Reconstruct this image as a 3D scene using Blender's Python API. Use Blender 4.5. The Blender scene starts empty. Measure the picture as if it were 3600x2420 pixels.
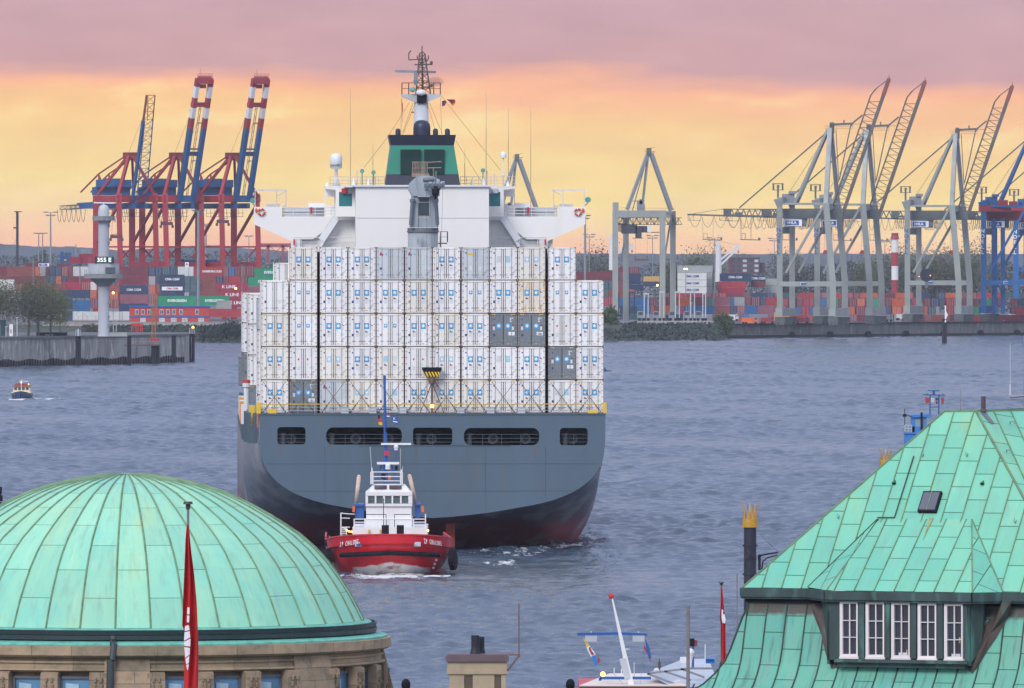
import bpy, bmesh, math, random
from mathutils import Vector, Matrix
from mathutils.geometry import tessellate_polygon
random.seed(7)
R = math.radians
S = bpy.context.scene
EXPO = 0.44
C = S.collection
FR = 36000.0         # focal length in photo pixels (360 mm on a 36 mm wide, 3600 px frame)
F = 18000.0          # far things are measured on a half-depth plan, then moved to their real distance by spread() at the end
CX, HY, H = 1800.0, 900.0, 26.0   # centre column, horizon row, camera height above the river
# ---------------------------------------------------------------- camera
cam = bpy.data.objects.new('camera', bpy.data.cameras.new('camera'))
C.objects.link(cam); S.camera = cam
cam.location = (0, 0, H); cam.rotation_euler = (R(90), 0, 0)
cam.data.sensor_width = 36; cam.data.lens = 360; cam.data.shift_y = -310/3600.0
cam.data.clip_start = 1; cam.data.clip_end = 60000
S.view_settings.view_transform = 'Standard'; S.view_settings.look = 'None'
S.view_settings.exposure = EXPO; S.view_settings.gamma = 1.0
S.cycles.use_denoising = True
S.cycles.max_bounces = 6; S.cycles.volume_bounces = 0
S.cycles.transparent_max_bounces = 8
# ---------------------------------------------------------------- sky
def srgb(r, g, b):
    f = lambda c: (c/255/12.92) if c/255 <= 0.04045 else ((c/255+0.055)/1.055)**2.4
    return (f(r), f(g), f(b), 1)
wd = bpy.data.worlds.new('World'); S.world = wd; wd.use_nodes = True
nt = wd.node_tree; nt.nodes.clear()
def N(t, nt_=None, **k):
    n = (nt_ or nt).nodes.new(t)
    for a, v in k.items(): setattr(n, a, v)
    return n
def math_n(tree, op, a, b=None, clamp=False):
    n = tree.nodes.new('ShaderNodeMath'); n.operation = op; n.use_clamp = clamp
    for i, v in enumerate((a, b)):
        if v is None: continue
        if isinstance(v, (int, float)): n.inputs[i].default_value = v
        else: tree.links.new(v, n.inputs[i])
    return n.outputs[0]
def ramp(tree, fac, stops, interp='LINEAR'):
    n = tree.nodes.new('ShaderNodeValToRGB'); n.color_ramp.interpolation = interp
    e = n.color_ramp.elements
    while len(e) < len(stops): e.new(0.5)
    for i, (p, c) in enumerate(stops):
        e[i].position = p; e[i].color = c if len(c) == 4 else (*c, 1)
    if fac is not None: tree.links.new(fac, n.inputs[0])
    return n.outputs[0]
def mixc(tree, fac, a, b, mode='MIX'):
    n = tree.nodes.new('ShaderNodeMix'); n.data_type = 'RGBA'; n.blend_type = mode
    for sock, v in ((n.inputs[0], fac), (n.inputs[6], a), (n.inputs[7], b)):
        if isinstance(v, (int, float)): sock.default_value = v
        elif isinstance(v, tuple): sock.default_value = v if len(v) == 4 else (*v, 1)
        else: tree.links.new(v, sock)
    return n.outputs[2]
tc = N('ShaderNodeTexCoord'); sep = N('ShaderNodeSeparateXYZ'); nt.links.new(tc.outputs['Generated'], sep.inputs[0])
mp = N('ShaderNodeMapping'); mp.inputs['Scale'].default_value = (28, 28, 150); nt.links.new(tc.outputs['Generated'], mp.inputs[0])
nz = N('ShaderNodeTexNoise'); nz.inputs['Scale'].default_value = 1.7; nz.inputs['Detail'].default_value = 5; nz.inputs['Roughness'].default_value = .5
nt.links.new(mp.outputs[0], nz.inputs[0])
mp2 = N('ShaderNodeMapping'); mp2.inputs['Scale'].default_value = (76, 76, 260); mp2.inputs['Location'].default_value = (3, 1, 7); nt.links.new(tc.outputs['Generated'], mp2.inputs[0])
nz2 = N('ShaderNodeTexNoise'); nz2.inputs['Scale'].default_value = 1.3; nz2.inputs['Detail'].default_value = 6; nt.links.new(mp2.outputs[0], nz2.inputs[0])
el = math_n(nt, 'ADD', sep.outputs[2], math_n(nt, 'MULTIPLY', sep.outputs[0], 0.028))
el = math_n(nt, 'ADD', el, math_n(nt, 'MULTIPLY', math_n(nt, 'SUBTRACT', nz.outputs[0], 0.5), 0.0062))
t = math_n(nt, 'MULTIPLY', el, 32, clamp=True)
SUNSET = [(0, (255,188,150)), (.045, (255,201,150)), (.11, (255,217,150)), (.2, (255,223,128)), (.31, (255,213,120)), (.44, (255,200,122)),
          (.515, (254,181,130)), (.55, (232,166,142)), (.59, (203,153,152)), (.8, (197,155,163)), (1, (186,152,168))]
KE = 2**-EXPO
sk = lambda *c: tuple(v*KE for v in srgb(*c)[:3])
glow = ramp(nt, t, [(p, tuple(v*1.06 for v in sk(*c))) for p, c in SUNSET])
wisp = math_n(nt, 'MULTIPLY', math_n(nt, 'SUBTRACT', nz2.outputs[0], 0.54, clamp=True), 4.0, clamp=True)
inband = ramp(nt, t, [(.0, (0,0,0)), (.3, (0.2,.2,.2)), (.46, (1,1,1)), (.55, (0,0,0))])
glow = mixc(nt, math_n(nt, 'MULTIPLY', wisp, inband), glow, sk(255, 240, 160))
glow = mixc(nt, 1.0, glow, ramp(nt, nz2.outputs[0], [(.3, (.93,.92,.93)), (.7, (1.05,1.05,1.04))]), 'MULTIPLY')
high = ramp(nt, sep.outputs[2], [(0.026, (.42,.26,.30)), (.05, (.33,.32,.41)), (.14, (.27,.34,.52)), (.4, (.42,.50,.74)), (1, (.66,.72,.90))])
upf = ramp(nt, sep.outputs[2], [(0.025, (0,0,0)), (.045, (1,1,1))])
front = mixc(nt, upf, glow, high)
back = ramp(nt, sep.outputs[2], [(0, (.50,.56,.72)), (.3, (.64,.68,.88)), (1, (.66,.70,.88))])
azf = ramp(nt, sep.outputs[1], [(0.35, (0,0,0)), (.85, (1,1,1))])
skyc = mixc(nt, azf, back, front)
nish = N('ShaderNodeTexSky', sky_type='NISHITA', sun_disc=False)
nish.sun_elevation = R(36); nish.sun_rotation = R(205)
nbg = N('ShaderNodeBackground'); nbg.inputs[1].default_value = 0.005; nt.links.new(nish.outputs[0], nbg.inputs[0])
bg = N('ShaderNodeBackground'); nt.links.new(skyc, bg.inputs[0]); bg.inputs[1].default_value = 1.0
addn = N('ShaderNodeAddShader'); nt.links.new(nbg.outputs[0], addn.inputs[0]); nt.links.new(bg.outputs[0], addn.inputs[1])
wo = N('ShaderNodeOutputWorld'); nt.links.new(addn.outputs[0], wo.inputs[0])
# ---------------------------------------------------------------- sun: a broad soft glow through the overcast behind the camera
sl = bpy.data.lights.new('sun', 'SUN'); sl.energy = 1.5; sl.angle = R(22); sl.color = (1, .96, .9)
sun = bpy.data.objects.new('sun', sl); C.objects.link(sun)
d = Vector((0.42*math.cos(R(36)), 0.91*math.cos(R(36)), -math.sin(R(36))))
sun.rotation_euler = d.to_track_quat('-Z', 'Y').to_euler()

HAZE = 0.000032
# ================================================================ helpers
def W(px, py, Y):
    "the world point that stands at depth Y behind photo pixel px, py (used only to measure places and sizes)"
    return Vector(((px-CX)/F*Y, Y, H-(py-HY)/F*Y))
def V(px, py, Y): return Vector(((px-CX)/FR*Y, Y, H-(py-HY)/FR*Y))      # the same with real distances
MODE = ['plan']
def X_(px, Y): return (px-CX)/F*Y
def Z_(py, Y): return H-(py-HY)/F*Y
class MB:
    def __init__(s): s.v = []; s.f = []; s.m = []; s.uv = {}; s.mi = 0
    def adduv(s, vs, f, uv, mi=None):
        s.add(vs, [f], mi); s.uv[len(s.f)-1] = uv; return s
    def add(s, vs, fs, mi=None):
        o = len(s.v); s.v += [Vector(p) for p in vs]
        for f in fs: s.f.append([o+i for i in f]); s.m.append(s.mi if mi is None else mi)
        return s
    def box(s, a, b, mi=None):
        (x0,y0,z0),(x1,y1,z1) = [(min(a[i],b[i])) for i in range(3)], [(max(a[i],b[i])) for i in range(3)]
        return s.add([(x0,y0,z0),(x1,y0,z0),(x1,y1,z0),(x0,y1,z0),(x0,y0,z1),(x1,y0,z1),(x1,y1,z1),(x0,y1,z1)],
                     [(0,3,2,1),(4,5,6,7),(0,1,5,4),(1,2,6,5),(2,3,7,6),(3,0,4,7)], mi)
    def beam(s, p, q, w, h=None, mi=None, up=(0,0,1), w2=None):
        p, q = Vector(p), Vector(q); h = h or w; w2 = w2 or w; k = w2/w
        d = (q-p).normalized(); u = Vector(up)
        if abs(d.dot(u)) > .98: u = Vector((0,1,0))
        a = d.cross(u).normalized(); b = a.cross(d).normalized()
        vs = [p+a*(i*w/2)+b*(j*h/2) for i, j in ((-1,-1),(1,-1),(1,1),(-1,1))]+[q+a*(i*w*k/2)+b*(j*h*k/2) for i, j in ((-1,-1),(1,-1),(1,1),(-1,1))]
        return s.add(vs, [(0,3,2,1),(4,5,6,7),(0,1,5,4),(1,2,6,5),(2,3,7,6),(3,0,4,7)], mi)
    def tube(s, p, q, r, r2=None, n=8, mi=None, caps=True):
        p, q = Vector(p), Vector(q); r2 = r if r2 is None else r2
        d = (q-p).normalized(); u = Vector((0,0,1)) if abs(d.z) < .95 else Vector((0,1,0))
        a = d.cross(u).normalized(); b = a.cross(d).normalized()
        vs = []
        for c, rr in ((p, r), (q, r2)):
            for i in range(n):
                t = 2*math.pi*i/n; vs.append(c+a*(math.cos(t)*rr)+b*(math.sin(t)*rr))
        fs = [(i, (i+1) % n, n+(i+1) % n, n+i) for i in range(n)]
        if caps: fs += [tuple(reversed(range(n))), tuple(range(n, 2*n))]
        return s.add(vs, fs, mi)
    def path(s, pts, r, n=5, mi=None):
        for a, b in zip(pts, pts[1:]): s.tube(a, b, r, n=n, mi=mi)
        return s
    def lathe(s, c, prof, n=24, mi=None, a0=0, a1=2*math.pi):
        "prof: list of (radius, z) from top or bottom"
        c = Vector(c); full = abs(a1-a0-2*math.pi) < 1e-6; m = n if full else n+1
        vs = [c+Vector((math.sin(a0+(a1-a0)*i/n)*r, -math.cos(a0+(a1-a0)*i/n)*r, z)) for r, z in prof for i in range(m)]
        fs = []
        for j in range(len(prof)-1):
            for i in range(n):
                k = (i+1) % m
                fs.append((j*m+i, j*m+k, (j+1)*m+k, (j+1)*m+i))
        return s.add(vs, fs, mi)
    def ball(s, c, r, n=10, sx=1, sy=1, sz=1, mi=None):
        c = Vector(c); vs = []; fs = []; h = n//2
        for j in range(h+1):
            for i in range(n):
                t = math.pi*j/h; a = 2*math.pi*i/n
                vs.append(c+Vector((r*sx*math.sin(t)*math.cos(a), r*sy*math.sin(t)*math.sin(a), r*sz*math.cos(t))))
        for j in range(h):
            for i in range(n): fs.append((j*n+i, (j+1)*n+i, (j+1)*n+(i+1) % n, j*n+(i+1) % n))
        return s.add(vs, fs, mi)
    def prism(s, pts, off, mi=None):
        "extrude a flat polygon (3d points) by the vector off"
        pts = [Vector(p) for p in pts]; off = Vector(off); n = len(pts)
        return s.add(pts+[p+off for p in pts], [tuple(range(n)), tuple(reversed(range(n, 2*n)))]+[(i, n+i, n+(i+1) % n, (i+1) % n) for i in range(n)], mi)
    def lattice(s, p, q, w, n, r, up=(0,0,1), h=None, mi=None):
        "box truss from p to q"
        p, q = Vector(p), Vector(q); h = h or w; d = (q-p); dn = d.normalized(); u = Vector(up)
        a = dn.cross(u).normalized(); b = a.cross(dn).normalized()
        cs = [a*(i*w/2)+b*(j*h/2) for i, j in ((-1,-1),(1,-1),(1,1),(-1,1))]
        for c in cs: s.beam(p+c, q+c, r*1.5, mi=mi)
        for i in range(n):
            A = p+d*(i/n); B = p+d*((i+1)/n)
            for k in range(4):
                c0, c1 = cs[k], cs[(k+1) % 4]
                if i % 2: c0, c1 = c1, c0
                s.beam(A+c0, B+c1, r, mi=mi)
                s.beam(A+c0, A+c1, r, mi=mi)
        return s
    def build(s, name, mats, parent=None, smooth=False, loc=None, recalc=True):
        me = bpy.data.meshes.new(name); me.from_pydata([tuple(v) for v in s.v], [], s.f)
        mats = mats if isinstance(mats, (list, tuple)) else [mats]
        for m in mats: me.materials.append(m)
        if len(mats) > 1: me.polygons.foreach_set('material_index', s.m)
        if smooth: me.polygons.foreach_set('use_smooth', [True]*len(s.f))
        if s.uv:
            ul = me.uv_layers.new(name='UVMap')
            for i, p in enumerate(me.polygons):
                if i in s.uv:
                    for k, li in enumerate(p.loop_indices): ul.data[li].uv = s.uv[i][k]
        if recalc and not s.uv:
            bm = bmesh.new(); bm.from_mesh(me); bmesh.ops.recalc_face_normals(bm, faces=bm.faces); bm.to_mesh(me); bm.free()
        me.update()
        o = bpy.data.objects.new(name, me); C.objects.link(o)
        if parent: o.parent = parent
        else: o['_m'] = MODE[0]
        if loc is not None: o.location = loc
        return o
LABELS = {}
def tag(o, label=None, cat=None, group=None, kind=None):
    if label:
        LABELS.setdefault(label, []).append(o.name)
        o['label'] = label
    if cat: o['category'] = cat
    if group: o['group'] = group
    if kind: o['kind'] = kind
    return o
def thing(name, label, cat, loc=(0,0,0), rz=0, group=None):
    o = bpy.data.objects.new(name, None); C.objects.link(o); o.empty_display_size = .5
    o.location = loc; o.rotation_euler = (0, 0, rz); o['_m'] = MODE[0]
    return tag(o, label, cat, group)
def kids(o): return [c for c in bpy.data.objects if c.parent == o]
def dup(o, loc=None, rz=None, label=None, parent=None, scale=None):
    c = o.copy(); C.objects.link(c); c.parent = parent
    if loc is not None: c.location = loc
    if rz is not None: c.rotation_euler = (0, 0, rz)
    if scale is not None: c.scale = (scale,)*3 if isinstance(scale, (int, float)) else scale
    if label: tag(c, label)
    for k in kids(o): dup(k, parent=c)
    return c
TXT = {}
def text_mesh(body, size, depth=.0, bold=0.0, xs=1.0):
    key = (body, size, depth, bold, xs)
    if key not in TXT:
        cu = bpy.data.curves.new('lettering', 'FONT'); cu.body = body; cu.size = size; cu.align_x = 'CENTER'; cu.align_y = 'CENTER'
        cu.extrude = depth; cu.offset = bold; cu.resolution_u = 2
        o = bpy.data.objects.new('lettering', cu); C.objects.link(o)
        dg = bpy.context.evaluated_depsgraph_get(); dg.update()
        me = bpy.data.meshes.new_from_object(o.evaluated_get(dg))
        for v in me.vertices: v.co.x *= xs
        bpy.data.objects.remove(o); bpy.data.curves.remove(cu); TXT[key] = me
    return TXT[key]
def lettering(body, size, loc, mat, parent, rz=0, tilt=90, depth=.01, bold=0.0, xs=1.0, name='lettering'):
    me = text_mesh(body, size, depth, bold, xs).copy(); me.materials.clear(); me.materials.append(mat)
    o = bpy.data.objects.new(name, me); C.objects.link(o); o.parent = parent
    o.location = loc; o.rotation_euler = (R(tilt), 0, rz)
    return o
# ---------------------------------------------------------------- materials
MC = {}
def mat(name, col, rough=.6, metal=0, var=.25, scale=.8, streak=0, bump=0, stain=None, stain_amt=.5, emit=0, spec=.5, coord='Object', flake=0):
    if name in MC: return MC[name]
    m = bpy.data.materials.new(name); m.use_nodes = True; t = m.node_tree; b = t.nodes['Principled BSDF']
    col = tuple(col[:3])
    tcn = t.nodes.new('ShaderNodeTexCoord'); mpn = t.nodes.new('ShaderNodeMapping')
    t.links.new(tcn.outputs[coord], mpn.inputs[0])
    mpn.inputs['Scale'].default_value = (1, 1, 1 if not streak else streak)
    n = t.nodes.new('ShaderNodeTexNoise'); n.inputs['Scale'].default_value = scale; n.inputs['Detail'].default_value = 7; n.inputs['Roughness'].default_value = .62
    t.links.new(mpn.outputs[0], n.inputs[0])
    oi = t.nodes.new('ShaderNodeObjectInfo')
    dark = tuple(c*(1-var) for c in col); lite = tuple(min(1, c*(1+var*.7)) for c in col)
    c = ramp(t, n.outputs[0], [(.3, dark), (.5, col), (.72, lite)])
    c = mixc(t, 1.0, c, ramp(t, oi.outputs['Random'], [(0, (.86,.86,.86)), (1, (1.0,1.0,1.0))]), 'MULTIPLY')
    if stain:
        n2 = t.nodes.new('ShaderNodeTexNoise'); n2.inputs['Scale'].default_value = scale*2.3; n2.inputs['Detail'].default_value = 8
        mp3 = t.nodes.new('ShaderNodeMapping'); mp3.inputs['Location'].default_value = (5, 9, 2); mp3.inputs['Scale'].default_value = (1, 1, .22)
        t.links.new(tcn.outputs[coord], mp3.inputs[0]); t.links.new(mp3.outputs[0], n2.inputs[0])
        f = ramp(t, n2.outputs[0], [(.55, (0,0,0)), (.72, (stain_amt,)*3)])
        c = mixc(t, f, c, tuple(stain[:3]))
    t.links.new(c, b.inputs['Base Color'])
    r = ramp(t, n.outputs[0], [(.3, (min(1, rough+.12),)*3), (.7, (max(.02, rough-.1),)*3)])
    t.links.new(r, b.inputs['Roughness']); b.inputs['Metallic'].default_value = metal
    b.inputs['Specular IOR Level'].default_value = spec
    if bump:
        bn = t.nodes.new('ShaderNodeBump'); bn.inputs['Strength'].default_value = bump; bn.inputs['Distance'].default_value = .1
        t.links.new(n.outputs[0], bn.inputs['Height']); t.links.new(bn.outputs[0], b.inputs['Normal'])
    if emit:
        b.inputs['Emission Color'].default_value = (*col, 1); b.inputs['Emission Strength'].default_value = emit
    MC[name] = m; return m
RUST = (.22,.07,.025)
M = dict(
 white=mat('white_paint', (.78,.79,.80), .45, var=.06, scale=.35, streak=.4, stain=(.55,.50,.38), stain_amt=.18),
 shipwhite=mat('ship_white', (.85,.83,.80), .45, var=.05, scale=.15, streak=.3, stain=(.62,.54,.36), stain_amt=.25),
 cream=mat('cream_paint', (.74,.66,.46), .5, var=.1),
 reefer=mat('reefer_white', (.86,.85,.84), .5, var=.03, scale=.8, streak=.4, stain=(.6,.48,.34), stain_amt=.12, coord='Object'),
 reefer_cream=mat('reefer_cream', (.83,.80,.73), .5, var=.05, scale=.8, streak=.25, stain=(.66,.50,.28), stain_amt=.35),
 reefer_rust=mat('reefer_rusty', (.82,.74,.60), .55, var=.1, scale=1.3, streak=.18, stain=(.6,.26,.05), stain_amt=.9),
 reefer_grey=mat('reefer_aluminium', (.56,.60,.63), .45, var=.07, scale=1.1, streak=.5),
 reefer_dark=mat('reefer_dark_grey', (.19,.22,.24), .5, var=.12, scale=1.1, streak=.5),
 steel=mat('dull_steel', (.25,.26,.28), .5, .3, var=.2, scale=2),
 lockbar=mat('lock_bar_steel', (.36,.36,.37), .5, .2, var=.2, scale=2),
 rustbar=mat('rusty_steel', (.17,.11,.08), .7, .2, var=.4, scale=2.5),
 black=mat('black_rubber', (.010,.011,.015), .75, var=.3, spec=.2),
 darkin=mat('dark_interior_and_gaps', (.02,.025,.03), .8, var=.3),
 logo=mat('logo_blue', (.05,.33,.62), .5, var=.05), logofade=mat('logo_blue_faded', (.40,.62,.76), .5, var=.15, scale=3),
 starw=mat('star_white', (.85,.87,.9), .5, var=.03),
 lab_red=mat('label_red', (.55,.03,.05), .5, var=.1), lab_dk=mat('label_dark', (.05,.05,.08), .5, var=.1), lab_grey=mat('label_grey', (.68,.70,.72), .5, var=.1),
 lab_navy=mat('label_navy', (.04,.05,.25), .5, var=.1), lab_tan=mat('label_tan', (.35,.31,.24), .5, var=.1), lab_or=mat('label_orange', (.8,.3,.03), .5, var=.1), lab_green=mat('label_green', (.1,.7,.2), .5, var=.1),
 yellow=mat('yellow_paint', (.72,.48,.02), .5, var=.15), orange=mat('orange_paint', (.75,.16,.03), .5, var=.2),
 red=mat('red_paint', (.55,.02,.025), .4, var=.15, scale=.6, streak=.4, stain=(.25,.02,.02), stain_amt=.5),
 blue=mat('blue_paint', (.02,.10,.36), .45, var=.15), lblue=mat('light_blue_paint', (.03,.2,.55), .45, var=.15),
 green=mat('green_paint', (.01,.24,.11), .5, var=.12), teal=mat('teal_glass', (.02,.19,.20), .15, var=.2),
 glass=mat('window_glass', (.05,.08,.10), .08, var=.3, spec=.8), hullgrey=mat('hull_blue_grey', (.082,.128,.175), .42, var=.16, scale=.2, streak=.25, stain=(.13,.125,.12), stain_amt=.45),
 grey=mat('grey_paint', (.24,.27,.30), .5, var=.12), lgrey=mat('light_grey_paint', (.5,.53,.56), .5, var=.1),
 gold=mat('gold_paint', (.52,.29,.03), .35, .2, var=.2, scale=3), brown=mat('brown_metal', (.13,.075,.06), .6, var=.3),
 crane_grey=mat('crane_grey', (.30,.33,.31), .5, var=.14, scale=.2, stain=(.2,.17,.14), stain_amt=.4), crane_dark=mat('crane_dark_grey', (.10,.12,.12), .6, var=.25, scale=.4),
 crane_red=mat('crane_red', (.34,.02,.03), .5, var=.15, scale=.2), crane_blue=mat('crane_blue', (.012,.09,.25), .5, var=.15, scale=.2),
 crane_white=mat('crane_white', (.72,.72,.72), .5, var=.08), noell=mat('crane_bright_blue', (.01,.13,.38), .5, var=.15, scale=.2),
 concrete=mat('concrete', (.33,.34,.33), .85, var=.16, scale=.3, streak=.3, bump=.2), ltcon=mat('light_concrete', (.48,.50,.52), .8, var=.1, scale=.2, streak=.3),
 wood=mat('dark_timber', (.014,.017,.026), .8, var=.3, scale=1.5, streak=.2),
 maroon=mat('maroon_container', (.18,.03,.045), .55, var=.2, scale=.35), crimson=mat('crimson_container', (.34,.02,.05), .55, var=.15, scale=.35),
 c_red=mat('red_container', (.36,.035,.04), .55, var=.15, scale=.35), c_rust=mat('rust_container', (.25,.065,.055), .55, var=.2, scale=.35),
 c_orange=mat('orange_container', (.52,.11,.035), .55, var=.15, scale=.35), c_navy=mat('navy_container', (.02,.045,.11), .55, var=.2, scale=.35),
 c_blue=mat('blue_container', (.015,.12,.30), .55, var=.2, scale=.35), c_teal=mat('dark_teal_container', (.035,.10,.12), .55, var=.2, scale=.35),
 c_green=mat('green_container', (.01,.27,.13), .55, var=.15, scale=.35), c_grey=mat('grey_container', (.33,.35,.35), .55, var=.15, scale=.35),
 c_white=mat('white_container', (.62,.64,.62), .55, var=.1, scale=.35), c_mauve=mat('mauve_container', (.25,.09,.12), .55, var=.2, scale=.35), c_tan=mat('tan_container', (.6,.38,.12), .55, var=.15, scale=.35),
)
def lamp_mat(name, col, st): return mat(name, col, .4, var=0, emit=st)
M['lit'] = lamp_mat('lamp_amber', (1,.42,.06), 5); M['litw'] = lamp_mat('lamp_pale', (1,.85,.45), 5)
# ================================================================ water, land, hills
def sheet(name, pts, z, m, kind='structure'):
    mb = MB(); mb.add([(x, y, z) for x, y in pts], [tuple(range(len(pts)))])
    return tag(mb.build(name, m), kind=kind)
def water_mat():
    m = bpy.data.materials.new('river_water'); m.use_nodes = True; t = m.node_tree; b = t.nodes['Principled BSDF']
    g = t.nodes.new('ShaderNodeNewGeometry')
    def noise(scale, sx, sy, det=4, loc=(0,0,0), rot=0, rough=.6):
        mp = t.nodes.new('ShaderNodeMapping'); mp.inputs['Scale'].default_value = (sx, sy, 1); mp.inputs['Location'].default_value = loc; mp.inputs['Rotation'].default_value = (0,0,rot)
        t.links.new(g.outputs['Position'], mp.inputs[0])
        n = t.nodes.new('ShaderNodeTexNoise'); n.inputs['Scale'].default_value = scale; n.inputs['Detail'].default_value = det; n.inputs['Roughness'].default_value = rough
        t.links.new(mp.outputs[0], n.inputs[0]); return n.outputs[0]
    n1 = noise(.55, 1, .55, 6, rot=.2); n2 = noise(.09, 1, .5, 3, (40,0,0), rot=-.15); n3 = noise(2.1, 1, .6, 3, (9,9,0), rot=.35)
    n4 = noise(.012, 1, .35, 4, (4,2,0))
    b1 = t.nodes.new('ShaderNodeBump'); b1.inputs['Strength'].default_value = 1; b1.inputs['Distance'].default_value = .4; t.links.new(n1, b1.inputs['Height'])
    b2 = t.nodes.new('ShaderNodeBump'); b2.inputs['Strength'].default_value = 1; b2.inputs['Distance'].default_value = .15; t.links.new(n2, b2.inputs['Height']); t.links.new(b1.outputs[0], b2.inputs['Normal'])
    b3 = t.nodes.new('ShaderNodeBump'); b3.inputs['Strength'].default_value = .8; b3.inputs['Distance'].default_value = .07; t.links.new(n3, b3.inputs['Height']); t.links.new(b2.outputs[0], b3.inputs['Normal'])
    t.links.new(b3.outputs[0], b.inputs['Normal'])
    col = ramp(t, n4, [(.35, (.030,.050,.080)), (.65, (.05,.075,.11))])
    # foam: round the tug's bow, behind the ship's stern and a few whitecaps
    def spot(cx, cy, rx, ry):
        mp = t.nodes.new('ShaderNodeMapping'); mp.inputs['Location'].default_value = (-cx/rx, -cy/ry, 0); mp.inputs['Scale'].default_value = (1/rx, 1/ry, 0)
        t.links.new(g.outputs['Position'], mp.inputs[0]); l = t.nodes.new('ShaderNodeVectorMath'); l.operation = 'LENGTH'; t.links.new(mp.outputs[0], l.inputs[0])
        return math_n(t, 'SUBTRACT', 1.0, l.outputs['Value'], clamp=True)
    nf = noise(.8, 1, .35, 8, (3,3,0), rough=.72)
    nf2 = noise(.25, 1, .3, 6, (33,13,0), rough=.7)
    sp = None
    for a in FOAM:
        s_ = math_n(t, 'MULTIPLY', spot(*a[:4]), a[4]); sp = s_ if sp is None else math_n(t, 'MAXIMUM', sp, s_)
    f1 = math_n(t, 'SUBTRACT', math_n(t, 'ADD', nf, math_n(t, 'MULTIPLY', sp, .42)), .74, clamp=True)
    f1 = math_n(t, 'MULTIPLY', f1, 9, clamp=True)
    f2 = math_n(t, 'MULTIPLY', math_n(t, 'SUBTRACT', nf2, .735, clamp=True), 14, clamp=True)
    f = math_n(t, 'MAXIMUM', f1, math_n(t, 'MULTIPLY', f2, .5))
    t.links.new(mixc(t, f, col, (.62,.64,.64)), b.inputs['Base Color'])
    t.links.new(math_n(t, 'ADD', .12, math_n(t, 'MULTIPLY', f, .6)), b.inputs['Roughness'])
    b.inputs['IOR'].default_value = 1.36; b.inputs['Specular IOR Level'].default_value = .62
    return m
FOAM = [(a,b*2,c,d*1.6,e) for a,b,c,d,e in [(-10.0, 415.0, 8.5, 7.0, 1.3), (-9, 424, 10, 16, .6), (5.2, 459, 5, 9, .95), (1, 447, 9, 16, .75), (-1, 432, 6, 12, .7), (-22, 470, 4, 60, .35), (-88.9, 922, 3.4, 7, 1.35), (-84.5, 927, 5, 5, 1.15), (-93, 926, 4, 4, 1.1)]]
WATER = water_mat()
sheet('river_water', [(-2500,226),(2500,226),(2500,4700),(-2500,4700)], -.32, WATER)
import numpy as np
def waves():
    rs = np.random.RandomState(4); NX, ys = 700, [452.0]
    while ys[-1] < 3330: ys.append(ys[-1]*1.00088)
    Yv = np.array(ys, dtype=np.float32)[:, None]; U = np.linspace(-1, 1, NX, dtype=np.float32)[None, :]
    X = U*(Yv*.066+24); Y = np.broadcast_to(Yv, X.shape).copy(); Z = np.zeros_like(X)
    for i in range(64):
        lam = 1.15*(8.0**(i/63.0)); a = .0142*lam**.46; th = rs.normal(math.pi/2+.25, .62); k = 2*math.pi/lam
        ph = (X*math.cos(th)+Y*math.sin(th))*k+rs.uniform(0, 6.28)
        s = np.sin(ph+.35*np.sin(ph)); Z += a*s
    P = .78+.30*np.sin(X*.031+1.7*np.sin(Y*.009))*np.sin(Y*.021+X*.013)+.16*np.sin(X*.11+Y*.05)
    Z *= P; Z += .02*np.abs(Z)*6
    n = NX*len(ys); co = np.stack([X, Y, Z], -1).reshape(-1, 3).astype(np.float32)
    R_, C_ = len(ys)-1, NX-1; idx = (np.arange(R_)[:, None]*NX+np.arange(C_)[None, :]).reshape(-1)
    q = np.stack([idx, idx+1, idx+NX+1, idx+NX], -1).astype(np.int32)
    me = bpy.data.meshes.new('river_surface'); me.vertices.add(n); me.vertices.foreach_set('co', co.ravel()); me.loops.add(q.size); me.loops.foreach_set('vertex_index', q.ravel())
    me.polygons.add(len(q)); me.polygons.foreach_set('loop_start', np.arange(0, q.size, 4, dtype=np.int32)); me.polygons.foreach_set('use_smooth', np.ones(len(q), dtype=bool))
    me.materials.append(WATER); me.update(calc_edges=True); o = bpy.data.objects.new('river_surface', me); C.objects.link(o); o['_m'] = 'real'; tag(o, kind='structure')
waves()
GZL, GZR = 5.1, 4.3
soil = mat('yard_ground', (.13,.135,.15), .9, var=.25, scale=.03)
veg = mat('bank_vegetation', (.045,.06,.045), .9, var=.45, scale=.35, bump=.5)
bank_m = mat('stone_bank', (.06,.07,.085), .9, var=.45, scale=.5, bump=.6)
# land: left yard, right yard and the strip joining them; each bank slopes down to the river
mb = MB()
L = [(-900,1552,GZL),(-60,1552,GZL),(34,1572,GZL),(42,1600,GZR),(66,1628,GZR)]
Lw = [(-900,1534,-.6),(-60,1534,-.6),(36,1560,-.6),(54,1592,-.6),(68,1612,-.6)]
mb.add([tuple(p) for p in L]+[tuple(p) for p in Lw], [(i, i+1, 6+i, 5+i) for i in range(4)])
tag(mb.build('river_bank', veg), kind='structure')
sheet('yard_ground', [(-900,1552),(-60,1552),(34,1572),(42,1600),(66,1628),(70,1632),(240,1732),(900,1900),(900,4600),(-900,4600)], GZR-.2, soil)
sheet('container_yard_paving', [(-900,1552.5),(-60,1552.5),(34,1572.5),(45,1700),(45,2050),(-900,2050)], GZL, soil)
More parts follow.
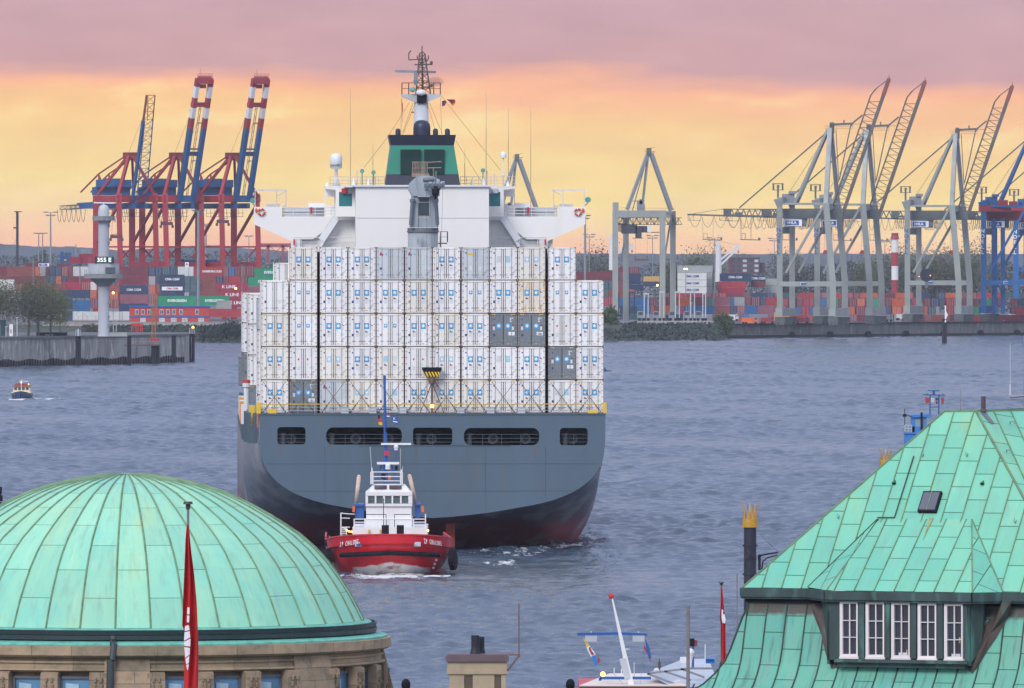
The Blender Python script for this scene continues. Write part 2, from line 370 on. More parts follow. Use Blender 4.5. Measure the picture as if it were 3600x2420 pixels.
# hills on the horizon
def hills(name, pts, Y, m, seed):
    random.seed(seed); mb = MB(); n = len(pts)
    top = []; 
    for (x0, y0), (x1, y1) in zip(pts, pts[1:]):
        k = max(2, int((x1-x0)/14))
        for i in range(k):
            u = i/k; top.append((x0+(x1-x0)*u, y0+(y1-y0)*u+random.uniform(-1.6, 1.6)))
    top.append(pts[-1])
    vs = []
    for x, y in top:
        p = W(x, y, Y); vs += [p, Vector((p.x, Y-180, 3)), Vector((p.x, Y+300, 3))]
    fs = []
    for i in range(len(top)-1):
        a = 3*i; b = a+3; fs += [(a, b, b+1, a+1), (a+2, b+2, b, a)]
    mb.add(vs, fs); return tag(mb.build(name, m), kind='structure')
hm = mat('wooded_hills', (.04,.06,.07), .9, var=.3, scale=.02)
hills('hills', [(-300,845),(0,858),(120,866),(260,868),(420,880),(620,868),(760,862),(880,874),(1100,892),(1400,893),(1900,893),(2200,892),(2500,893),(2800,893),(2900,890),(3100,893),(3400,894),(3900,892)], 4300, hm, 3)
# ---------------------------------------------------------------- vegetation
def leaf_mat(name, col, var=.5):
    m = mat(name, col, .8, var=var, scale=.9); m.node_tree.nodes['Principled BSDF'].inputs['Specular IOR Level'].default_value = .15; return m
LF = dict(a=leaf_mat('leaf_green', (.07,.11,.04)), b=leaf_mat('leaf_dark', (.045,.062,.05)), c=leaf_mat('leaf_olive', (.12,.14,.065)), d=leaf_mat('twig_brown', (.10,.105,.07)), e=leaf_mat('spring_leaf', (.13,.17,.03)))
BARK = mat('bark', (.10,.09,.08), .9, var=.4, scale=2)
def leaves(mb, c, r, n, size, rnd, clump=7):
    c = Vector(c)
    cl = []
    for _ in range(max(3, n//clump//4)):
        d = Vector((rnd.gauss(0,1), rnd.gauss(0,1), rnd.gauss(0,1))); d.normalize(); k = rnd.uniform(.25, 1)**.5
        cl.append(c+Vector((d.x*r[0]*k, d.y*r[1]*k, d.z*r[2]*k)))
    for i in range(n):
        q = rnd.choice(cl); s = size*rnd.uniform(.5, 1.4); sp = min(r)*.32
        p = q+Vector((rnd.gauss(0,sp), rnd.gauss(0,sp), rnd.gauss(0,sp)))
        a = Vector((rnd.gauss(0,1), rnd.gauss(0,1), rnd.gauss(0,1))).normalized(); b = a.orthogonal().normalized()
        a *= s; b *= s*.6
        mb.add([p-a, p-b, p+a, p+b], [(0,1,2,3)])
def limbs(mb, base, h, r, n, spread, rnd, twigs=3):
    base = Vector(base); top = base+Vector((rnd.uniform(-.4,.4), 0, h*.45))
    mb.tube(base, top, r, r*.65, n=6)
    ends = []
    for i in range(n):
        a = rnd.uniform(0, 6.28); st = base.lerp(top, rnd.uniform(.6, 1))
        e = st+Vector((math.cos(a)*spread*rnd.uniform(.4,1), math.sin(a)*spread*rnd.uniform(.4,1), h*rnd.uniform(.25,.5)))
        m_ = st.lerp(e, .5)+Vector((0,0,h*.03)); mb.tube(st, m_, r*.42, r*.28, n=5, caps=False); mb.tube(m_, e, r*.28, r*.07, n=4, caps=False); ends.append((m_, e))
        for k in range(twigs):
            s2 = m_.lerp(e, rnd.uniform(.1,.9)); e2 = s2+Vector((rnd.gauss(0,1), rnd.gauss(0,1), abs(rnd.gauss(0,1))))*spread*.28
            mb.tube(s2, e2, r*.12, r*.03, n=3, caps=False)
    return ends
def tree(label, x, Y, z, h, rad, n, size, lf, seed, group=None, name='tree', nl=9, ratio=.38, r0=None):
    rnd = random.Random(seed); t = thing(name, label, 'tree', (x, Y, z), 0, group)
    mb = MB(); r0 = r0 or h*.028
    limbs(mb, (0,0,0), h, r0, nl, rad*.8, rnd, 4); mb.build('trunk', BARK, t, recalc=False)
    mb = MB(); leaves(mb, (0,0,h*(1-ratio)), (rad, rad, h*ratio), n, size, rnd); mb.build('crown', LF[lf], t, recalc=False)
    return t
# distant trees, right bank: clumps one can tell apart, and the wood behind as one mass
def fwood(name, spans, Y, lf, seed, size=.33, dens=5, yb=1045):
    rnd = random.Random(seed); mb = MB()
    for (xa, ya), (xb, yb_) in zip(spans, spans[1:]):
        k = max(1, int((xb-xa)/9))
        for i in range(k):
            u = (i+rnd.random())/k; x = xa+(xb-xa)*u; y = ya+(yb_-ya)*u+abs(rnd.gauss(0,5))-5*math.sin(x*.045)-4*math.sin(x*.11); p = W(x, y, Y+rnd.uniform(-15, 25))
            hh = p.z-GZR
            for q in range(int(dens*hh*2.0)):
                pz = GZR+hh*rnd.random()**.8; w = 5.5*math.sqrt(max(.05, 1-((pz-GZR)/hh)**2))
                c = Vector((p.x+rnd.gauss(0,w*.6), p.y+rnd.gauss(0,3), pz)); s = size*rnd.uniform(.5,1.7)
                a = Vector((rnd.gauss(0,1), rnd.gauss(0,1)*.5, rnd.gauss(0,1))).normalized(); b = a.orthogonal().normalized()
                mb.add([c-a*s, c-b*s*.7, c+a*s, c+b*s*.7], [(0,1,2,3)])
    return tag(mb.build(name, LF[lf], recalc=False), kind='stuff')
fwood('wood_behind_right_yard', [(2680,985),(2760,975),(2850,930),(2960,925),(3060,915),(3160,915),(3260,920),(3340,925),(3420,915),(3500,925),(3640,935)], 2000, 'b', 5, dens=6)
fwood('wood_behind_ships', [(2060,905),(2110,895),(2160,930),(2230,945),(2300,925),(2390,945),(2480,940),(2700,960)], 2050, 'b', 8, dens=3)
fwood('wood_behind_left_yard', [(0,905),(60,900),(150,890),(240,905),(420,915),(560,888),(640,885),(740,890),(800,885),(900,900),(1010,905)], 2400, 'b', 6, dens=3)
RT = [(2490,880,15,'c','broad round tree behind the white container stack'), (2440,912,9,'c','low tree at the left foot of the round tree'), (2770,895,11,'d','thin brown tree behind the first grey crane leg'), (2355,915,7,'c','small tree seen between the legs of the lone grey crane'),
      (3060,905,10,'c','pale tree left of the striped chimney'), (3185,880,13,'c','tree right behind the striped chimney'), (3345,885,14,'d','wide bare tree between the grey cranes'), (3420,870,14,'c','tree left of the bright blue crane'), (3285,905,8,'c','small tree right of the round reflector'),
      (2110,880,14,'d','bare tree beyond the mast right of the ship')]
for i, (px, py, rad, lf, lb) in enumerate(RT):
    Y = 1990 if px > 2600 else 2040; z0 = GZR; top = Z_(py, Y); tree(lb, X_(px, Y), Y, z0, top-z0, rad*.62, 3200, .38, lf, 30+i, 'single trees on the far bank')
for i, (px, py, lb) in enumerate([(92,895,'slim bare poplar next to the dark pile-driver mast'), (136,882,'slim bare poplar under the twin lamp masts'), (152,878,'slim bare poplar right of the twin lamp masts'), (660,893,'hazy round tree between red crane legs')]):
    Y = 2300; tree(lb, X_(px, Y), Y, GZL, Z_(py, Y)-GZL, 1.9 if i < 3 else 7, 420, .6, 'd', 60+i, 'hazy trees beyond the left yard', ratio=.46)
# bushes on the banks
def bush(label, px, py0, py1, wpx, Y, lf, seed, n=1500, size=.33):
    rnd = random.Random(seed); p = W(px, py1, Y); h = (py1-py0)/F*Y; w = wpx/F*Y/2
    t = thing('bush', label, 'bush', p, 0, 'bushes on the river bank')
    mb = MB()
    for k in range(5): mb.tube((0,0,0), (rnd.uniform(-w,w)*.6, rnd.uniform(-1,1), h*.7), .09, .03, n=4)
    mb.build('stem', BARK, t, recalc=False)
    mb = MB(); leaves(mb, (0,0,h*.48), (w, w*.6, h*.52), n, size, rnd); mb.build('foliage', LF[lf], t, recalc=False)
bush('large green bush at the water right beside the ship', 2140, 1088, 1188, 75, 1572, 'a', 1, 3800, .45)
bush('round dark bush at the end of the right quay wall', 2542, 1108, 1172, 68, 1600, 'a', 2, 2800, .4)
bush('wide bush on the bank left beside the ship containers', 812, 1140, 1196, 90, 1540, 'b', 3, 3000, .4)
bush('low bush at the foot of the bank wall', 735, 1166, 1198, 70, 1538, 'b', 4, 1600, .35)
bush('low bush in the middle of the bank right of the ship', 2300, 1152, 1184, 80, 1585, 'b', 5, 1600, .35)
bush('purple shrub beside the signal tower shaft', 325, 1142, 1170, 32, 1500, 'd', 6, 700, .3)
# weeds over the bank
rnd = random.Random(11); mb = MB()
for i in range(16000):
    u = rnd.random(); s = rnd.random()**.8
    if rnd.random() < .62:
        x = -120+180*u if False else -130+195*u; y = 1534+18*s if x < -60 else 1540+24*s+max(0, x)*.4; z = 5.1*s
    else: x = 34+33*u; y = 1562+u*48+8*s; z = 4.6*s
    a = Vector((rnd.gauss(0,1), rnd.gauss(0,.6), rnd.gauss(0,.8))).normalized()*rnd.uniform(.2,.6); b = a.orthogonal()*.6
    c = Vector((x, y-.4, z+.15)); mb.add([c-a, c-b, c+a, c+b], [(0,1,2,3)])
tag(mb.build('bank_weeds', LF['b'], recalc=False), kind='stuff')
# ---------------------------------------------------------------- quay wall of the right terminal
def qz(x, Y): return GZR
QP = [(66,1612), (68,1614), (240,1722), (700,1990)]
mb = MB()
for (x0,y0),(x1,y1) in zip(QP[1:], QP[2:]):
    mb.add([(x0,y0,-1),(x1,y1,-1),(x1,y1,GZR),(x0,y0,GZR),(x0,y0+3,GZR),(x1,y1+3,GZR)], [(0,1,2,3),(3,2,5,4)])
mb.add([(68,1614,-1),(68,1614,GZR),(68,1700,GZR),(68,1700,-1)], [(0,1,2,3)])
quay_m = mat('stained_quay_concrete', (.15,.16,.155), .85, var=.35, scale=.5, streak=.15, stain=(.33,.35,.34), stain_amt=.5, bump=.3)
qw = thing('quay_wall', 'long stained concrete quay wall under the grey cranes', 'quay wall', (68,1614,0))
mb.v = [v-Vector((68,1614,0)) for v in mb.v]
mb.build('wall', quay_m, qw); qw['_m'] = 'stretch'
mb = MB(); dq = Vector((172,108,0)); nq = Vector((.53,-.85,0))
mb.beam((.1,-.35,.35), (172.1,107.6,.35), .5, 1.1); mb.beam((.1,-.1,GZR+.15), (172.1,107.9,GZR+.15), .5, .4)
mb.build('kerb_timber', M['wood'], qw)
for i in range(14):
    p = dq*((i*.074)+.12)
    if p.x > 178: break
    mb = MB(); mb.tube(p+nq*.15+Vector((0,0,.9)), p+nq*.9+Vector((0,0,.9)), 1.0, n=12); mb.tube(p+nq*.9+Vector((0,0,.9)), p+nq*.92+Vector((0,0,.9)), .4, n=8)
    mb.build('fender', M['black'], qw)
for i in range(30):
    mb = MB(); p = dq*(.03+i*.034)-nq*.4
    if i % 3 == 0: mb.tube(p+Vector((0,0,GZR)), p+Vector((0,0,GZR+.7)), .22, .3, n=6); mb.build('bollard', M['steel'], qw)
# white sheet-pile wall and fence on the left bank
bw = thing('bank_wall', 'pale ribbed sheet wall along the bank behind the signal tower', 'wall', W(150,1155,1551)); o = bw.location
mb = MB(); x0 = o.x; x1 = X_(868,1551)
mb.box((0,0,-.3),(x1-x0,.4,1.75)); 
for i in range(int((x1-x0)/1.1)): mb.box((i*1.1,-.12,-.3),(i*1.1+.45,-.002,1.45))
mb.box((-.1,-.2,1.75),(x1-x0+.1,.5,1.95)); mb.build('wall', mat('pale_sheet_wall', (.42,.42,.40), .8, var=.2, scale=.5, streak=.2, stain=(.28,.12,.08), stain_amt=.6), bw)
fe = thing('wire_fence', 'thin grey mesh fence in front of the white containers', 'fence', W(150,1136,1560)); mb = MB()
for i in range(24): mb.tube((i*2.7,0,0),(i*2.7,0,2.2),.05,n=4)
for z in (.1, 1.1, 2.1): mb.tube((0,0,z),(23*2.7,0,z),.025,n=4)
mb.build('posts_and_wires', M['steel'], fe)
MODE[0] = 'real'
# ================================================================ the container ship
TH = .03; SHIP = Vector((-6.97, 900, 0)); RZ = math.atan(TH)
cs_, sn_ = math.cos(RZ), math.sin(RZ)
def SL(px, py, s):
    "ship-local point (across, along, up) that is seen at px, py when it lies s metres forward of the stern"
    k = (px-CX)/FR
    w = (k*(SHIP.y+cs_*s)-SHIP.x+sn_*s)/(cs_-k*sn_)
    Y = SHIP.y+sn_*w+cs_*s
    return Vector((w, s, H-(py-HY)/FR*Y))
def ship_world(w, s, z): return Vector((SHIP.x+cs_*w-sn_*s, SHIP.y+sn_*w+cs_*s, z))
ship = thing('container_ship', 'large grey-hulled container ship seen from its square stern', 'ship', SHIP, RZ)
DK = 12.05
TP = [(0,0),(.012,.11),(.028,.20),(.044,.29),(.068,.385),(.097,.485),(.124,.575),(.146,.635),(.17,.69),(.2,.742),(.236,.795),(.265,.828),(.297,.858),(.33,.884),(.363,.908),(.41,.934),(.46,.957),(.52,.975),(.6,.99),(.7,.998),(1,1)]
def tfrac(t):
    for (a, fa), (b, fb) in zip(TP, TP[1:]):
        if t <= b: return fa+(fb-fa)*(t-a)/(b-a)
    return 1
# hull skin
SS = [0,3,7,12,17,23,30,38,48,60,75,95,120,145,170,195,215,232,240]
def sect(s):
    zb = max(-5, 2.95-.24*s); B = 15.2+min(1, s/20)*1.5
    if s > 160: k = (s-160)/80; B *= math.sqrt(max(0.0004, 1-k*k))
    ztop = DK if s < .01 else 9.45
    if s > 180: ztop = 9.45+(s-180)*.05
    n = 30; pts = []
    for i in range(n+1):
        t = (i/n)**1.7; z = zb+(ztop-zb)*t
        tt = (z-zb)/(DK-zb); f = tfrac(max(0, min(1, tt)))
        f = f+(1-f)*min(1, s/130)**1.5
        if i == 0: f = 0
        pts.append((B*f, z))
    return pts
STB = lambda s, w: w*(1 if w < 15.2 else 1)*(15.2+min(1, s/40)*.9)/(15.2+min(1, s/20)*1.5)
mb = MB(); rows = []
for s in SS:
    p = sect(s if s > 0 else .001)
    rows.append([Vector((-w, s, z)) for w, z in reversed(p)]+[Vector((STB(s,w), s, z)) for w, z in p[1:]])
n = len(rows[0]); vs = [p for r in rows for p in r]
fs = []
for j in range(len(SS)-1):
    for i in range(n-1): fs.append((j*n+i, j*n+i+1, (j+1)*n+i+1, (j+1)*n+i))
mb.add(vs, fs)
hm_ = bpy.data.materials.new('hull_side'); hm_.use_nodes = True; t_ = hm_.node_tree; b_ = t_.nodes['Principled BSDF']
tc_ = t_.nodes.new('ShaderNodeTexCoord'); sx_ = t_.nodes.new('ShaderNodeSeparateXYZ'); t_.links.new(tc_.outputs['Object'], sx_.inputs[0])
nn = t_.nodes.new('ShaderNodeTexNoise'); nn.inputs['Scale'].default_value = .35; nn.inputs['Detail'].default_value = 8
mp_ = t_.nodes.new('ShaderNodeMapping'); mp_.inputs['Scale'].default_value = (1,.4,1.5); mp_.inputs['Rotation'].default_value = (.5,0,0); t_.links.new(tc_.outputs['Object'], mp_.inputs[0]); t_.links.new(mp_.outputs[0], nn.inputs[0])
zz = math_n(t_, 'ADD', sx_.outputs[2], math_n(t_, 'MULTIPLY', math_n(t_, 'SUBTRACT', nn.outputs[0], .5), 1.6))
zc = math_n(t_, 'DIVIDE', zz, 10, clamp=True)
cc = ramp(t_, zc, [(.0,(.30,.03,.04)),(.17,(.26,.035,.05)),(.25,(.12,.05,.07)),(.34,(.075,.085,.11)),(.6,(.12,.145,.18)),(1,(.17,.20,.24))])
scu = ramp(t_, nn.outputs[0], [(.48,(0,0,0)),(.64,(.7,.7,.7))]); cc = mixc(t_, scu, cc, (.30,.30,.30))
t_.links.new(cc, b_.inputs['Base Color']); b_.inputs['Roughness'].default_value = .5
mb.build('hull', hm_, ship, smooth=True)
# transom plate with mooring openings
tz = [(-w, z) for w, z in reversed([(15.2*tfrac(t/40), 2.95+9.1*(t/40)) for t in range(41)])]+[(w, z) for w, z in [(15.2*tfrac(t/40), 2.95+9.1*(t/40)) for t in range(1, 41)]]
def rrect(x0, x1, z0, z1, r, k=5):
    out = []
    for cx, cz, a in ((x1-r, z1-r, 0), (x0+r, z1-r, 90), (x0+r, z0+r, 180), (x1-r, z0+r, 270)):
        for i in range(k+1): t = R(a+90*i/k); out.append((cx+r*math.cos(t), cz+r*math.sin(t)))
    return out
OPN = [(975,1074,1502,1563,.28),(1147,1413,1503,1564,.6),(1452,1590,1504,1565,.28),(1631,1896,1505,1566,.6),(1968,2066,1505,1566,.28)]
holes = []
for x0, x1, y0, y1, r in OPN:
    a = SL(x0, y1, 0); b = SL(x1, y0, 0); holes.append(rrect(a.x, b.x, a.z, b.z, r))
loops = [[Vector((x, 0, z)) for x, z in tz]]+[[Vector((x, 0, z)) for x, z in h] for h in holes]
flat = [p for l in loops for p in l]
tri = tessellate_polygon([[Vector((p.x, p.z, 0)) for p in l] for l in loops])
mb = MB(); y0 = -.03
mb.add([p+Vector((0,y0,0)) for p in flat], [tuple(t) for t in tri])
k0 = len(loops[0])
for l in loops[1:]:
    m_ = len(l); mb.add([p+Vector((0,y0,0)) for p in l]+[p+Vector((0,.35,0)) for p in l], [(i, (i+1) % m_, m_+(i+1) % m_, m_+i) for i in range(m_)])
l = loops[0]; m_ = len(l); mb.add([p+Vector((0,y0,0)) for p in l]+[p+Vector((0,.05,0)) for p in l], [(i, i+1, m_+i+1, m_+i) for i in range(m_-1)])
mb.box((-15.25,-.12,DK),(15.25,.2,DK+.12))
tr = mb.build('transom', M['hullgrey'], ship, recalc=False)
mb = MB()
for z in (8.95, 4.2): pass
mb.box(SL(1262,1567,-.03)-Vector((0,.05,.03)), SL(1796,1567,-.03)+Vector((0,0,.03))); mb.build('rubbing_strip', mat('hull_strip', (.06,.09,.12), .6), ship)
for z, w_ in ((7.7,14.6),(5.3,12.3)):
    mb = MB(); mb.box((-w_,-.045,z),(w_,-.032,z+.05)); mb.build('plate_seam', mat('plate_seam', (.055,.088,.12), .6), ship)
for x, z0 in ((-9.5,4.5),(-4.2,3.7),(4.6,3.7),(9.9,4.7)):
    mb = MB(); mb.box((x,-.044,z0),(x+.045,-.031,9.3)); mb.build('plate_seam', mat('plate_seam', (.055,.088,.12), .6), ship)
for px, ln in ((1160,.9),(1398,.7),(1462,1.1),(1640,.8),(1752,.6),(1884,1.2),(2058,.7),(985,.8)):
    a = SL(px,1566,-.04); mb = MB(); mb.add([(a.x-.05,-.036,a.z),(a.x+.06,-.036,a.z),(a.x+.015,-.036,a.z-ln),(a.x-.01,-.036,a.z-ln)],[(0,1,2,3)]); mb.build('rust_run', mat('rust_run', (.17,.11,.08), .7, var=.4, scale=4), ship)
# mooring deck inside: floor, back wall, deck head, winches
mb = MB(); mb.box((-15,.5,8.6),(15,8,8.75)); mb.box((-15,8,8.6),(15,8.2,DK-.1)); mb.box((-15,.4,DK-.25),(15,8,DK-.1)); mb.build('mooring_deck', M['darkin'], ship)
for i, h in enumerate(holes):
    x0 = min(p[0] for p in h); x1 = max(p[0] for p in h)
    mb = MB()
    for z in (9.62, 9.95, 10.3): mb.tube((x0-.1,.3,z),(x1+.1,.3,z),.02,n=4)
    k = max(2, int((x1-x0)/1.5))
    for j in range(1, k): mb.tube((x0+(x1-x0)*j/k,.3,9.3),(x0+(x1-x0)*j/k,.3,10.3),.016,n=4)
    mb.build('handrail', mat('rail_dark', (.12,.14,.16), .6), ship)
    for j in range(2 if x1-x0 > 4 else 1):
        cx = x0+(x1-x0)*((j+.9)/2.3 if x1-x0 > 4 else .48); mb = MB()
        mb.tube((cx,1.6,9.9),(cx,2.4,9.9),.4,n=14); mb.tube((cx,1.5,9.9),(cx,1.6,9.9),.48,n=14); mb.tube((cx,1.45,9.9),(cx,1.5,9.9),.26,mi=1,n=12); mb.box((cx-.7,1.7,8.76),(cx+.7,2.6,9.1))
        if j == 0: mb.build('winch', [mat('winch_dark', (.07,.085,.10), .6), M['darkin']], ship); mb = MB(); mb.tube((x0+.5,.9,8.76),(x0+.5,.9,10.2),.22,n=10); mb.tube((x0+.5,.9,10.2),(x0+.5,.9,10.4),.3,n=10)
        mb.build('winch', [mat('winch_dark', (.07,.085,.10), .6), M['darkin']], ship)
# port side gallery: stanchions, boxes and rail above the sheer line
mb = MB()
for i in range(34):
    s = 1.2+i*4.2; B = 15.2+min(1, s/12)*1.35
    mb.box((-B+.02,s,9.4),(-B+.35,s+.35,12.1)); mb.box((B-1.15,s,9.4),(B-.85,s+.35,12.0))
mb.box((-15.15,.3,11.9),(-13,145,12.05)); mb.box((-16.3,12,11.9),(-15.15,145,12.05)); mb.box((13,.3,11.9),(15.15,145,12.05)); mb.box((-13,8.3,8),(13,145,11.95))
mb.build('side_gallery', M['hullgrey'], ship)
mb = MB()
for i in range(9):
    s = 1.5+i*9; B = 15.3+min(1, s/20)*1.5; mb.box((-B-.02,s,10.9),(-B+.5,s+1.1,12.7), i % 3)
mb.build('deck_gear', [M['orange'], M['yellow'], M['white']], ship)
mb = MB(); mb.lathe((-16.3,22,12.2),[(.22,0),(.22,1.9),(.34,2.0),(.34,2.4),(.1,2.5)],10); mb.tube((-16.3,22,14.6),(-16.3,22,14.85),.4,.36,n=10,mi=1); mb.build('deck_ventilator', [M['white'], M['red']], ship)
# rudder and stern markings
mb = MB(); mb.box((1.2,2.5,-3),(2.0,6.5,2.4)); mb.build('rudder', mat('rudder_red', (.30,.03,.02), .6), ship)
# deck edge rails
mb = MB(); a = SL(915,1422,.25); b = SL(2122,1422,.25)
mb.tube((a.x,.25,a.z),(b.x,.25,a.z),.04,n=4); mb.box((a.x-.35,.15,DK+.1),(a.x+.05,.5,a.z+.15)); mb.box((b.x-.05,.15,DK+.1),(b.x+.25,.5,a.z+.15))
mb.box((SL(943,0,.1).x,.05,DK+.02),(SL(972,0,.1).x,.5,DK+.5)); mb.box((SL(2067,0,.1).x,.05,DK+.02),(SL(2102,0,.1).x,.5,DK+.35))
mb.build('yellow_rail', M['yellow'], ship)
mb = MB()
for i in range(21): x = -14.8+i*1.48; mb.tube((x,.22,DK),(x,.22,DK+.95),.022,n=4)
for z in (.35,.65): mb.tube((-15,.22,DK+z),(15,.22,DK+z),.018,n=4)
mb.build('deck_rail', M['lgrey'], ship)
for px in (1212,1310,1415,1620,1725,1833):
    mb = MB(); a = SL(px,1455,.3); mb.box((a.x-.33,.28,DK+.02),(a.x+.33,.8,DK+.55)); mb.box((a.x-.4,.26,DK+.55),(a.x+.4,.82,DK+.66)); mb.build('fairlead_box', M['ltcon'] if False else M['lgrey'], ship)
# stern light staff
a = SL(1519,1345,.1); mb = MB(); mb.tube((a.x,.15,DK),(a.x,.15,a.z),.09,n=6); mb.tube((a.x,.15,a.z-.1),(a.x,.15,a.z+.45),.3,.2,n=8)
mb.tube((a.x,.15,a.z),(a.x-1.1,.3,DK),.04,n=4); mb.tube((a.x,.15,a.z),(a.x+1.1,.3,DK),.04,n=4)
ss = mb.build('stern_light_staff', M['rustbar'], ship)
mb = MB(); mb.ball(SL(1519,1428,-.05), .17, 8); mb.build('lamp', M['lit'], ss)
# ---------------------------------------------------------------- superstructure
def PB(mb, x0, x1, y0, y1, s0, s1, mi=None):
    a = SL(x0, y1, s0); b = SL(x1, y0, s0); mb.box((a.x, s0, a.z), (b.x, s1, b.z), mi)
def poly(mb, pts, s0, th, mi=None): mb.prism([SL(x, y, s0) for x, y in pts], (0, th, 0), mi)
s0 = 55.0
mb = MB()
PB(mb, 1251, 1719, 657, 880, 49, 62)
zc_ = SL(1251,657,49).z
sup = mb.build('deckhouse', M['shipwhite'], ship)
mb = MB(); PB(mb, 1243, 1727, 651, 657, 48.7, 62.2); PB(mb, 1210, 1240, 652, 659, 52, 62); mb.build('roof_edge', M['white'], sup)
mb = MB(); PB(mb, 1251.5, 1718.5, 766, 767.5, 48.97, 49.02); mb.build('weld_line', M['lgrey'], sup)
# lower house behind stairs
mb = MB(); PB(mb, 1025, 1943, 768, 1000, 55.5, 64); mb.build('lower_house', M['shipwhite'], ship)
def wing(sg):
    f = (lambda x: x) if sg < 0 else (lambda x: 2951-x)
    w = thing('bridge_wing', None, None); w.parent = ship
    mb = MB()
    poly(mb, [(f(893),728),(f(893),789),(f(1024),848),(f(1024),872),(f(1056),872),(f(1056),842),(f(1250),842) if False else (f(1100),842),(f(1190),775),(f(1251),775),(f(1251),763),(f(992),763),(f(992),728)], s0, .25)
    poly(mb, [(f(893),762),(f(893),767),(f(1251),767),(f(1251),762)], s0+.25, 4.5)      # wing deck
    poly(mb, [(f(893),728),(f(893),762),(f(899),762),(f(899),728)], s0+.25, 4.5)          # end bulwark
    mb.build('bulwark', M['shipwhite'], w)
    mb = MB(); poly(mb, [(f(992),731),(f(992),762),(f(1140),762),(f(1140),731)], s0+4.5, .12)
    PB(mb, min(f(992),f(1140)), max(f(992),f(1140)), 744, 745.5, s0+4.3, s0+4.5); mb.build('forward_bulwark', M['lgrey'], w)
    mb = MB()
    for y in (730, 741, 752): mb.tube(SL(f(992),y,s0+.1), SL(f(1186),y,s0+.1), .035, n=4)
    for x in (1031, 1083, 1108, 1143, 1165): mb.tube(SL(f(x),730,s0+.1), SL(f(x),763,s0+.1), .03, n=4)
    for x in (1035, 1060, 1135, 1190, 1248): mb.tube(SL(f(x),835,s0-.3), SL(f(x),870,s0-.3), .03, n=4)
    mb.tube(SL(f(1030),835,s0-.3), SL(f(1251),835,s0-.3), .035, n=4); mb.tube(SL(f(1030),852,s0-.3), SL(f(1251),852,s0-.3), .025, n=4)
    mb.build('handrail', M['white'], w)
    mb = MB(); h0, h1 = (895, 1006) if sg < 0 else (2951-1944+0, 2951-2057)
    A, B_ = (897, 1005); tp = 669
    for s in (s0+.2, s0+3.2):
        mb.beam(SL(f(A-2),tp,s), SL(f(B_+2),tp,s), .10, .14)
        for x in (A, 972, B_): mb.tube(SL(f(x),tp,s), SL(f(x),730,s), .045, n=5)
        mb.tube(SL(f(973),690,s), SL(f(B_),672,s), .04, n=4)
    mb.beam(SL(f(A),tp,s0+.2), SL(f(A),tp,s0+.2)+Vector((0,3,0)), .1); mb.beam(SL(f(B_),tp,s0+.2), SL(f(B_),tp,s0+.2)+Vector((0,3,0)), .1)
    mb.build('awning_frame', mat('pink_white_tube', (.72,.66,.68), .5), w)
    mb = MB(); PB(mb, min(f(937),f(983)), max(f(937),f(983)), 718, 727, s0+1, s0+2); mb.build('locker', M['lgrey'], w)
    mb = MB(); PB(mb, min(f(1084),f(1141)), max(f(1084),f(1141)), 714, 731, s0+3.4, s0+4.4); mb.build('screen', M['white'], w)
    mb = MB(); a = SL(f(996),762,s0+.6); mb.lathe((a.x, a.y, a.z), [(.16,0),(.16,.75),(.2,.8),(.2,1.05),(.05,1.2)], 10); mb.build('pelorus_stand', M['cream'], w)
    # life ring
    c = SL(f(919),746,s0-.15); mb = MB(); n = 20; m = 8; vs = []; fs = []; mi = []
    for i in range(n):
        a = 2*math.pi*i/n
        for j in range(m):
            b = 2*math.pi*j/m; r = .29+.085*math.cos(b); vs.append(c+Vector((math.cos(a)*r, .085*math.sin(b), math.sin(a)*r)))
    for i in range(n):
        for j in range(m):
            mb_f = (i*m+j, ((i+1) % n)*m+j, ((i+1) % n)*m+(j+1) % m, i*m+(j+1) % m); fs.append(mb_f)
    o = len(mb.v); mb.v += vs; mb.f += [list(f_) for f_ in fs]; mb.m += [1 if (k//m) % 5 == 0 else 0 for k in range(len(fs))]
    mb.build('life_ring', [mat('ring_orange', (.62,.09,.03), .5), M['white']], w, smooth=True)
    mb = MB(); a = SL(f(901),740,s0-.1); mb.ball(a, .12, 8, sz=1.9); mb.build('marker_float', M['orange'], w)
    # search light on the wing end
    lx, ly = ((889, 706) if sg < 0 else (2951-2067, 703)); a = SL(f(lx),ly,s0+1); mb = MB()
    mb.tube(a-Vector((0,.35,0)), a+Vector((0,.3,0)), .27, n=12); mb.tube(a-Vector((0,0,.27)), SL(f(898),728,s0+1), .04, n=4); mb.build('search_light', mat('sea_green', (.10,.36,.29), .5), w)
    # wheelhouse end
    mb = MB()
    poly(mb, [(f(1141),658),(f(1141),664),(f(1180),668),(f(1180),762),(f(1192),762),(f(1192),676),(f(1238),676),(f(1238),726),(f(1192),726),(f(1192),762),(f(1251),762),(f(1251),658)], s0-1.2, .2)
    poly(mb, [(f(1141),655),(f(1141),659),(f(1251),659),(f(1251),655)], s0-1.2, 6)
    poly(mb, [(f(1141),664),(f(1141),692),(f(1181),692),(f(1181),666)], s0+3, .2); poly(mb, [(f(1141),722),(f(1141),763),(f(1181),763),(f(1181),722)], s0+3, .2)
    poly(mb, [(f(1141),692),(f(1141),722),(f(1145),722),(f(1145),692)], s0+3, .2); poly(mb, [(f(1175),692),(f(1175),722),(f(1181),722),(f(1181),692)], s0+3, .2)
    mb.build('wheelhouse', M['shipwhite'], w)
    mb = MB(); poly(mb, [(f(1192),676),(f(1192),726),(f(1238),726),(f(1238),676)], s0-1.08, .05); mb.build('window', M['teal'], w)
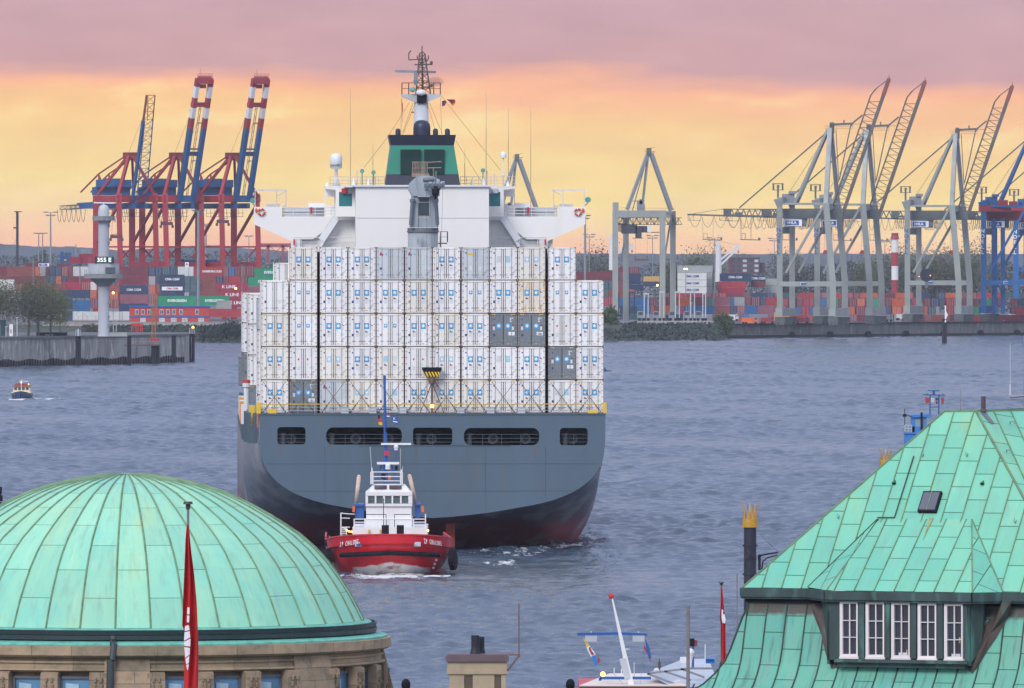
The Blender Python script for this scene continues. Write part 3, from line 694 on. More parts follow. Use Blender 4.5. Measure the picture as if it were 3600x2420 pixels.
    mb = MB(); PB(mb, min(f(1201),f(1219)), max(f(1201),f(1219)), 663, 680, s0-1.5, s0-1.22, 0 if sg < 0 else 1); PB(mb, min(f(1223),f(1239)), max(f(1223),f(1239)), 664, 681, s0-1.45, s0-1.22, 1); mb.build('light_box', [M['lab_red'], M['lgrey']], w)
    # inclined stair
    mb = MB(); A = SL(f(1188),770,s0-.5); B2 = SL(f(1125),868,s0-.5)
    for dy in (0, .9): mb.beam(A+Vector((0,dy,0)), B2+Vector((0,dy,0)), .07, .28)
    for i in range(1, 14): p = A.lerp(B2, i/14); mb.box((p.x-.12,p.y,p.z-.02),(p.x+.12,p.y+.9,p.z+.02))
    up = Vector((0,0,.95)); mb.tube(A+up, B2+up, .035, n=4)
    for i in range(0, 5): p = A.lerp(B2, i/4); mb.tube(p, p+up, .025, n=4)
    poly(mb, [(f(1180),755),(f(1120),838),(f(1140),852),(f(1197),765)], s0-.62, .05)
    mb.build('stair', M['white'], w)
    mb = MB(); PB(mb, min(f(1091),f(1098)), max(f(1091),f(1098)), 729, 752, s0-.15, s0-.02); mb.build('fire_hose', M['red'], w); mb = MB(); PB(mb, min(f(1031),f(1037)), max(f(1031),f(1037)), 842, 862, s0-.4, s0-.3); mb.build('fire_hose', M['red'], w)
    return w
wing(-1); wing(1)
# funnel
sf = 52.0; mb = MB()
def frustum(mb, xs0, xs1, y0, y1, d0, d1, c, mi):
    "xs0/xs1: (left,right) px at top y0 and bottom y1"
    a = SL(xs0[0], y0, c); b = SL(xs0[1], y0, c); e = SL(xs1[0], y1, c); g = SL(xs1[1], y1, c)
    mb.add([(a.x,c-d0,a.z),(b.x,c-d0,a.z),(b.x,c+6,a.z),(a.x,c+6,a.z),(e.x,c-d1,e.z),(g.x,c-d1,e.z),(g.x,c+6,e.z),(e.x,c+6,e.z)],
           [(0,1,2,3),(4,7,6,5),(0,4,5,1),(1,5,6,2),(2,6,7,3),(3,7,4,0)], mi)
frustum(mb, (1374,1595), (1360,1611), 512, 613, .9, 1.3, sf, 0)
frustum(mb, (1360,1611), (1354,1617), 613, 657, 1.3, 1.5, sf, 1)
frustum(mb, (1366,1602), (1374,1595), 475, 512, 1.1, .9, sf, 1)
fun = mb.build('funnel', [mat('funnel_green', (.012,.22,.15), .45, var=.1, scale=.3), mat('funnel_black', (.018,.024,.045), .5, var=.25, scale=.5)], ship)
for x0, x1 in ((1409,1478),(1492,1561)):
    mb = MB(); a = SL(x0, 614, sf-1.42); b = SL(x1, 526, sf-1.42)
    for i in range(24): z = a.z+(b.z-a.z)*(i+.5)/24; mb.beam((a.x,sf-1.40,z),(b.x,sf-1.40,z),.12,.045)
    mb.box((a.x-.04,sf-1.36,a.z),(a.x,sf-.9,b.z)); mb.box((b.x,sf-1.36,a.z),(b.x+.04,sf-.9,b.z))
    mb.build('louvre', mat('louvre_dark_green', (.012,.07,.06), .5), fun)
    mb = MB(); mb.box((a.x,sf-1.36,a.z),(b.x,sf-1.33,b.z)); mb.build('louvre_back', M['darkin'], fun)
EXN = mat('exhaust_navy', (.012,.022,.055), .5); mb = MB(); a = SL(1483,476,sf+2); mb.lathe((a.x,a.y,a.z-.3),[(.8,0),(.8,1.0),(.74,1.35),(.55,1.6),(.25,1.7),(0,1.72)],20); mb.build('exhaust_pipe', EXN, fun, smooth=True)
for px in (1399,1531,1573):
    mb = MB(); a = SL(px,476,sf+2); mb.lathe((a.x,a.y,a.z-.3),[(.24,0),(.24,.72),(.2,.85),(.1,.92),(0,.93)],12); mb.build('exhaust_pipe', EXN, fun, smooth=True)
# mast
sm = 64; mast = thing('mast', None, None); mast.parent = ship
mb = MB(); a = SL(1481,440,sm); b = SL(1481,361,sm); mb.tube((a.x,sm,a.z-3),(b.x,sm,b.z),.75,.66,n=16); mb.build('mast_column', M['lgrey'], mast, smooth=True)
mb = MB(); poly(mb, [(1412,331),(1412,339),(1464,361),(1499,361),(1549,339),(1549,331)], sm-.6, 1.6); mb.build('platform', M['lgrey'], mast)
mb = MB(); PB(mb, 1466, 1500, 333, 362, sm-.9, sm-.62); mb.build('junction_box', M['black'], mast)
mb = MB()
for s in (sm-.6, sm+1):
    for x in (1413,1437,1525,1548): mb.tube(SL(x,332,s), SL(x,292,s), .05, n=4)
    mb.tube(SL(1412,292,s), SL(1549,292,s), .035, n=4); mb.tube(SL(1412,312,s), SL(1549,312,s), .025, n=4)
mb.build('platform_rail', M['brown'], mast)
mb = MB(); LT = (SL(1462,332,sm-.4), SL(1514,332,sm-.4), SL(1488,332,sm+.8)); UT = (SL(1475,190,sm-.2), SL(1494,190,sm-.2), SL(1484,190,sm+.2))
P = SL(1484,182,sm); 
for a, b in zip(LT, UT): mb.tube(a, b, .075, n=5); mb.tube(b, P, .06, n=5)
mb.tube(SL(1484,335,sm), SL(1484,162,sm), .06, n=5)
for k in range(6):
    for i in range(3):
        j = (i+1) % 3; mb.tube(LT[i].lerp(UT[i], k/6), LT[j].lerp(UT[j], (k+1)/6), .035, n=4); mb.tube(LT[i].lerp(UT[i], k/6), LT[j].lerp(UT[j], k/6), .035, n=4)
mb.beam(SL(1457,228,sm), SL(1520,227,sm), .12); mb.tube(SL(1437,211,sm), SL(1500,208,sm), .05, n=4); mb.tube(SL(1437,211,sm), SL(1437,186,sm), .05, n=4); mb.tube(SL(1437,188,sm), SL(1445,178,sm), .06, n=4)
mb.tube(SL(1498,218,sm), SL(1506,208,sm), .05, n=4); mb.tube(SL(1506,208,sm), SL(1506,195,sm), .05, n=4); mb.tube(SL(1516,228,sm), SL(1517,216,sm), .13, n=6); mb.tube(SL(1481,228,sm), SL(1481,218,sm), .12, n=6)
mb.tube(SL(1516,308,sm-.3), SL(1518,296,sm-.3), .13, n=6); mb.beam(SL(1488,306,sm), SL(1514,306,sm), .08); mb.tube(SL(1467,210,sm), SL(1467,196,sm), .05, n=4)
mb.tube(SL(1446,395,sm), SL(1472,395,sm), .06, n=4)
mb.build('lattice_top', mat('mast_brown', (.13,.10,.09), .6, var=.3), mast)
mb = MB(); a = SL(1389,251,sm-1.2); b = SL(1531,254,sm+1.0); mb.beam(a, b, .16, .22); mb.build('radar_bar', mat('radar_grey', (.30,.33,.36), .5), mast)
mb = MB(); PB(mb, 1455, 1469, 256, 300, sm-1.1, sm-.6); PB(mb, 1452, 1472, 283, 287, sm-1.2, sm-.5); mb.build('radar_stand', M['grey'], mast)
mb = MB(); a = SL(1450,315,sm-.9); mb.ball(a, .28, 10); mb.build('satellite_dome', mat('pale_green', (.22,.42,.38), .5), mast)
mb = MB(); mb.ball(SL(1480,326,sm-.8), .5, 10, sz=.6); mb.build('second_radar_dome', M['white'], mast)
mb = MB()
for (x, y), (x2, y2) in [((1412,345),(1409,475)),((1440,360),(1368,475)),((1452,362),(1415,470)),((1460,362),(1418,470)),((1549,345),(1552,472)),((1500,355),(1530,460)),((1505,350),(1555,470)),((1549,335),(1760,600)),((1366,478),(1280,590)),((1602,495),(1700,650)),((1412,345),(1416,430))]:
    mb.tube(SL(x,y,sm), SL(x2,y2,sm), .018, n=3)
mb.build('stay_wire', M['brown'], mast)
def flagmesh(pts, mi_fn, depth=.02): pass
# flags on the halyards
for nm, pts, mats_ in (('flag', [(1554,356),(1566,353),(1570,358),(1564,372),(1554,375)], ['lab_dk']),
                        ('flag', [(1569,350),(1596,350),(1601,358),(1590,366),(1580,358)], ['lab_dk'])):
    mb = MB(); poly(mb, pts, sm, .03); mb.build(nm, mat('flag_dark_purple', (.13,.04,.09), .8), mast)
mb = MB(); poly(mb, [(1580,359),(1590,366.5),(1601,358.5),(1600,366),(1591,374.5)], sm, .03); mb.build('flag', mat('flag_gold', (.62,.36,.03), .8), mast)
mb = MB(); poly(mb, [(1596,349.6),(1600,352),(1601,359),(1590,367),(1584,362.5)], sm-.02, .02); mb.build('flag', mat('flag_red', (.38,.03,.04), .8), mast)
mb = MB(); poly(mb, [(1413,362),(1416,362),(1417,392),(1415,393)], sm, .03); mb.build('pennant', M['lab_red'], mast)
# top of the house: rails, domes, lights, whip aerials
mb = MB()
for a, b in ((1160,1352),(1618,1812)):
    for y in (622,634,645): mb.tube(SL(a,y,s0+1), SL(b,y,s0+1), .028, n=4)
    k = int((b-a)/20)
    for i in range(k+1): x = a+(b-a)*i/k; mb.tube(SL(x,622,s0+1), SL(x,657,s0+1), .025, n=4)
for x, y in ((1254,600),(1318,620),(1550,560),(1712,600),(1738,612)): mb.tube(SL(x,y,s0+1), SL(x,657,s0+1), .06, n=5)
mb.build('monkey_island_rail', mat('rail_pinkwhite', (.6,.5,.47), .6), ship)
sd = thing('satellite_dome', None, None); sd.parent = ship
mb = MB(); a = SL(1182,592,s0+1.5); mb.lathe(tuple(a),[(.15,-1.8),(.15,-.1),(.55,0),(.57,.9),(.52,1.2),(.3,1.36),(0,1.4)],18); mb.tube(a-Vector((0,0,1.7)), a-Vector((0,0,.7)), .42, .12, n=8); mb.build('dome', M['white'], sd, smooth=True)
lettering('SAILOR', .26, a+Vector((-.18,-.6,.25)), M['lab_dk'], sd, bold=.006, depth=.005)
mb = MB(); mb.box((a.x+.1,a.y-.6,a.z+.28),(a.x+.5,a.y-.56,a.z+.34)); mb.box((a.x+.1,a.y-.6,a.z+.17),(a.x+.5,a.y-.56,a.z+.2)); mb.build('stripe', M['teal'], sd)
mb = MB(); a = SL(1769,556,s0+1.5); mb.lathe(tuple(a),[(.28,0),(.31,.25),(.25,.48),(.1,.58),(0,.6)],14); mb.tube(a, a-Vector((0,0,2.7)), .06, n=5); mb.tube(a-Vector((0,0,1.5)), a-Vector((0,0,1.7)), .16, n=8); mb.build('satellite_dome', M['white'], ship, smooth=True)
for x, y in ((1273,602),(1313,607),(1698,600)):
    a = SL(x,y,s0+1); mb = MB(); mb.tube(a-Vector((0,.25,0)), a+Vector((0,.25,0)), .21, n=10); mb.tube(a, SL(x,657,s0+1), .05, n=4); mb.build('search_light', mat('sea_green', (.10,.36,.29), .5), ship)
mb = MB()
for x, y, yb in ((1232,310,657),(1709,320,657),(1787,380,657),(1866,370,730),(1634,520,657),(1311,500,657)):
    mb.tube(SL(x,y,s0+2), SL(x,(y*.6+yb*.4),s0+2), .012, .025, n=3); mb.tube(SL(x,(y*.6+yb*.4),s0+2), SL(x,yb,s0+2), .03, n=4)
mb.build('whip_aerial', mat('aerial_buff', (.45,.30,.22), .6), ship)
for x, y0 in ((1150,655),(1244,640),(1785,650),(1700,640),(1296,640),(1660,643)):
    mb = MB(); a = SL(x,657,s0+.6); b = SL(x,y0-12,s0+.6); mb.tube(a, b, .22, .06, n=6); mb.build('ventilator', M['white'], ship)
# ---------------------------------------------------------------- stern deck crane, jib pointing at the viewer
cr = thing('deck_crane', None, None); cr.parent = ship; sc_ = 35.0
mb = MB(); a = SL(1487,880,sc_); b = SL(1487,818,sc_); mb.tube((a.x,sc_,DK),(b.x,sc_,b.z),1.32,1.38,n=20); mb.build('pedestal', mat('crane_pedestal', (.30,.34,.37), .6, var=.3, scale=.9, streak=.25, stain=(.08,.09,.11), stain_amt=.8), cr, smooth=True)
mb = MB(); c = SL(1487,802,sc_); mb.tube((b.x,sc_,b.z),(b.x,sc_,c.z),1.42,1.42,n=20); mb.tube((b.x,sc_,b.z+.02),(b.x,sc_,b.z+.12),1.48,1.48,n=20); mb.build('slewing_ring', mat('crane_slew', (.13,.14,.16), .6), cr)
cg = mat('deck_crane_grey', (.33,.38,.43), .5, var=.15, scale=.5, stain=(.12,.13,.15), stain_amt=.5); cd = mat('deck_crane_dark_grey', (.13,.16,.19), .5, var=.2)  # cd: darker grey for the cylinders and sheaves
mb = MB(); poly(mb, [(1441,800),(1447,690),(1469,690),(1469,800)], sc_-1.3, 2.6); poly(mb, [(1512,800),(1514,690),(1540,690),(1541,800)], sc_-1.3, 2.6); poly(mb, [(1469,800),(1469,765),(1512,765),(1512,800)], sc_-1.1, 2.4); poly(mb, [(1469,764),(1469,692),(1512,692),(1512,764)], sc_+.2, 1.0); mb.build('housing', cg, cr)
mb = MB()
for x, x2 in ((1450,1444),(1533,1538)): mb.tube(SL(x,705,sc_-1.6), SL(x2,792,sc_-1.6), .17, n=8); mb.tube(SL(x,700,sc_-1.6), SL(x,712,sc_-1.6), .24, n=8)
mb.build('luffing_cylinder', cd, cr)
mb = MB(); poly(mb, [(1470,763),(1469,692),(1513,692),(1511,763)], sc_-1.15, .2); cab = mb.build('cab', mat('cab_frame', (.52,.54,.50), .5), cr)
mb = MB(); poly(mb, [(1474,710),(1473,695),(1508,695),(1508,710)], sc_-1.2, .04); poly(mb, [(1472,758),(1472,713),(1509,713),(1508,758)], sc_-1.2, .04); mb.build('cab_window', mat('cab_glass', (.035,.06,.07), .15), cr)
mb = MB(); poly(mb, [(1450,690),(1437,668),(1440,646),(1466,620),(1520,620),(1546,632),(1546,690)], sc_-1.5, 3.0); poly(mb, [(1468,690),(1468,622),(1500,640),(1546,650),(1546,690)], sc_-1.8, .35); mb.build('head', cg, cr)
mb = MB()
for i in range(11): x = 1450+i*5.2; mb.tube(SL(x,612,sc_-1.2), SL(x+1,572,sc_-1.2), .035, n=4); mb.tube(SL(x,612,sc_+1), SL(x+1,572,sc_+1), .035, n=4)
for y in (571,592,610): mb.tube(SL(1449,y,sc_-1.2), SL(1508,y,sc_-1.2), .04, n=4); mb.tube(SL(1449,y,sc_+1), SL(1508,y,sc_+1), .04, n=4)
mb.tube(SL(1506,572,sc_-1), SL(1553,569,sc_-1), .05, n=4); mb.tube(SL(1506,591,sc_-1), SL(1551,590,sc_-1), .05, n=4); mb.tube(SL(1524,590,sc_-1), SL(1524,625,sc_-1), .05, n=4); poly(mb, [(1450,622),(1448,612),(1508,612),(1512,622)], sc_-1.3, 2.4)
mb.build('service_platform', mat('platform_rust', (.30,.22,.17), .7, var=.4, scale=3), cr)
# jib: two tapering box arms coming out over the containers to the stern
mb = MB(); z0 = SL(1500,690,sc_).z
for sgn in (-1, 1):
    A = Vector((SL(1527,0,sc_).x+sgn*.8, sc_-1, z0+1.0)); B_ = Vector((SL(1531,0,1).x+sgn*.35, .9, SL(1531,655,1).z)); mb.beam(A, B_, .28, .7, w2=.2)
for k in range(5):
    q = k/5+.1; A = Vector((SL(1527,0,sc_).x, sc_-1, z0+1.0)).lerp(Vector((SL(1531,0,1).x, .9, SL(1531,655,1).z)), q); ww = .8-.45*q; mb.box((A.x-ww,A.y-.15,A.z-.12),(A.x+ww,A.y+.15,A.z+.12))
mb.build('jib', cg, cr)
mb = MB(); T = SL(1531,650,.7); 
for dx in (-.75,-.3,.3): mb.tube(T+Vector((dx,0,-.1)), T+Vector((dx+.14,0,-.1)), .38, n=12)
mb.box(T+Vector((-1,-.2,-.3)), T+Vector((.8,.3,.1))); mb.tube(T+Vector((-1.1,0,.4)), T+Vector((-.1,0,.5)), .2, n=8); mb.beam(T+Vector((0,0,0)), T+Vector((.05,0,1.2)), .15)
mb.build('sheave', cd, cr)
mb = MB(); c = SL(1531,672,.6); mb.ball(c+Vector((0,0,-.05)), .36, 10, sz=1.5); mb.tube(c-Vector((0,0,.4)), c-Vector((0,0,.75)), .1, n=6); mb.build('auxiliary_hook', M['black'], cr)
mb = MB()
for x in (1499,1519,1539,1557): mb.tube(SL(x,640 if x > 1530 else 660,.5), SL(1505+(x-1499)*.6,1294,.3), .016, n=3)
mb.build('hoist_wire', M['lab_dk'], cr)
hb = thing('hook_block', None, None); hb.parent = ship
mb = MB(); poly(mb, [(1484,1292),(1484,1300),(1500,1327),(1539,1327),(1553,1300),(1553,1292)], 0, .7); mb.build('block_body', M['black'], hb)
mb = MB()
for i in range(5): x = 1494+i*11; poly(mb, [(x,1308),(x+6,1308),(x+14,1325),(x+8,1325)] if x < 1530 else [(x,1308),(x+6,1308),(x+8,1318),(x+5,1322)], -.02, .015)
mb.build('warning_stripe', M['yellow'], hb)
mb = MB(); mb.lathe(tuple(SL(1519,1342,.3)), [(.12,.4),(.2,.2),(.34,.05),(.3,-.15),(.1,-.3)], 10); mb.build('hook', mat('hook_rust', (.14,.05,.03), .6), hb)
mb = MB(); PB(mb, 1546, 1550, 832, 870, 42, 42.3); PB(mb, 1571, 1575, 815, 852, 42, 42.3); PB(mb, 1549, 1574, 814, 816, 42, 42.3); PB(mb, 1549, 1574, 833, 834, 42, 42.3);PB(mb, 1540, 1572, 854, 858, 42, 43); PB(mb,1547,1550,814,856,42,42.2); mb.build('work_cage', M['brown'], ship)
# lashing rods over the lowest tier
COLX = [917,1018,1124,1224,1323,1423,1521,1622,1721,1820,1927,2025]
for i, x in enumerate(COLX):
    for a, b in (((x+8,1343),(x+88,1450)), ((x+88,1343),(x+8,1450))):
        mb = MB(); P0, P1 = SL(*a, .55), SL(*b, .45); mb.tube(P0, P1, .022, n=4); mb.tube(P0.lerp(P1,.68), P1, .055, n=5); mb.build('lashing_rod', M['rustbar'], ship)
# ================================================================ refrigerated containers on board
CW, CH, CL = 2.438, 2.896, 12.19
ORD = ['first','second','third','fourth','fifth','sixth','seventh','eighth','ninth','tenth','eleventh','twelfth','thirteenth','fourteenth','fifteenth','sixteenth','seventeenth','eighteenth','nineteenth','twentieth']
DM = ['shell','logo','logofade','starw','lab_red','lab_dk','lab_grey','lab_navy','lab_tan','lab_or','lab_green','lockbar','rustbar','darkin','yellow']
def quad(mb, x0, x1, z0, z1, y, mi): mb.add([(x0,y,z0),(x1,y,z0),(x1,y,z1),(x0,y,z1)], [(0,1,2,3)], mi)
def starq(mb, cx, cz, w, h, y, fade):
    quad(mb, cx-w/2, cx+w/2, cz-h/2, cz+h/2, y, 2 if fade else 1)
    n = 7; pts = []
    for i in range(2*n):
        a = math.pi*i/n+.1; r = (.46 if i % 2 == 0 else .19)*w; pts.append((cx+math.sin(a)*r, y-.006, cz+.02+math.cos(a)*r))
    pts.append((cx, y-.006, cz+.02))
    mb.add(pts, [(i, (i+1) % (2*n), 2*n) for i in range(2*n)], 3)
def reefer(kind, shell, rnd, label, seed):
    t = thing('reefer_container', label, 'container', (0,0,0), 0, 'white reefer containers on the ship')
    mats = [M[shell]]+[M[k] for k in DM[1:]]
    mb = MB(); w = CW/2; h = CH
    mb.box((-w+.03,.14,.12),(w-.03,CL,h-.02))                        # shell
    for s in (-1, 1):
        mb.box((s*w,0,0),(s*(w-.13),.16,h)); mb.box((s*w,CL-.14,0),(s*(w-.13),CL+.01,h))
        for i in range(20): mb.box((s*(w-.03), .5+i*.57, .25),(s*(w-.008), .5+i*.57+.2, h-.2))
        for z in (0, h-.1): mb.box((s*(w+.004),-.02,z),(s*(w-.13),.18,z+.1), 12)
    mb.box((-w+.13,.01,h-.16),(w-.13,.15,h-.01)); mb.box((-w+.13,.01,.01),(w-.13,.15,.16))
    quad(mb, -w+.2, -w+.55, h-.09, h-.04, -.003, 14); quad(mb, w-.55, w-.2, h-.09, h-.04, -.003, 14)
    mb.box((-w+.14,.03,-.02),(w-.14,.5,.03), 13)
    for s in (-1, 1): mb.box((s*(w+.003),-.004,.1),(s*(w-.035),.15,h-.1), 12)
    mb.box((-w+.1,-.006,0),(w-.1,.012,.045), 13)  # near-black strip painting the shaded gap under each container
    fr = mb.build('frame', mats, t)
    for s in (-1, 1):
        mb = MB(); x0, x1 = (-w+.14, -.02) if s < 0 else (.02, w-.14)
        mb.box((x0,.05,.17),(x1,.13,h-.17))
        y = .045
        for bx in (.17 if s > 0 else -.17, .72 if s > 0 else -.72):
            mb.tube((bx,.02,.1),(bx,.02,h-.1),.022,n=5,mi=11)
            for z in (.14, .5, 1.1, 2.1, h-.2): mb.box((bx-.04,.0,z),(bx+.04,.05,z+.06), 11)
            mb.box((bx-.17,.0,.46),(bx+.17,.03,.49), 11)
        for i in range(5): z = .3+i*.55; mb.box((s*(w-.02),-.015,z),(s*(w-.2),.045,z+.05), 11)
        mb.box((s*.012-.012,.02,.15),(s*.012+.012,.048,h-.15), 13)
        c = s*.40
        if kind in 'BGS': 
            ww = .47 if kind != 'S' else .29; starq(mb, c, 1.80 if kind != 'S' else 1.83, ww, ww*1.12, y, False)
        if kind == 'f': starq(mb, c, 1.8, .44, .5, y, True)
        if kind == 'F': quad(mb, c-.2, c+.2, 1.55, 2.1, y, 2 if rnd.random() < .3 else 6)
        if kind == 'R': mb.add([(c-.12,y,1.80),(c+.0,y,1.93),(c+.03,y,1.83),(c+.12,y,1.86),(c+.02,y,1.78),(c-.02,y,1.68)], [(0,1,2,3,4,5)], 4)
        v = rnd.random()
        if kind in 'BG' and v < .5: quad(mb, s*.82-.12, s*.82-.0, 1.86, 1.98, y, 4); quad(mb, s*.82-.0, s*.82+.12, 1.8, 1.88, y, 5); quad(mb, s*.82-.1, s*.82+.1, 1.45, 1.76, y, 6)
        if v > .4 and kind in 'BfFG': quad(mb, c-.13, c+.13, 1.24, 1.32, y, 5); quad(mb, c-.13, c-.0, 1.33, 1.40, y, 4 if rnd.random() < .5 else 5)
        if v > .4: quad(mb, c-.12, c+.12, .85, 1.2, y, 6)
        if s < 0:
            quad(mb, -.88, -.76, 2.32, 2.44, y, 7); quad(mb, -.90, -.72, .9, 1.12, y, rnd.choice([7,5,8,5,8]))
            if rnd.random() < .5: quad(mb, -.92, -.8, .3, .38, y, rnd.choice([1,4,9,7]))
            if kind == 'L': quad(mb, -.92, -.62, 2.15, 2.32, y, 4); quad(mb, -.76, -.62, 2.15, 2.26, y, 5); quad(mb, -.05-.35, -.3, 2.2, 2.35, y, 1)
            if kind == 'Y': quad(mb, -.65, -.15, 2.2, 2.36, y, 14)
        else:
            for k in range(3): quad(mb, .58, .98-rnd.random()*.25, 2.45-k*.14, 2.53-k*.14, y, 6 if kind != 'G' else 3)
            for k in range(4): quad(mb, .55+k*.11, .62+k*.11, .95, 1.2, y, 6)
            quad(mb, .28, .5, .2, .27, y, 9)
            if rnd.random() < .25: quad(mb, .3, .38, 1.3, 1.4, y, 10)
            if kind == 'G': quad(mb, .45, 1.0, 1.0, 1.28, y, 3)
            mb.beam((.72,.0,.62),(.98,.0,.78),.035,.02,mi=11)
        mb.build('door', mats, t)
    return t
GRID = {5: (1, ['Bc','B','B','Lg','Lg','B','Yg','F','fc','B']),
        4: (0, ['Nw','S','B','B','B','Bc','B','S','B','Br','S','B']),
        3: (0, ['Bc','S','B','B','S','B','Bc','B','Gd','Gd','R','B']),
        2: (0, ['Bc','R','fc','B','Fc','R','f','B','F','B','Gd','B']),
        1: (0, ['B','Gd','Lg','fc','F','B','Bc','Bc','N','B','F','B'])}
DESC = {'B':'big star squares','S':'small star squares','N':'plain doors','F':'faded squares','f':'pale star squares','R':'red emblems','G':'star squares','L':'red-navy sticker','Y':'yellow sticker'}
SHL = {'':('reefer','white'),'c':('reefer_cream','cream-stained'),'r':('reefer_rust','rust-streaked'),'g':('reefer_grey','light grey'),'d':('reefer_dark','dark grey'),'w':('reefer','white')}
TIERN = {5:'top tier',4:'tier below the top',3:'middle tier',2:'tier above the lowest',1:'lowest tier'}
protos = {}; rnd = random.Random(5)
for tier, (c0, row) in GRID.items():
    for i, k in enumerate(row):
        col = c0+i; kd, sh = k[0], k[1:]; shell, cn = SHL[sh]
        key = (kd, shell, rnd.randrange(2) if kd in 'BN' else 0)
        lb = '%s reefer with %s, %s, %s from the left' % (cn, DESC[kd], TIERN[tier], ORD[i])
        p = SL(COLX[col]+48.7, 1454, 1.0); z = DK+.12+(tier-1)*2.925
        loc = ship_world(p.x, 1.0, z)
        if key not in protos: o = reefer(kd, shell, rnd, lb, len(protos)); o.location = loc; o.rotation_euler = (0,0,RZ); protos[key] = o
        else: o = dup(protos[key], loc, RZ, lb)
# near-black strips painting the shade in the two lashing gaps
mb = MB()
for x in (1119, 1920):
    a = SL(x,1454,4); w_ = .11 if x < 1500 else .12
    mb.box((a.x-w_,3.4,DK),(a.x+w_,3.7,DK+14.3 if x < 1500 else DK+14.6))
mb.build('lashing_gap_shade', mat('gap_shade_dark', (.03,.03,.05), .6), ship)
# further bays, seen only along the port side
bays = [(29,-15.3,[('reefer','N')]*3+[('reefer_grey','N')],22.2,'at the port edge beside the stern stack'), (72,-15.95,[('reefer_dark','N'),('reefer','N'),('reefer','N'),('reefer','N')],22.45,'in the port bay beyond the bridge'),
        (100,-16.42,[('reefer_dark','N'),('reefer','N'),('reefer','N')],22.4,'in the second port bay beyond the bridge'), (128,-16.6,[('reefer_dark','N')],15.9,'in the third port bay beyond the bridge')]
for s, w, lst, ztop, where in bays:
    cols = 2 if s in (72, 100) else 1
    for c in range(cols):
        n = len(lst)+(1 if (c == 1 and s == 72) else 0)
        for k in range(n):
            z = ztop-CH*(len(lst)-k)-.03*(len(lst)-k)
            sh, kd = lst[min(k, len(lst)-1)]; key = (kd, sh, 0)
            nm = {'reefer':'white','reefer_grey':'light grey','reefer_dark':'dark grey'}[sh]
            lb = '%s container %s, %s layer up, %s row' % (nm, where, ORD[k], 'outer' if c == 0 else 'inner')
            loc = ship_world(w+CW/2+c*2.5, s, z)
            if key not in protos: o = reefer(kd, sh, rnd, lb, 50+k); o.location = loc; o.rotation_euler = (0,0,RZ); protos[key] = o
            else: dup(protos[key], loc, RZ, lb)
# mauve puff standing in for a red crane top blurred by exhaust heat
sm_ = bpy.data.materials.new('exhaust_smoke'); sm_.use_nodes = True; t_ = sm_.node_tree; t_.nodes.clear()
v_ = t_.nodes.new('ShaderNodeVolumePrincipled'); v_.inputs['Color'].default_value = (.45,.20,.30,1); o_ = t_.nodes.new('ShaderNodeOutputMaterial'); t_.links.new(v_.outputs[0], o_.inputs['Volume'])
v_.inputs['Density'].default_value = .42
mb = MB(); p0 = V(1530, 288, 984)
for dx, dz, r in ((0,0,.50),(-.45,.05,.42),(.35,-.1,.42),(.1,-.4,.38),(-.15,.2,.33)): pass
mb.ball(p0, .95, 16, sx=.95, sy=.9, sz=.52)
o = mb.build('smoke', sm_, smooth=True); tag(o, 'small mauve smoke puff in place of a crane top blurred by exhaust', 'smoke', kind='stuff')
# ================================================================ tug
TY = 834.0
tug = thing('tugboat', 'red and white tug heading toward the viewer behind the container ship', 'tug', (V(1372,0,TY).x, TY, 0))
def TL(px, py, y=0):
    q = V(px, py, TY+y); return q-Vector(tug.location)
def tp(zx, zy, y=0): return TL(1100+zx/2.011, 1280+zy/2.011, y)   # zoomed-photo coordinates
def tbox(mb, x0, x1, y0, y1, d0, d1, mi=None):
    a = tp(x0, y1, d0); b = tp(x1, y0, d0); mb.box((a.x,d0,a.z),(b.x,d1,b.z),mi)
def tpoly(mb, pts, d, th, mi=None): mb.prism([tp(x,y,d) for x, y in pts], (0,th,0), mi)
# hull: waterline and deck outlines, bow toward -y
def outline(B, bow, flat, n=26, Lh=28):
    pts = []
    for i in range(n+1):
        a = math.pi*i/n; x = -B*math.cos(a); 
        x = math.copysign(B*abs(math.cos(a))**.75, -math.cos(a)); y = bow-flat*(abs(math.sin(a))**1.0)
        pts.append((x, y))
    return [(-B*.96, Lh)]+[(-B, 12)]+pts+[(B, 12)]+[(B*.96, Lh)]
lev = [(-1.2, 3.0, 8.2, 4.5, 0), (0.0, 4.1, 7.5, 5.6, 0), (.9, 4.65, 7.0, 6.4, .0), (1.8, 4.9, 6.4, 6.6, .05), (2.55, 5.05, 6, 6.5, .25), (3.3, 5.15, 5.8, 6.45, .5)]
rows = []
for z, B, bow, fl, sh in lev:
    r = []
    for x, y in outline(B, bow, fl): k = max(0, (6-y)/7); r.append(Vector((x-.028*y, y, z-(sh*(1-min(1,k))*1.3)*(z/3.3 if z > 0 else 0))))
    rows.append(r)
n = len(rows[0]); mb = MB(); mb.add([p for r in rows for p in r], [(j*n+i, j*n+i+1, (j+1)*n+i+1, (j+1)*n+i) for j in range(len(rows)-1) for i in range(n-1)])
hull_t = bpy.data.materials.new('tug_hull'); hull_t.use_nodes = True; t_ = hull_t.node_tree; b_ = t_.nodes['Principled BSDF']
g_ = t_.nodes.new('ShaderNodeTexCoord'); sx_ = t_.nodes.new('ShaderNodeSeparateXYZ'); t_.links.new(g_.outputs['Object'], sx_.inputs[0])
nn = t_.nodes.new('ShaderNodeTexNoise'); nn.inputs['Scale'].default_value = 1.3; nn.inputs['Detail'].default_value = 8; t_.links.new(g_.outputs['Object'], nn.inputs[0])
ax = math_n(t_, 'ABSOLUTE', sx_.outputs[0]); 
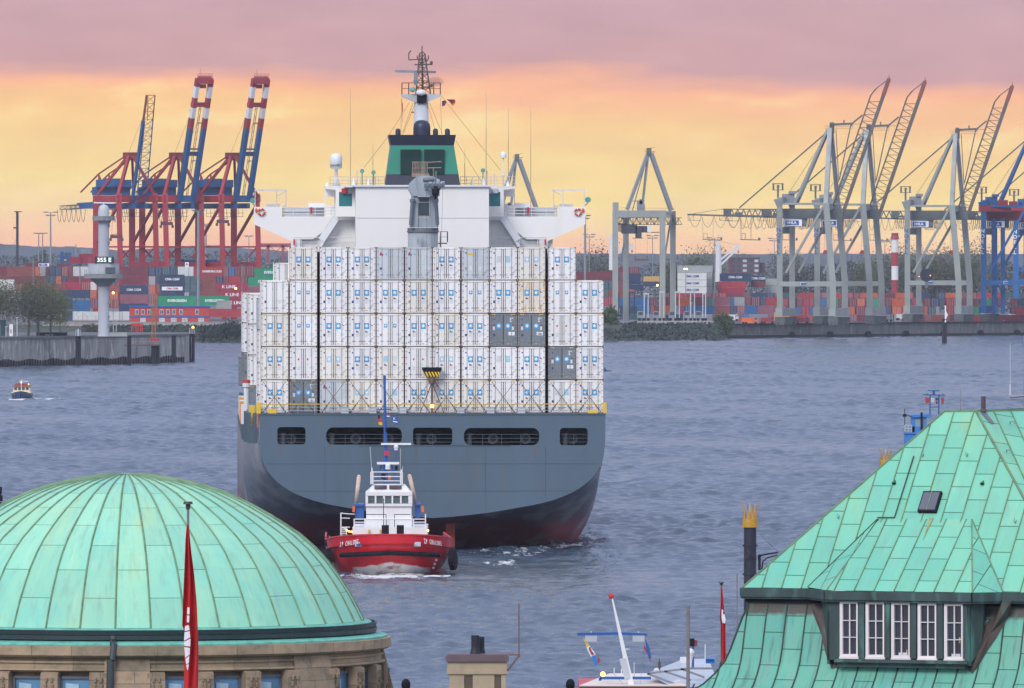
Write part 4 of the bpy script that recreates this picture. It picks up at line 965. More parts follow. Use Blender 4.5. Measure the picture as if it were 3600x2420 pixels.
zz = math_n(t_, 'ADD', sx_.outputs[2], math_n(t_, 'MULTIPLY', ax, .14)); zz = math_n(t_, 'ADD', zz, math_n(t_, 'MULTIPLY', math_n(t_, 'SUBTRACT', nn.outputs[0], .5), .5))
f_ = ramp(t_, math_n(t_, 'DIVIDE', zz, 3, clamp=True), [(.30,(1,1,1)),(.34,(0,0,0))])
rc = ramp(t_, nn.outputs[0], [(.3,(.50,.012,.022)),(.6,(.66,.016,.03)),(.75,(.40,.03,.035))])
wc = ramp(t_, nn.outputs[0], [(.5,(.85,.80,.78)),(.62,(.62,.48,.46)),(.7,(.22,.10,.09))])
side = ramp(t_, ax, [(3.3/6,(1,1,1)),(3.6/6,(0,0,0))]) if False else ramp(t_, math_n(t_, 'DIVIDE', ax, 6), [(.46,(1,1,1)),(.56,(0,0,0))])
t_.links.new(mixc(t_, math_n(t_, 'MULTIPLY', f_, side), rc, wc), b_.inputs['Base Color']); b_.inputs['Roughness'].default_value = .35
th = mb.build('hull', hull_t, tug, smooth=True)
mb = MB(); mb.add([tuple(p-Vector((0,0,.75))) for p in rows[-1]], [tuple(range(n))]); mb.build('deck', mat('deck_red', (.28,.03,.03), .7), tug)
mb = MB()
top = [p*1.0 for p in rows[-1]]
for a, b in zip(top, top[1:]): mb.beam(a+Vector((0,0,.05)), b+Vector((0,0,.05)), .14, .12)
mb.build('gunwale', M['red'], tug)
mb = MB(); r2 = rows[3]; idx = [i for i, p in enumerate(r2) if abs(p.x) < 3.75 and p.y < 7]
pf = []
for i in idx:
    p = r2[i].lerp(rows[2][i], .1); d_ = Vector((p.x*.12, -.28, 0)); pf.append(p+d_+Vector((0,0,.12-abs(p.x)*.06)))
for a, b in zip(pf, pf[1:]): mb.tube(a, b, .2, n=8)
mb.build('bow_fender', M['black'], tug)
for x, y, z in ((5.15,3.5,1.3),(5.2,5,1.0),(-5.2,3.5,1.3),(-5.25,5.5,1.1),(-5.3,7,1.2),(5.1,7,1.3)):
    mb = MB(); v = Vector((math.copysign(1, x),-.25,0)).normalized(); c = Vector((x-math.copysign(.1,x), y, z)); nn_ = 14
    mb.tube(c-v*.18, c+v*.2, .78, n=nn_); mb.tube(c+v*.2, c+v*.24, .5, n=nn_); mb.build('tyre_fender', M['black'], tug)
# name, hawse holes, draught marks
def bowpt(x, z):
    "point on the bow skin near lateral x at height z"
    best = None
    for j in range(len(rows)-1):
        za, zb = rows[j][10].z, rows[j+1][10].z
        if za <= z <= zb+.01 or j == len(rows)-2:
            u = min(1, max(0, (z-za)/(zb-za))); rr = [a.lerp(b, u) for a, b in zip(rows[j], rows[j+1])]
            for a, b in zip(rr, rr[1:]):
                if min(a.x,b.x) <= x <= max(a.x,b.x) and a.y < 9:
                    q = (x-a.x)/(b.x-a.x+1e-9); return a.lerp(b, q)
            return rr[10]
    return rows[-1][10]
def bow_text(body, x0, z0, size, slope, adv):
    for i, ch in enumerate(body):
        if ch == ' ': continue
        x = x0+i*adv; z = z0+slope*(x-x0); p = bowpt(x, z); q0, q1 = bowpt(x-.2, z), bowpt(x+.2, z); az = math.atan2(q1.y-q0.y, q1.x-q0.x); az = max(-.9, min(.9, az))
        nrm = Vector((math.sin(az), -math.cos(az), 0)); lettering(ch, size, p+nrm*.12, M['white'], tug, rz=az, tilt=80, bold=.008, depth=.01, xs=.38)
bow_text('ZP CHALONE', -3.98, 2.45, .56, .17, .155); bow_text('ZP CHALONE', 2.75, 2.72, .56, -.14, .142)
for i, s in enumerate(('22','21','20')): p = bowpt(3.62-.12*i, 1.15-.33*i); lettering(s, .22, p+Vector((.1,-.12,0)), M['white'], tug, rz=.6, tilt=80, bold=.008, depth=.005)
for x in (-2.6, 2.2):
    p = bowpt(x, 2.5); mb = MB(); az = -.35 if x < 0 else .35; 
    mb.beam(p+Vector((-.28,-.05,0)), p+Vector((.28,-.05,0)), .12, .36); mb.build('hawse_hole', mat('hawse_pale', (.42,.5,.56), .5), tug)
    mb = MB(); mb.beam(p+Vector((-.17,-.13,-.03)), p+Vector((.17,-.13,-.03)), .04, .2); mb.build('hawse_opening', M['blue'] if x < 0 else M['lgrey'], tug)
# house
mb = MB(); tbox(mb, 280, 808, 1155, 1262, 9, 20); tbox(mb, 440, 690, 1205, 1235, 8.4, 9.02, 1); tbox(mb, 372, 700, 1095, 1156, 10, 19); tbox(mb, 377, 697, 1005, 1096, 10.4, 16); mb.build('deckhouse', [M['white'], M['grey']], tug)
mb = MB(); tbox(mb, 372, 702, 905, 932, 10.2, 15.5); tbox(mb, 372, 702, 988, 1006, 10.2, 15.5); tbox(mb, 372, 390, 930, 990, 10.2, 10.5); tbox(mb, 675, 702, 930, 990, 10.2, 10.5)
for a, b in ((437,449),(496,510),(556,568),(616,628)): tbox(mb, a, b, 930, 990, 10.2, 10.5)
tbox(mb, 374, 384, 925, 995, 10.3, 15); tbox(mb, 694, 702, 925, 995, 10.3, 15); tbox(mb, 372, 700, 925, 995, 15.3, 15.5)
mb.add([tp(395,905,10.2), tp(690,905,10.2), tp(650,848,11.5), tp(430,848,11.5), tp(372,905,15.5), tp(702,905,15.5), tp(650,848,14), tp(430,848,14)], [(0,1,2,3),(1,5,6,2),(5,4,7,6),(4,0,3,7),(3,2,6,7)])
wh = mb.build('wheelhouse', M['white'], tug)
wg = mat('wheelhouse_glass', (.10,.14,.15), .12, var=.5, scale=2.5)
for a, b in ((390,437),(449,496),(510,556),(568,616),(628,675)):
    mb = MB(); tbox(mb, a, b, 930, 990, 10.36, 10.4); mb.build('window', wg, wh)
    mb = MB(); tbox(mb, a+16, a+30, 960, 990, 11.2, 11.6); mb.build('console', M['darkin'], wh)
for a, b in ((435,522),(540,627)):
    mb = MB(); q = [tp(a,887,10.55), tp(b,887,10.55), tp(b,862,11.12), tp(a,862,11.12)]; q = [v+Vector((0,-.04,.05)) for v in q]; mb.prism(q, (0,-.03,0)); mb.build('upper_window', mat('window_brown', (.07,.04,.045), .2), wh)
mb = MB(); tpoly(mb, [(300,1005),(300,1092),(360,1092),(360,1005)], 11, 4); tpoly(mb, [(285,992),(285,1006),(362,1006),(362,992)], 10.8, 4.4); mb.build('engine_casing', M['blue'], tug); mb = MB(); tpoly(mb, [(722,1000),(722,1088),(758,1088),(758,1000)], 11, 4); tpoly(mb, [(718,988),(718,1002),(762,1002),(762,988)], 10.8, 4.4); mb.build('engine_casing', M['blue'], tug)
for (a, b) in (((325,800),(304,985)), ((684,795),(728,985))):
    mb = MB(); p, q = tp(*a, 13), tp(*b, 13); mb.tube(q, p, .155, .17, n=12); mb.ball(p+(p-q).normalized()*.03, .17, 10); mb.build('exhaust_pipe', mat('beige_pipe', (.62,.48,.36), .5, var=.12, scale=2), tug, smooth=True)
# rails and ladders
mb = MB()
for (x0,y0,x1,y1,d) in ((195,1055,262,1062,12),(195,1090,262,1092,12),(195,1155,262,1155,12),(262,1062,300,1062,11),(290,1098,800,1098,9.2),(290,1120,372,1120,9.2),(710,1120,800,1120,9.2),(290,1145,372,1145,9.2),(710,1145,800,1145,9.2),
    (410,765,632,765,11),(410,797,632,797,11),(410,828,632,828,11)): mb.tube(tp(x0,y0,d), tp(x1,y1,d), .045, n=4)
for (x,y0,y1,d) in ((198,1055,1225,12),(292,1095,1157,9.2),(367,1098,1157,9.2),(712,1095,1157,9.2),(796,1060,1157,9.2),(410,765,850,11),(424,765,850,11),(620,765,848,11),(632,765,848,11),(418,735,850,11.2),(626,745,850,11.2)): mb.beam(tp(x,y0,d), tp(x,y1,d), .10, .08)
for i in range(6): y = 1160+i*13; mb.beam(tp(198,y,12), tp(238,y,12), .07)
mb.beam(tp(238,1155,12), tp(238,1225,12), .08); mb.beam(tp(198,1150,12), tp(280,1195,12), .08)
mb.build('railing', M['white'], tug)
mb = MB(); mb.path([tp(376,1064,9.5), tp(517,1064,9.5), tp(519,1170,9.5)], .03); mb.path([tp(690,1064,9.5), tp(577,1064,9.5), tp(577,1190,9.5)], .03); mb.tube(tp(500,950,9.3), tp(500,1170,9.3), .03, n=4); mb.build('handrail', M['black'], tug)
for x in (512, 618): mb = MB(); a = tp(x,1222,6.5); mb.tube(a-Vector((0,0,.5)), a+Vector((0,0,.95)), .3, n=10); mb.build('bollard', M['black'], tug)
for x, y in ((512,1170),(240,1177),(256,1184),(273,1186),(814,1178)): mb = MB(); mb.ball(tp(x,y,6.3 if x == 512 else 9.4), .08, 8); mb.build('deck_light', M['lit'], tug)
for x in (396, 477): mb = MB(); tbox(mb, x-6, x+6, 1172, 1192, 8.8, 8.98); mb.build('yellow_box', M['yellow'], tug)
for x in (288, 776): mb = MB(); tbox(mb, x-9, x+9, 1005, 1048, 10.6, 10.8); mb.build('life_ring', M['orange'], tug)
for x in (105, 128, 186, 216, 912): mb = MB(); a = tp(x,1262,10); mb.tube(a-Vector((0,0,.3)), a+Vector((0,0,.45)), .24, n=9); mb.build('bitt', M['black'], tug)
# mast
mb = MB(); mb.tube(tp(512,840,12.5), tp(514,600,12.5), .2, .17, n=8); mb.tube(tp(514,600,12.5), tp(506,95,12.5), .15, .1, n=8)
mb.beam(tp(452,835,12.5), tp(490,700,12.5), .16); mb.beam(tp(604,838,12.5), tp(545,690,12.5), .16); mb.beam(tp(500,690,12.5), tp(520,640,12.5), .35, .2)
mb.beam(tp(515,610,12.5), tp(594,612,12.5), .06); mb.beam(tp(594,612,12.5), tp(582,690,12.5), .08); mb.beam(tp(460,322,12.5), tp(556,322,12.5), .09)
for x in (464,482,546,554): mb.beam(tp(x,322,12.5), tp(x,308 if x < 500 else 330,12.5), .06)
mb.tube(tp(506,150,12.5), tp(507,80,12.5), .12, n=6); tm = mb.build('mast', M['blue'], tug)
mb = MB(); mb.beam(tp(482,566,12.2), tp(694,566,12.4), .13, .16); mb.beam(tp(453,702,12), tp(610,702,12.2), .14, .2); mb.build('radar_bar', M['white'], tug)
mb = MB(); mb.ball(tp(588,588,12), .2, 10); mb.tube(tp(588,596,12), tp(588,610,12), .16, n=8); mb.ball(tp(530,722,11.8), .22, 10); mb.tube(tp(530,728,11.8), tp(530,745,11.8), .2, n=8); mb.build('radar_dome', M['white'], tug)
mb = MB(); mb.tube(tp(404,585,12), tp(417,765,12), .03, n=4); mb.tube(tp(619,598,12), tp(618,765,12), .025, n=4); mb.tube(tp(636,725,12), tp(630,770,12), .03, n=4); mb.tube(tp(115,1215,14), tp(130,1260,14), .03, n=4); mb.build('aerial', M['lgrey'], tug)
mb = MB(); tbox(mb, 505, 538, 614, 648, 12.1, 12.3); mb.build('lantern', M['lab_red'], tug)
mb = MB(); tbox(mb, 482, 512, 775, 812, 12.2, 12.6); tbox(mb, 580, 600, 720, 750, 12.2, 12.6); tbox(mb, 515,527,450,480,12.2,12.4); mb.build('floodlight', M['black'], tug)
mb = MB(); tbox(mb, 532, 550, 788, 818, 12.1, 12.3); mb.build('red_lamp', M['orange'], tug)
def flag(parent, pts_list, name='flag'):
    o = None
    for pts, m_ in pts_list:
        mb = MB(); tpoly(mb, pts, 12.5, .03); q = mb.build(name, m_, parent)
    return o
flag(tug, [([(461,362),(470,365),(476,378),(462,395)], M['black']), ([(462,395),(476,378),(488,400),(490,412),(464,412)], M['lab_red']), ([(464,412),(490,412),(491,434),(468,430)], M['yellow'])])
flag(tug, [([(519,357),(540,358),(546,368),(520,366)], M['lab_red']), ([(520,366),(546,368),(540,374),(520,373)], M['starw']), ([(520,373),(540,374),(534,383),(520,382)], M['blue'])])
flag(tug, [([(558,358),(572,366),(600,385),(609,422),(558,414)], M['blue'])]); lettering('svitzer'[:0] or 'K', .3, tp(576,388,12.3), M['starw'], tug, depth=.005); mb = MB(); tpoly(mb, [(566,402),(598,408),(599,415),(567,410)], 12.46, .02); mb.build('lettering', M['starw'], tug)
flag(tug, [([(566,1085),(578,1110),(576,1125),(566,1112)], M['lab_red']), ([(562,1112),(574,1118),(578,1140),(562,1132)], M['green'])])

MODE[0] = 'plan'
# ================================================================ stacked containers of the two terminals
YC = {}
def ymesh(side, L_, Hh):
    key = (side, L_)
    if key in YC: return YC[key]
    # body: frame and corrugated walls; slots 0 paint, 1 bar steel
    mb = MB(); w, l = (L_/2, 2.44) if side else (1.22, 12.19)
    mb.box((-w+.05,.05,.1),(w-.05,l-.05,2.57))
    for x in (-w, w-.16): mb.box((x,0,0),(x+.16,.16,2.6)); mb.box((x,l-.16,0),(x+.16,l,2.6))
    for z in (0, 2.48): mb.box((-w+.16,.01,z),(w-.16,.14,z+.119)); 
    if side:
        k = int(L_/.56)
        for i in range(k): x = -w+.25+i*(2*w-.5)/k; mb.box((x,.015,.13),(x+.24,.05,2.47))
    body = mb.build('body', [M['c_red'], M['steel']], None); C.objects.unlink(body)
    door = None
    if not side:
        mb = MB()
        for s in (-1, 1):
            mb.box((s*.02,.02,.13),(s*1.05,.05,2.46))
            for bx in (.28, .78): mb.tube((s*bx,-.01,.06),(s*bx,-.01,2.54),.035,n=4,mi=1)
        door = mb.build('door', [M['c_red'], M['lgrey']], None); C.objects.unlink(door)
    YC[key] = (body, door); return YC[key]
COLN = dict(m='maroon', k='crimson', r='red', u='rust-red', o='orange', n='navy', b='blue', t='dark teal', g='green', y='grey', w='white', v='mauve', a='tan', s='pale blue')
COLM = dict(m='maroon', k='crimson', r='c_red', u='c_rust', o='c_orange', n='c_navy', b='c_blue', t='c_teal', g='c_green', y='c_grey', w='c_white', v='c_mauve', a='c_tan', s='lgrey')
TXTM = {'E': ('EVERGREEN', 1.15, 'starw', 1.0), 'C': ('CMA CGM', 1.0, 'starw', 1.0), 'D': ('CMA CGM', 1.0, 'lab_navy', 1.0), 'K': ('K LINE', 1.35, 'starw', 1.1), 'L': ('K LINE', 1.3, 'starw', 1.1), 'H': ('HAMBURG SUD', 1.0, 'starw', .9), 'N': ('CGM', 1.2, 'lab_navy', 1.0), 'X': ('CMA CGM', .8, 'lab_red', 1.0)}
def ycont(x0, x1, y0, y1, col, Y, label, group, txt=None, tx=0):
    side = (x1-x0)/F*Y > 3.6
    wm = (x1-x0)/F*Y; L_ = 12.19 if wm > 8.5 else 6.06
    body, door = ymesh(side, L_, 2.6)
    hm_ = (y1-y0)/F*Y
    p = W((x0+x1)/2, y1, Y)
    t = thing('shipping_container', label, 'container', p, 0, group)
    sx = wm/(L_ if side else 2.44); t.scale = (sx*.995, 1, hm_/2.6)
    for o in (body, door):
        if not o: continue
        c = o.copy(); C.objects.link(c); c.parent = t
        c.material_slots[0].link = 'OBJECT'; c.material_slots[0].material = M[COLM[col]]
    if txt:
        bd, sz, mt, xs = TXTM[txt]; w_ = 1.0
        l = lettering(bd, sz, (tx, -.03, 1.3), M[mt], t, bold=.035, xs=xs, depth=.02); l.scale = (1/sx, 1/(hm_/2.6), 1)
        if txt == 'X':
            mb = MB(); mb.box((-2.6+tx,-.01,.75),(2.6+tx,-.005,1.85)); mb.build('label', M['starw'], t)
    return t
# left yard: x0, x1, y0, y1 in photo pixels, colour, text
LY = []
def rowz(y0, y1, items, Y=1640, tier=''):
    for it in items: LY.append((it[0], it[1], it[3] if len(it) > 3 and isinstance(it[3], (int,float)) else y0, it[4] if len(it) > 4 else y1, it[2], Y, tier, it[5] if len(it) > 5 else None))
E = 27
rowz(938, 971, [(-110,22,'m'),(23,122,'u'),(123,139,'o'),(140,160,'y'),(161,172,'m'),(173,194,'n'),(195,215,'n'),(216,239,'u'),(240,256,'m'),(257,284,'w'),(285,312,'w'),(421,522,'m'),(523,545,'n'),(546,569,'n'),(570,597,'t'),(598,624,'n'),(625,663,'w'),(664,680,'w'),(681,784,'r',938,972,'H'),(785,803,'u'),(804,824,'b'),(825,844,'m'),(845,864,'u'),(865,893,'m'),(894,1029,'g',943,974,'E')], 1648, 'top tier')
rowz(972, 999, [(-70,28,'m'),(29,160,'m'),(161,171,'t'),(172,195,'n'),(196,215,'o'),(216,233,'n'),(234,340,'m'),(421,522,'m',972,1002),(523,546,'y',972,1002),(547,562,'n',972,1002),(563,648,'n',966,999,'C'),(649,668,'t',972,999),(669,690,'t'),(691,759,'u'),(760,783,'n'),(784,803,'m'),(804,846,'r'),(847,870,'m'),(872,1008,'g',975,1006,'E')], 1644, 'second tier from top')
rowz(1000, 1027, [(-96,50,'w',983,1020,'N'),(51,75,'o',1001,1022),(76,214,'u'),(215,284,'k',992,1019),(285,317,'r',992,1019),(318,339,'w',992,1020),(340,420,'u'),(421,520,'n',1004,1035,'C'),(524,547,'o',1003,1034),(549,562,'u'),(563,648,'n',1000,1030,'X'),(649,667,'t'),(668,690,'t'),(691,709,'n'),(710,754,'u',1000,1020),(755,872,'k',995,1023,'K'),(873,960,'v',1008,1036)], 1640, 'third tier from top')
rowz(1028, 1054, [(-90,76,'w',1021,1060),(77,224,'t'),(225,316,'n',1020,1048),(318,339,'o',1021,1049),(340,384,'m'),(385,415,'o'),(421,520,'v',1036,1067),(522,555,'v',1036,1067),(563,647,'n',1031,1062),(649,665,'y'),(667,690,'n'),(691,771,'u',1021,1045),(775,873,'k',1024,1050,'K'),(874,960,'m',1037,1064)], 1637, 'fourth tier from top')
rowz(1055, 1085, [(60,180,'y',1062,1100),(181,254,'n',1050,1088),(255,316,'b',1056,1094),(318,345,'m',1050,1084),(346,384,'m'),(385,418,'u'),(420,520,'n',1068,1098),(521,554,'v',1068,1098),(555,690,'g',1041,1075,'E'),(703,806,'g',1041,1075,'E'),(808,874,'k',1051,1080,'K'),(875,960,'u',1065,1092),(691,702,'n',1041,1075)], 1630, 'fifth tier from top')
rowz(1096, 1127, [(60,128,'m',1101,1130),(129,254,'n',1095,1127,'X'),(256,290,'w'),(291,420,'w'),(421,430,'w'),(431,470,'w'),(736,850,'r',1086,1116),(851,960,'m',1093,1120)], 1612, 'lowest tier')
LY.sort(key=lambda r: (r[6], r[0])); cnt = {}; cc_ = {}
for x0, x1, y0, y1, c, Y, tier, tx in LY:
    k = (tier, c); cnt[k] = cnt.get(k, 0)+1
    side = (x1-x0)/F*Y > 3.6
    extra = ' white-lettered' if tx in ('E','C','K','H') else (' white-panelled' if tx == 'X' else '')
    lb = '%s %s%s container, %s of its colour, left yard %s' % (COLN[c], 'side-on' if side else 'end-on', extra, ORD[cnt[k]-1], tier)
    ycont(x0, x1, y0, y1, c, Y, lb.replace('the tier second','the tier second'), 'containers stacked in the left yard', tx, -1.0 if tx in ('K',) else (1.5 if tx == 'H' else 0))
# two containers standing on top of the left yard, and cranes' spreader boxes behind
for x0, x1, y0, y1, c, lb in ((636,752,919,938,'u','long rust-red container lying on top of the left yard stacks'), (754,791,919,938,'u','short rust-red container at the right end on top of the stacks'), (90,130,925,937,'m','maroon container half hidden on top of the far left stacks'), (200,245,928,937,'m','maroon container roof left of the signal tower cabin'),
        (243,290,903,927,'k','crimson container in front of the blue machine house left of the tower'), (278,345,893,927,'k','larger crimson container right behind the signal tower')):
    ycont(x0, x1, y0, y1, c, 1690, lb, 'containers on top of the left yard')
mb = MB(); p = W(636,919,1700)
# blue gantry beam on that stack, sign and small house
g = thing('gantry_beam', 'blue beam lying over the rust-red container', 'beam', W(640,921,1688)); mb = MB(); mb.box((0,0,0),(11.5,1,.7)); mb.box((-1.2,0,-.6),(.6,1.2,.9)); mb.build('beam', M['blue'], g)
sg = thing('letter_sign', 'white sign with a black letter A before the stacks', 'sign', W(657,939,1640)); mb = MB(); mb.box((-.6,0,0),(.6,.1,1.5)); mb.tube((-.4,.1,-.8),(-.4,.1,0),.05); mb.tube((.4,.1,-.8),(.4,.1,0),.05); mb.build('board', M['starw'], sg)
lettering('A', 1.0, (0,-.03,.85), M['lab_dk'], sg, bold=.04)
sg = thing('name_board', 'small blue and white board on the far left stacks', 'sign', W(154,937,1646)); mb = MB(); mb.box((-1.7,0,0),(1.7,.1,1.0)); mb.build('board', M['starw'], sg); mb = MB(); mb.box((-1.5,-.02,.15),(1.1,-.001,.85)); mb.build('blue_panel', M['blue'], sg); lettering('HHLA', .5, (-.2,-.04,.5), M['starw'], sg, bold=.02)
bh = thing('machine_house', 'blue machine house on top of the left yard beside the tower', 'machine house', W(228,927,1700)); mb = MB(); mb.box((-1.6,0,0),(2.2,3,2.6)); mb.box((-1.6,0,2.6),(-.4,2,4)); mb.box((0,.3,2.6),(2,2,3.6)); mb.build('body', M['crane_blue'], bh); mb = MB()
for i in range(8): mb.tube((-1.6+i*1.4,0,2.6),(-1.6+i*1.4,0,4.2),.04,n=4)
mb.tube((-1.6,0,4.2),(8.2,0,4.2),.04,n=4); mb.tube((3.6,1,2.6),(3.6,1,6.5),.3,.1,n=6); mb.box((5.2,1,3.2),(8.6,1.6,4.9)); mb.build('rail', M['grey'], bh)
mb = MB(); mb.box((-.2,-.03,.9),(.5,-.01,1.4)); mb.build('yellow_label', M['yellow'], bh)
# red office building of stacked cabins
of = thing('office_building', 'long red two-storey cabin office with a blue roof edge', 'building', W(455,1134,1600)); px1 = (736-455)/F*1600; s_ = 1600/F
mb = MB(); mb.box((0,0,0),(px1,6,4.7)); mb.build('wall', mat('cabin_red', (.50,.045,.035), .55, var=.12, scale=.4), of)
mb = MB(); mb.box((-.3,-.3,4.7),(px1+.2,6.2,5.15)); mb.box((-.1,-.12,1.55),(px1+.05,-.004,1.95)); mb.build('roof_edge', M['blue'], of)
for i, zx in enumerate((1048,1094,1143,1237,1286,1331,1387,1510)):
    x = (zx/2.178-455)*s_; mb = MB(); mb.box((x-.55,-.1,2.5),(x+.55,-.005,4.0)); wn = mb.build('window', M['starw'], of)
    mb = MB(); mb.box((x-.45,-.14,2.62),(x-.04,-.105,3.88)); mb.box((x+.04,-.14,2.62),(x+.45,-.105,3.88)); mb.build('pane', M['glass'], wn)
for i, zx in enumerate((1095,1240,1330,1415,1540)):
    x = (zx/2.178-455)*s_; mb = MB(); mb.box((x-.9,-.06,0),(x+.9,-.005,1.4)); mb.build('door', M['lgrey'], of)
for x0, x1, y0, y1, c, lb in ((760,814,1058,1086,'concrete','grey tapering silo housing in front of the green containers'),):
    t = thing('hopper', lb, 'hopper', W(x0,y1,1618)); w_ = (x1-x0)*1618/F; mb = MB(); mb.prism([(0,0,0),(w_,0,0),(w_-.3,0,2.4),(.3,0,2.4)], (0,2,0)); mb.box((.1,-.1,2.4),(w_-.1,2.1,2.6)); mb.build('body', M['concrete'], t)
# right yard
RYD = []
def ry(x0, x1, y0, y1, c, Y, where, txt=None): RYD.append((x0,x1,y0,y1,c,Y,where,txt))
for x0,x1,c in ((2026,2090,'m'),(2091,2157,'m'),(2158,2175,'t'),(2176,2196,'m')): ry(x0,x1,956,986,c,1700,'top layer beside the ship')
for x0,x1,c in ((2080,2119,'m'),(2120,2138,'t'),(2139,2157,'t'),(2158,2175,'v'),(2176,2196,'m')): ry(x0,x1,987,1016,c,1700,'second layer beside the ship')
for x0,x1,c in ((2090,2120,'u'),(2121,2138,'t'),(2139,2198,'u'),(2199,2232,'u')): ry(x0,x1,1017,1046,c,1699,'third layer beside the ship')
for x0,x1,c in ((2080,2121,'m'),(2122,2155,'k'),(2156,2172,'t')): ry(x0,x1,1047,1077,c,1698,'fourth layer beside the ship')
ry(2146,2212,938,962,'m',1800,'back row beside the lone crane'); ry(2213,2246,938,962,'m',1800,'back row beside the lone crane'); ry(2212,2252,962,1000,'n',1790,'navy pile behind the lone crane'); ry(2212,2262,1001,1022,'n',1790,'navy pile behind the lone crane')
ry(2262,2318,972,990,'a',1900,'far stack behind the lone crane'); ry(2262,2310,991,1006,'n',1900,'far stack behind the lone crane')
for y0, y1, tx in ((960,984,'D'),(985,1008,'D'),(1009,1031,'D')): ry(2382,2484,y0,y1,'w',1740,'big white stack right of the lone crane',tx)
ry(2381,2506,934,959,'y',1741,'grey top of the big white stack')
for y0, y1 in ((960,984),(985,1008),(1009,1031)): ry(2485,2504,y0,y1,'y',1745,'grey ends behind the big white stack')
ry(2530,2640,962,989,'n',1750,'navy pair above the red ones','C'); ry(2642,2690,970,989,'n',1752,'navy pair above the red ones','C')
ry(2523,2624,990,1011,'r',1750,'red pile under the navy pair'); ry(2524,2620,1012,1031,'k',1750,'red pile under the navy pair'); ry(2640,2690,990,1010,'m',1752,'red pile under the navy pair')
ry(2692,2732,980,1004,'y',1755,'grey pile beside the navy pair'); ry(2692,2732,1005,1030,'y',1755,'grey pile beside the navy pair')
ry(2156,2180,1047,1076,'m',1705,'right yard front upper layer')
rnd = random.Random(21)
def fill(x, xe, y0, y1, Y, where, pal, pE=.65, big=False):
    while x < xe:
        e = rnd.random() < pE; w_ = rnd.choice([25.5,26,25]) if e else rnd.choice([62,64,100 if not big else 126]); w_ = w_*1700/Y
        if rnd.random() > .06: ry(x, min(x+w_, xe), y0+rnd.uniform(-1.2,1.2)*0, y1, rnd.choice(pal), Y, where)
        x += w_+1
PAL = 'mmmmuuurrkoonbttvymr'
FIX1 = [(2174,2283,'b'),(2284,2312,'m'),(2335,2382,'m'),(2383,2426,'o'),(2440,2480,'m'),(2481,2500,'t'),(2501,2508,'g'),(2509,2567,'v'),(2568,2580,'b'),(2581,2618,'y'),(2619,2640,'m'),(2641,2672,'m'),(2673,2690,'n'),(2691,2730,'r')]
for a, b, c in FIX1: ry(a,b,1046,1075,c,1680,'right yard front upper layer')
FIX2 = [(2180,2240,'n'),(2241,2288,'b'),(2289,2300,'o'),(2301,2322,'m'),(2334,2373,'o'),(2390,2406,'r'),(2407,2445,'b'),(2446,2512,'b'),(2513,2567,'u'),(2568,2589,'n'),(2590,2619,'v'),(2620,2661,'b'),(2662,2735,'v')]
for a, b, c in FIX2: ry(a,b,1076,1105,c,1679,'right yard front lower layer')
fill(2180, 2740, 1106, 1131, 1678, 'right yard front ground layer', 'nnmvtb', .5)
Z5 = lambda x: 2780+x/2.845
for a, b, c in ((2742,2752,'y'),(2752,2770,'r'),(2771,2796,'m'),(2801,2822,'m'),(2823,2845,'k'),(2846,2861,'r'),(2883,2905,'b'),(2936,2946,'g'),(2947,2961,'m'),(2984,3012,'m'),(3013,3041,'o'),(3065,3089,'g'),(3111,3134,'m'),(3136,3183,'o'),(3209,3229,'k'),(3250,3272,'m'),(3273,3302,'n'),(3303,3318,'t'),(3326,3362,'r'),(3384,3404,'m'),(3426,3442,'m'),(3470,3484,'g'),(3506,3530,'m'),(3556,3578,'m'),(3579,3620,'t')): ry(a,b,1050,1078,c,1700,'second layer behind grey crane legs')
for a, b, c in ((2742,2750,'m'),(2799,2816,'b'),(2817,2832,'r'),(2833,2844,'r'),(2845,2860,'b'),(2883,2907,'m'),(2983,3006,'o'),(3008,3040,'m'),(3110,3134,'n'),(3136,3170,'o'),(3171,3188,'k'),(3250,3261,'o'),(3262,3289,'t'),(3290,3302,'y'),(3329,3352,'r'),(3353,3362,'t'),(3426,3442,'g'),(3445,3462,'w'),(3555,3568,'m'),(3569,3620,'r')): ry(a,b,1079,1106,c,1699,'first layer behind grey crane legs')
fill(2742, 3640, 1107, 1131, 1698, 'ground layer behind grey crane legs', 'mmvnyur', .5)
fill(2330, 2742, 1031, 1044, 1790, 'back row right of the ship', PAL+'gy', .6)
fill(2742, 3640, 1030, 1048, 1790, 'back row behind grey crane legs', PAL+'go', .6)
ry(2722,2778,1099,1128,'a',1618,'tan box on a trailer by the quay edge'); ry(2763,2777,1099,1128,'a',1622,'tan box on a trailer by the quay edge') if False else None
RYD.sort(key=lambda r: (r[6], r[0], r[2])); cnt = {}
for x0,x1,y0,y1,c,Y,where,tx in RYD:
    k = (where, c); cnt[k] = cnt.get(k, 0)+1; side = (x1-x0)/F*Y > 3.6
    n_ = cnt[k]-1; ordn = ORD[n_] if n_ < 20 else 'twenty-'+ORD[n_-20]
    lb = '%s %s container, %s of its colour, %s' % (COLN[c], 'side-on' if side else 'end-on', ordn, where)
    if x1-x0 < 6: continue
    ycont(x0,x1,y0,y1,c,Y,lb,'containers stacked in the right yard',tx)
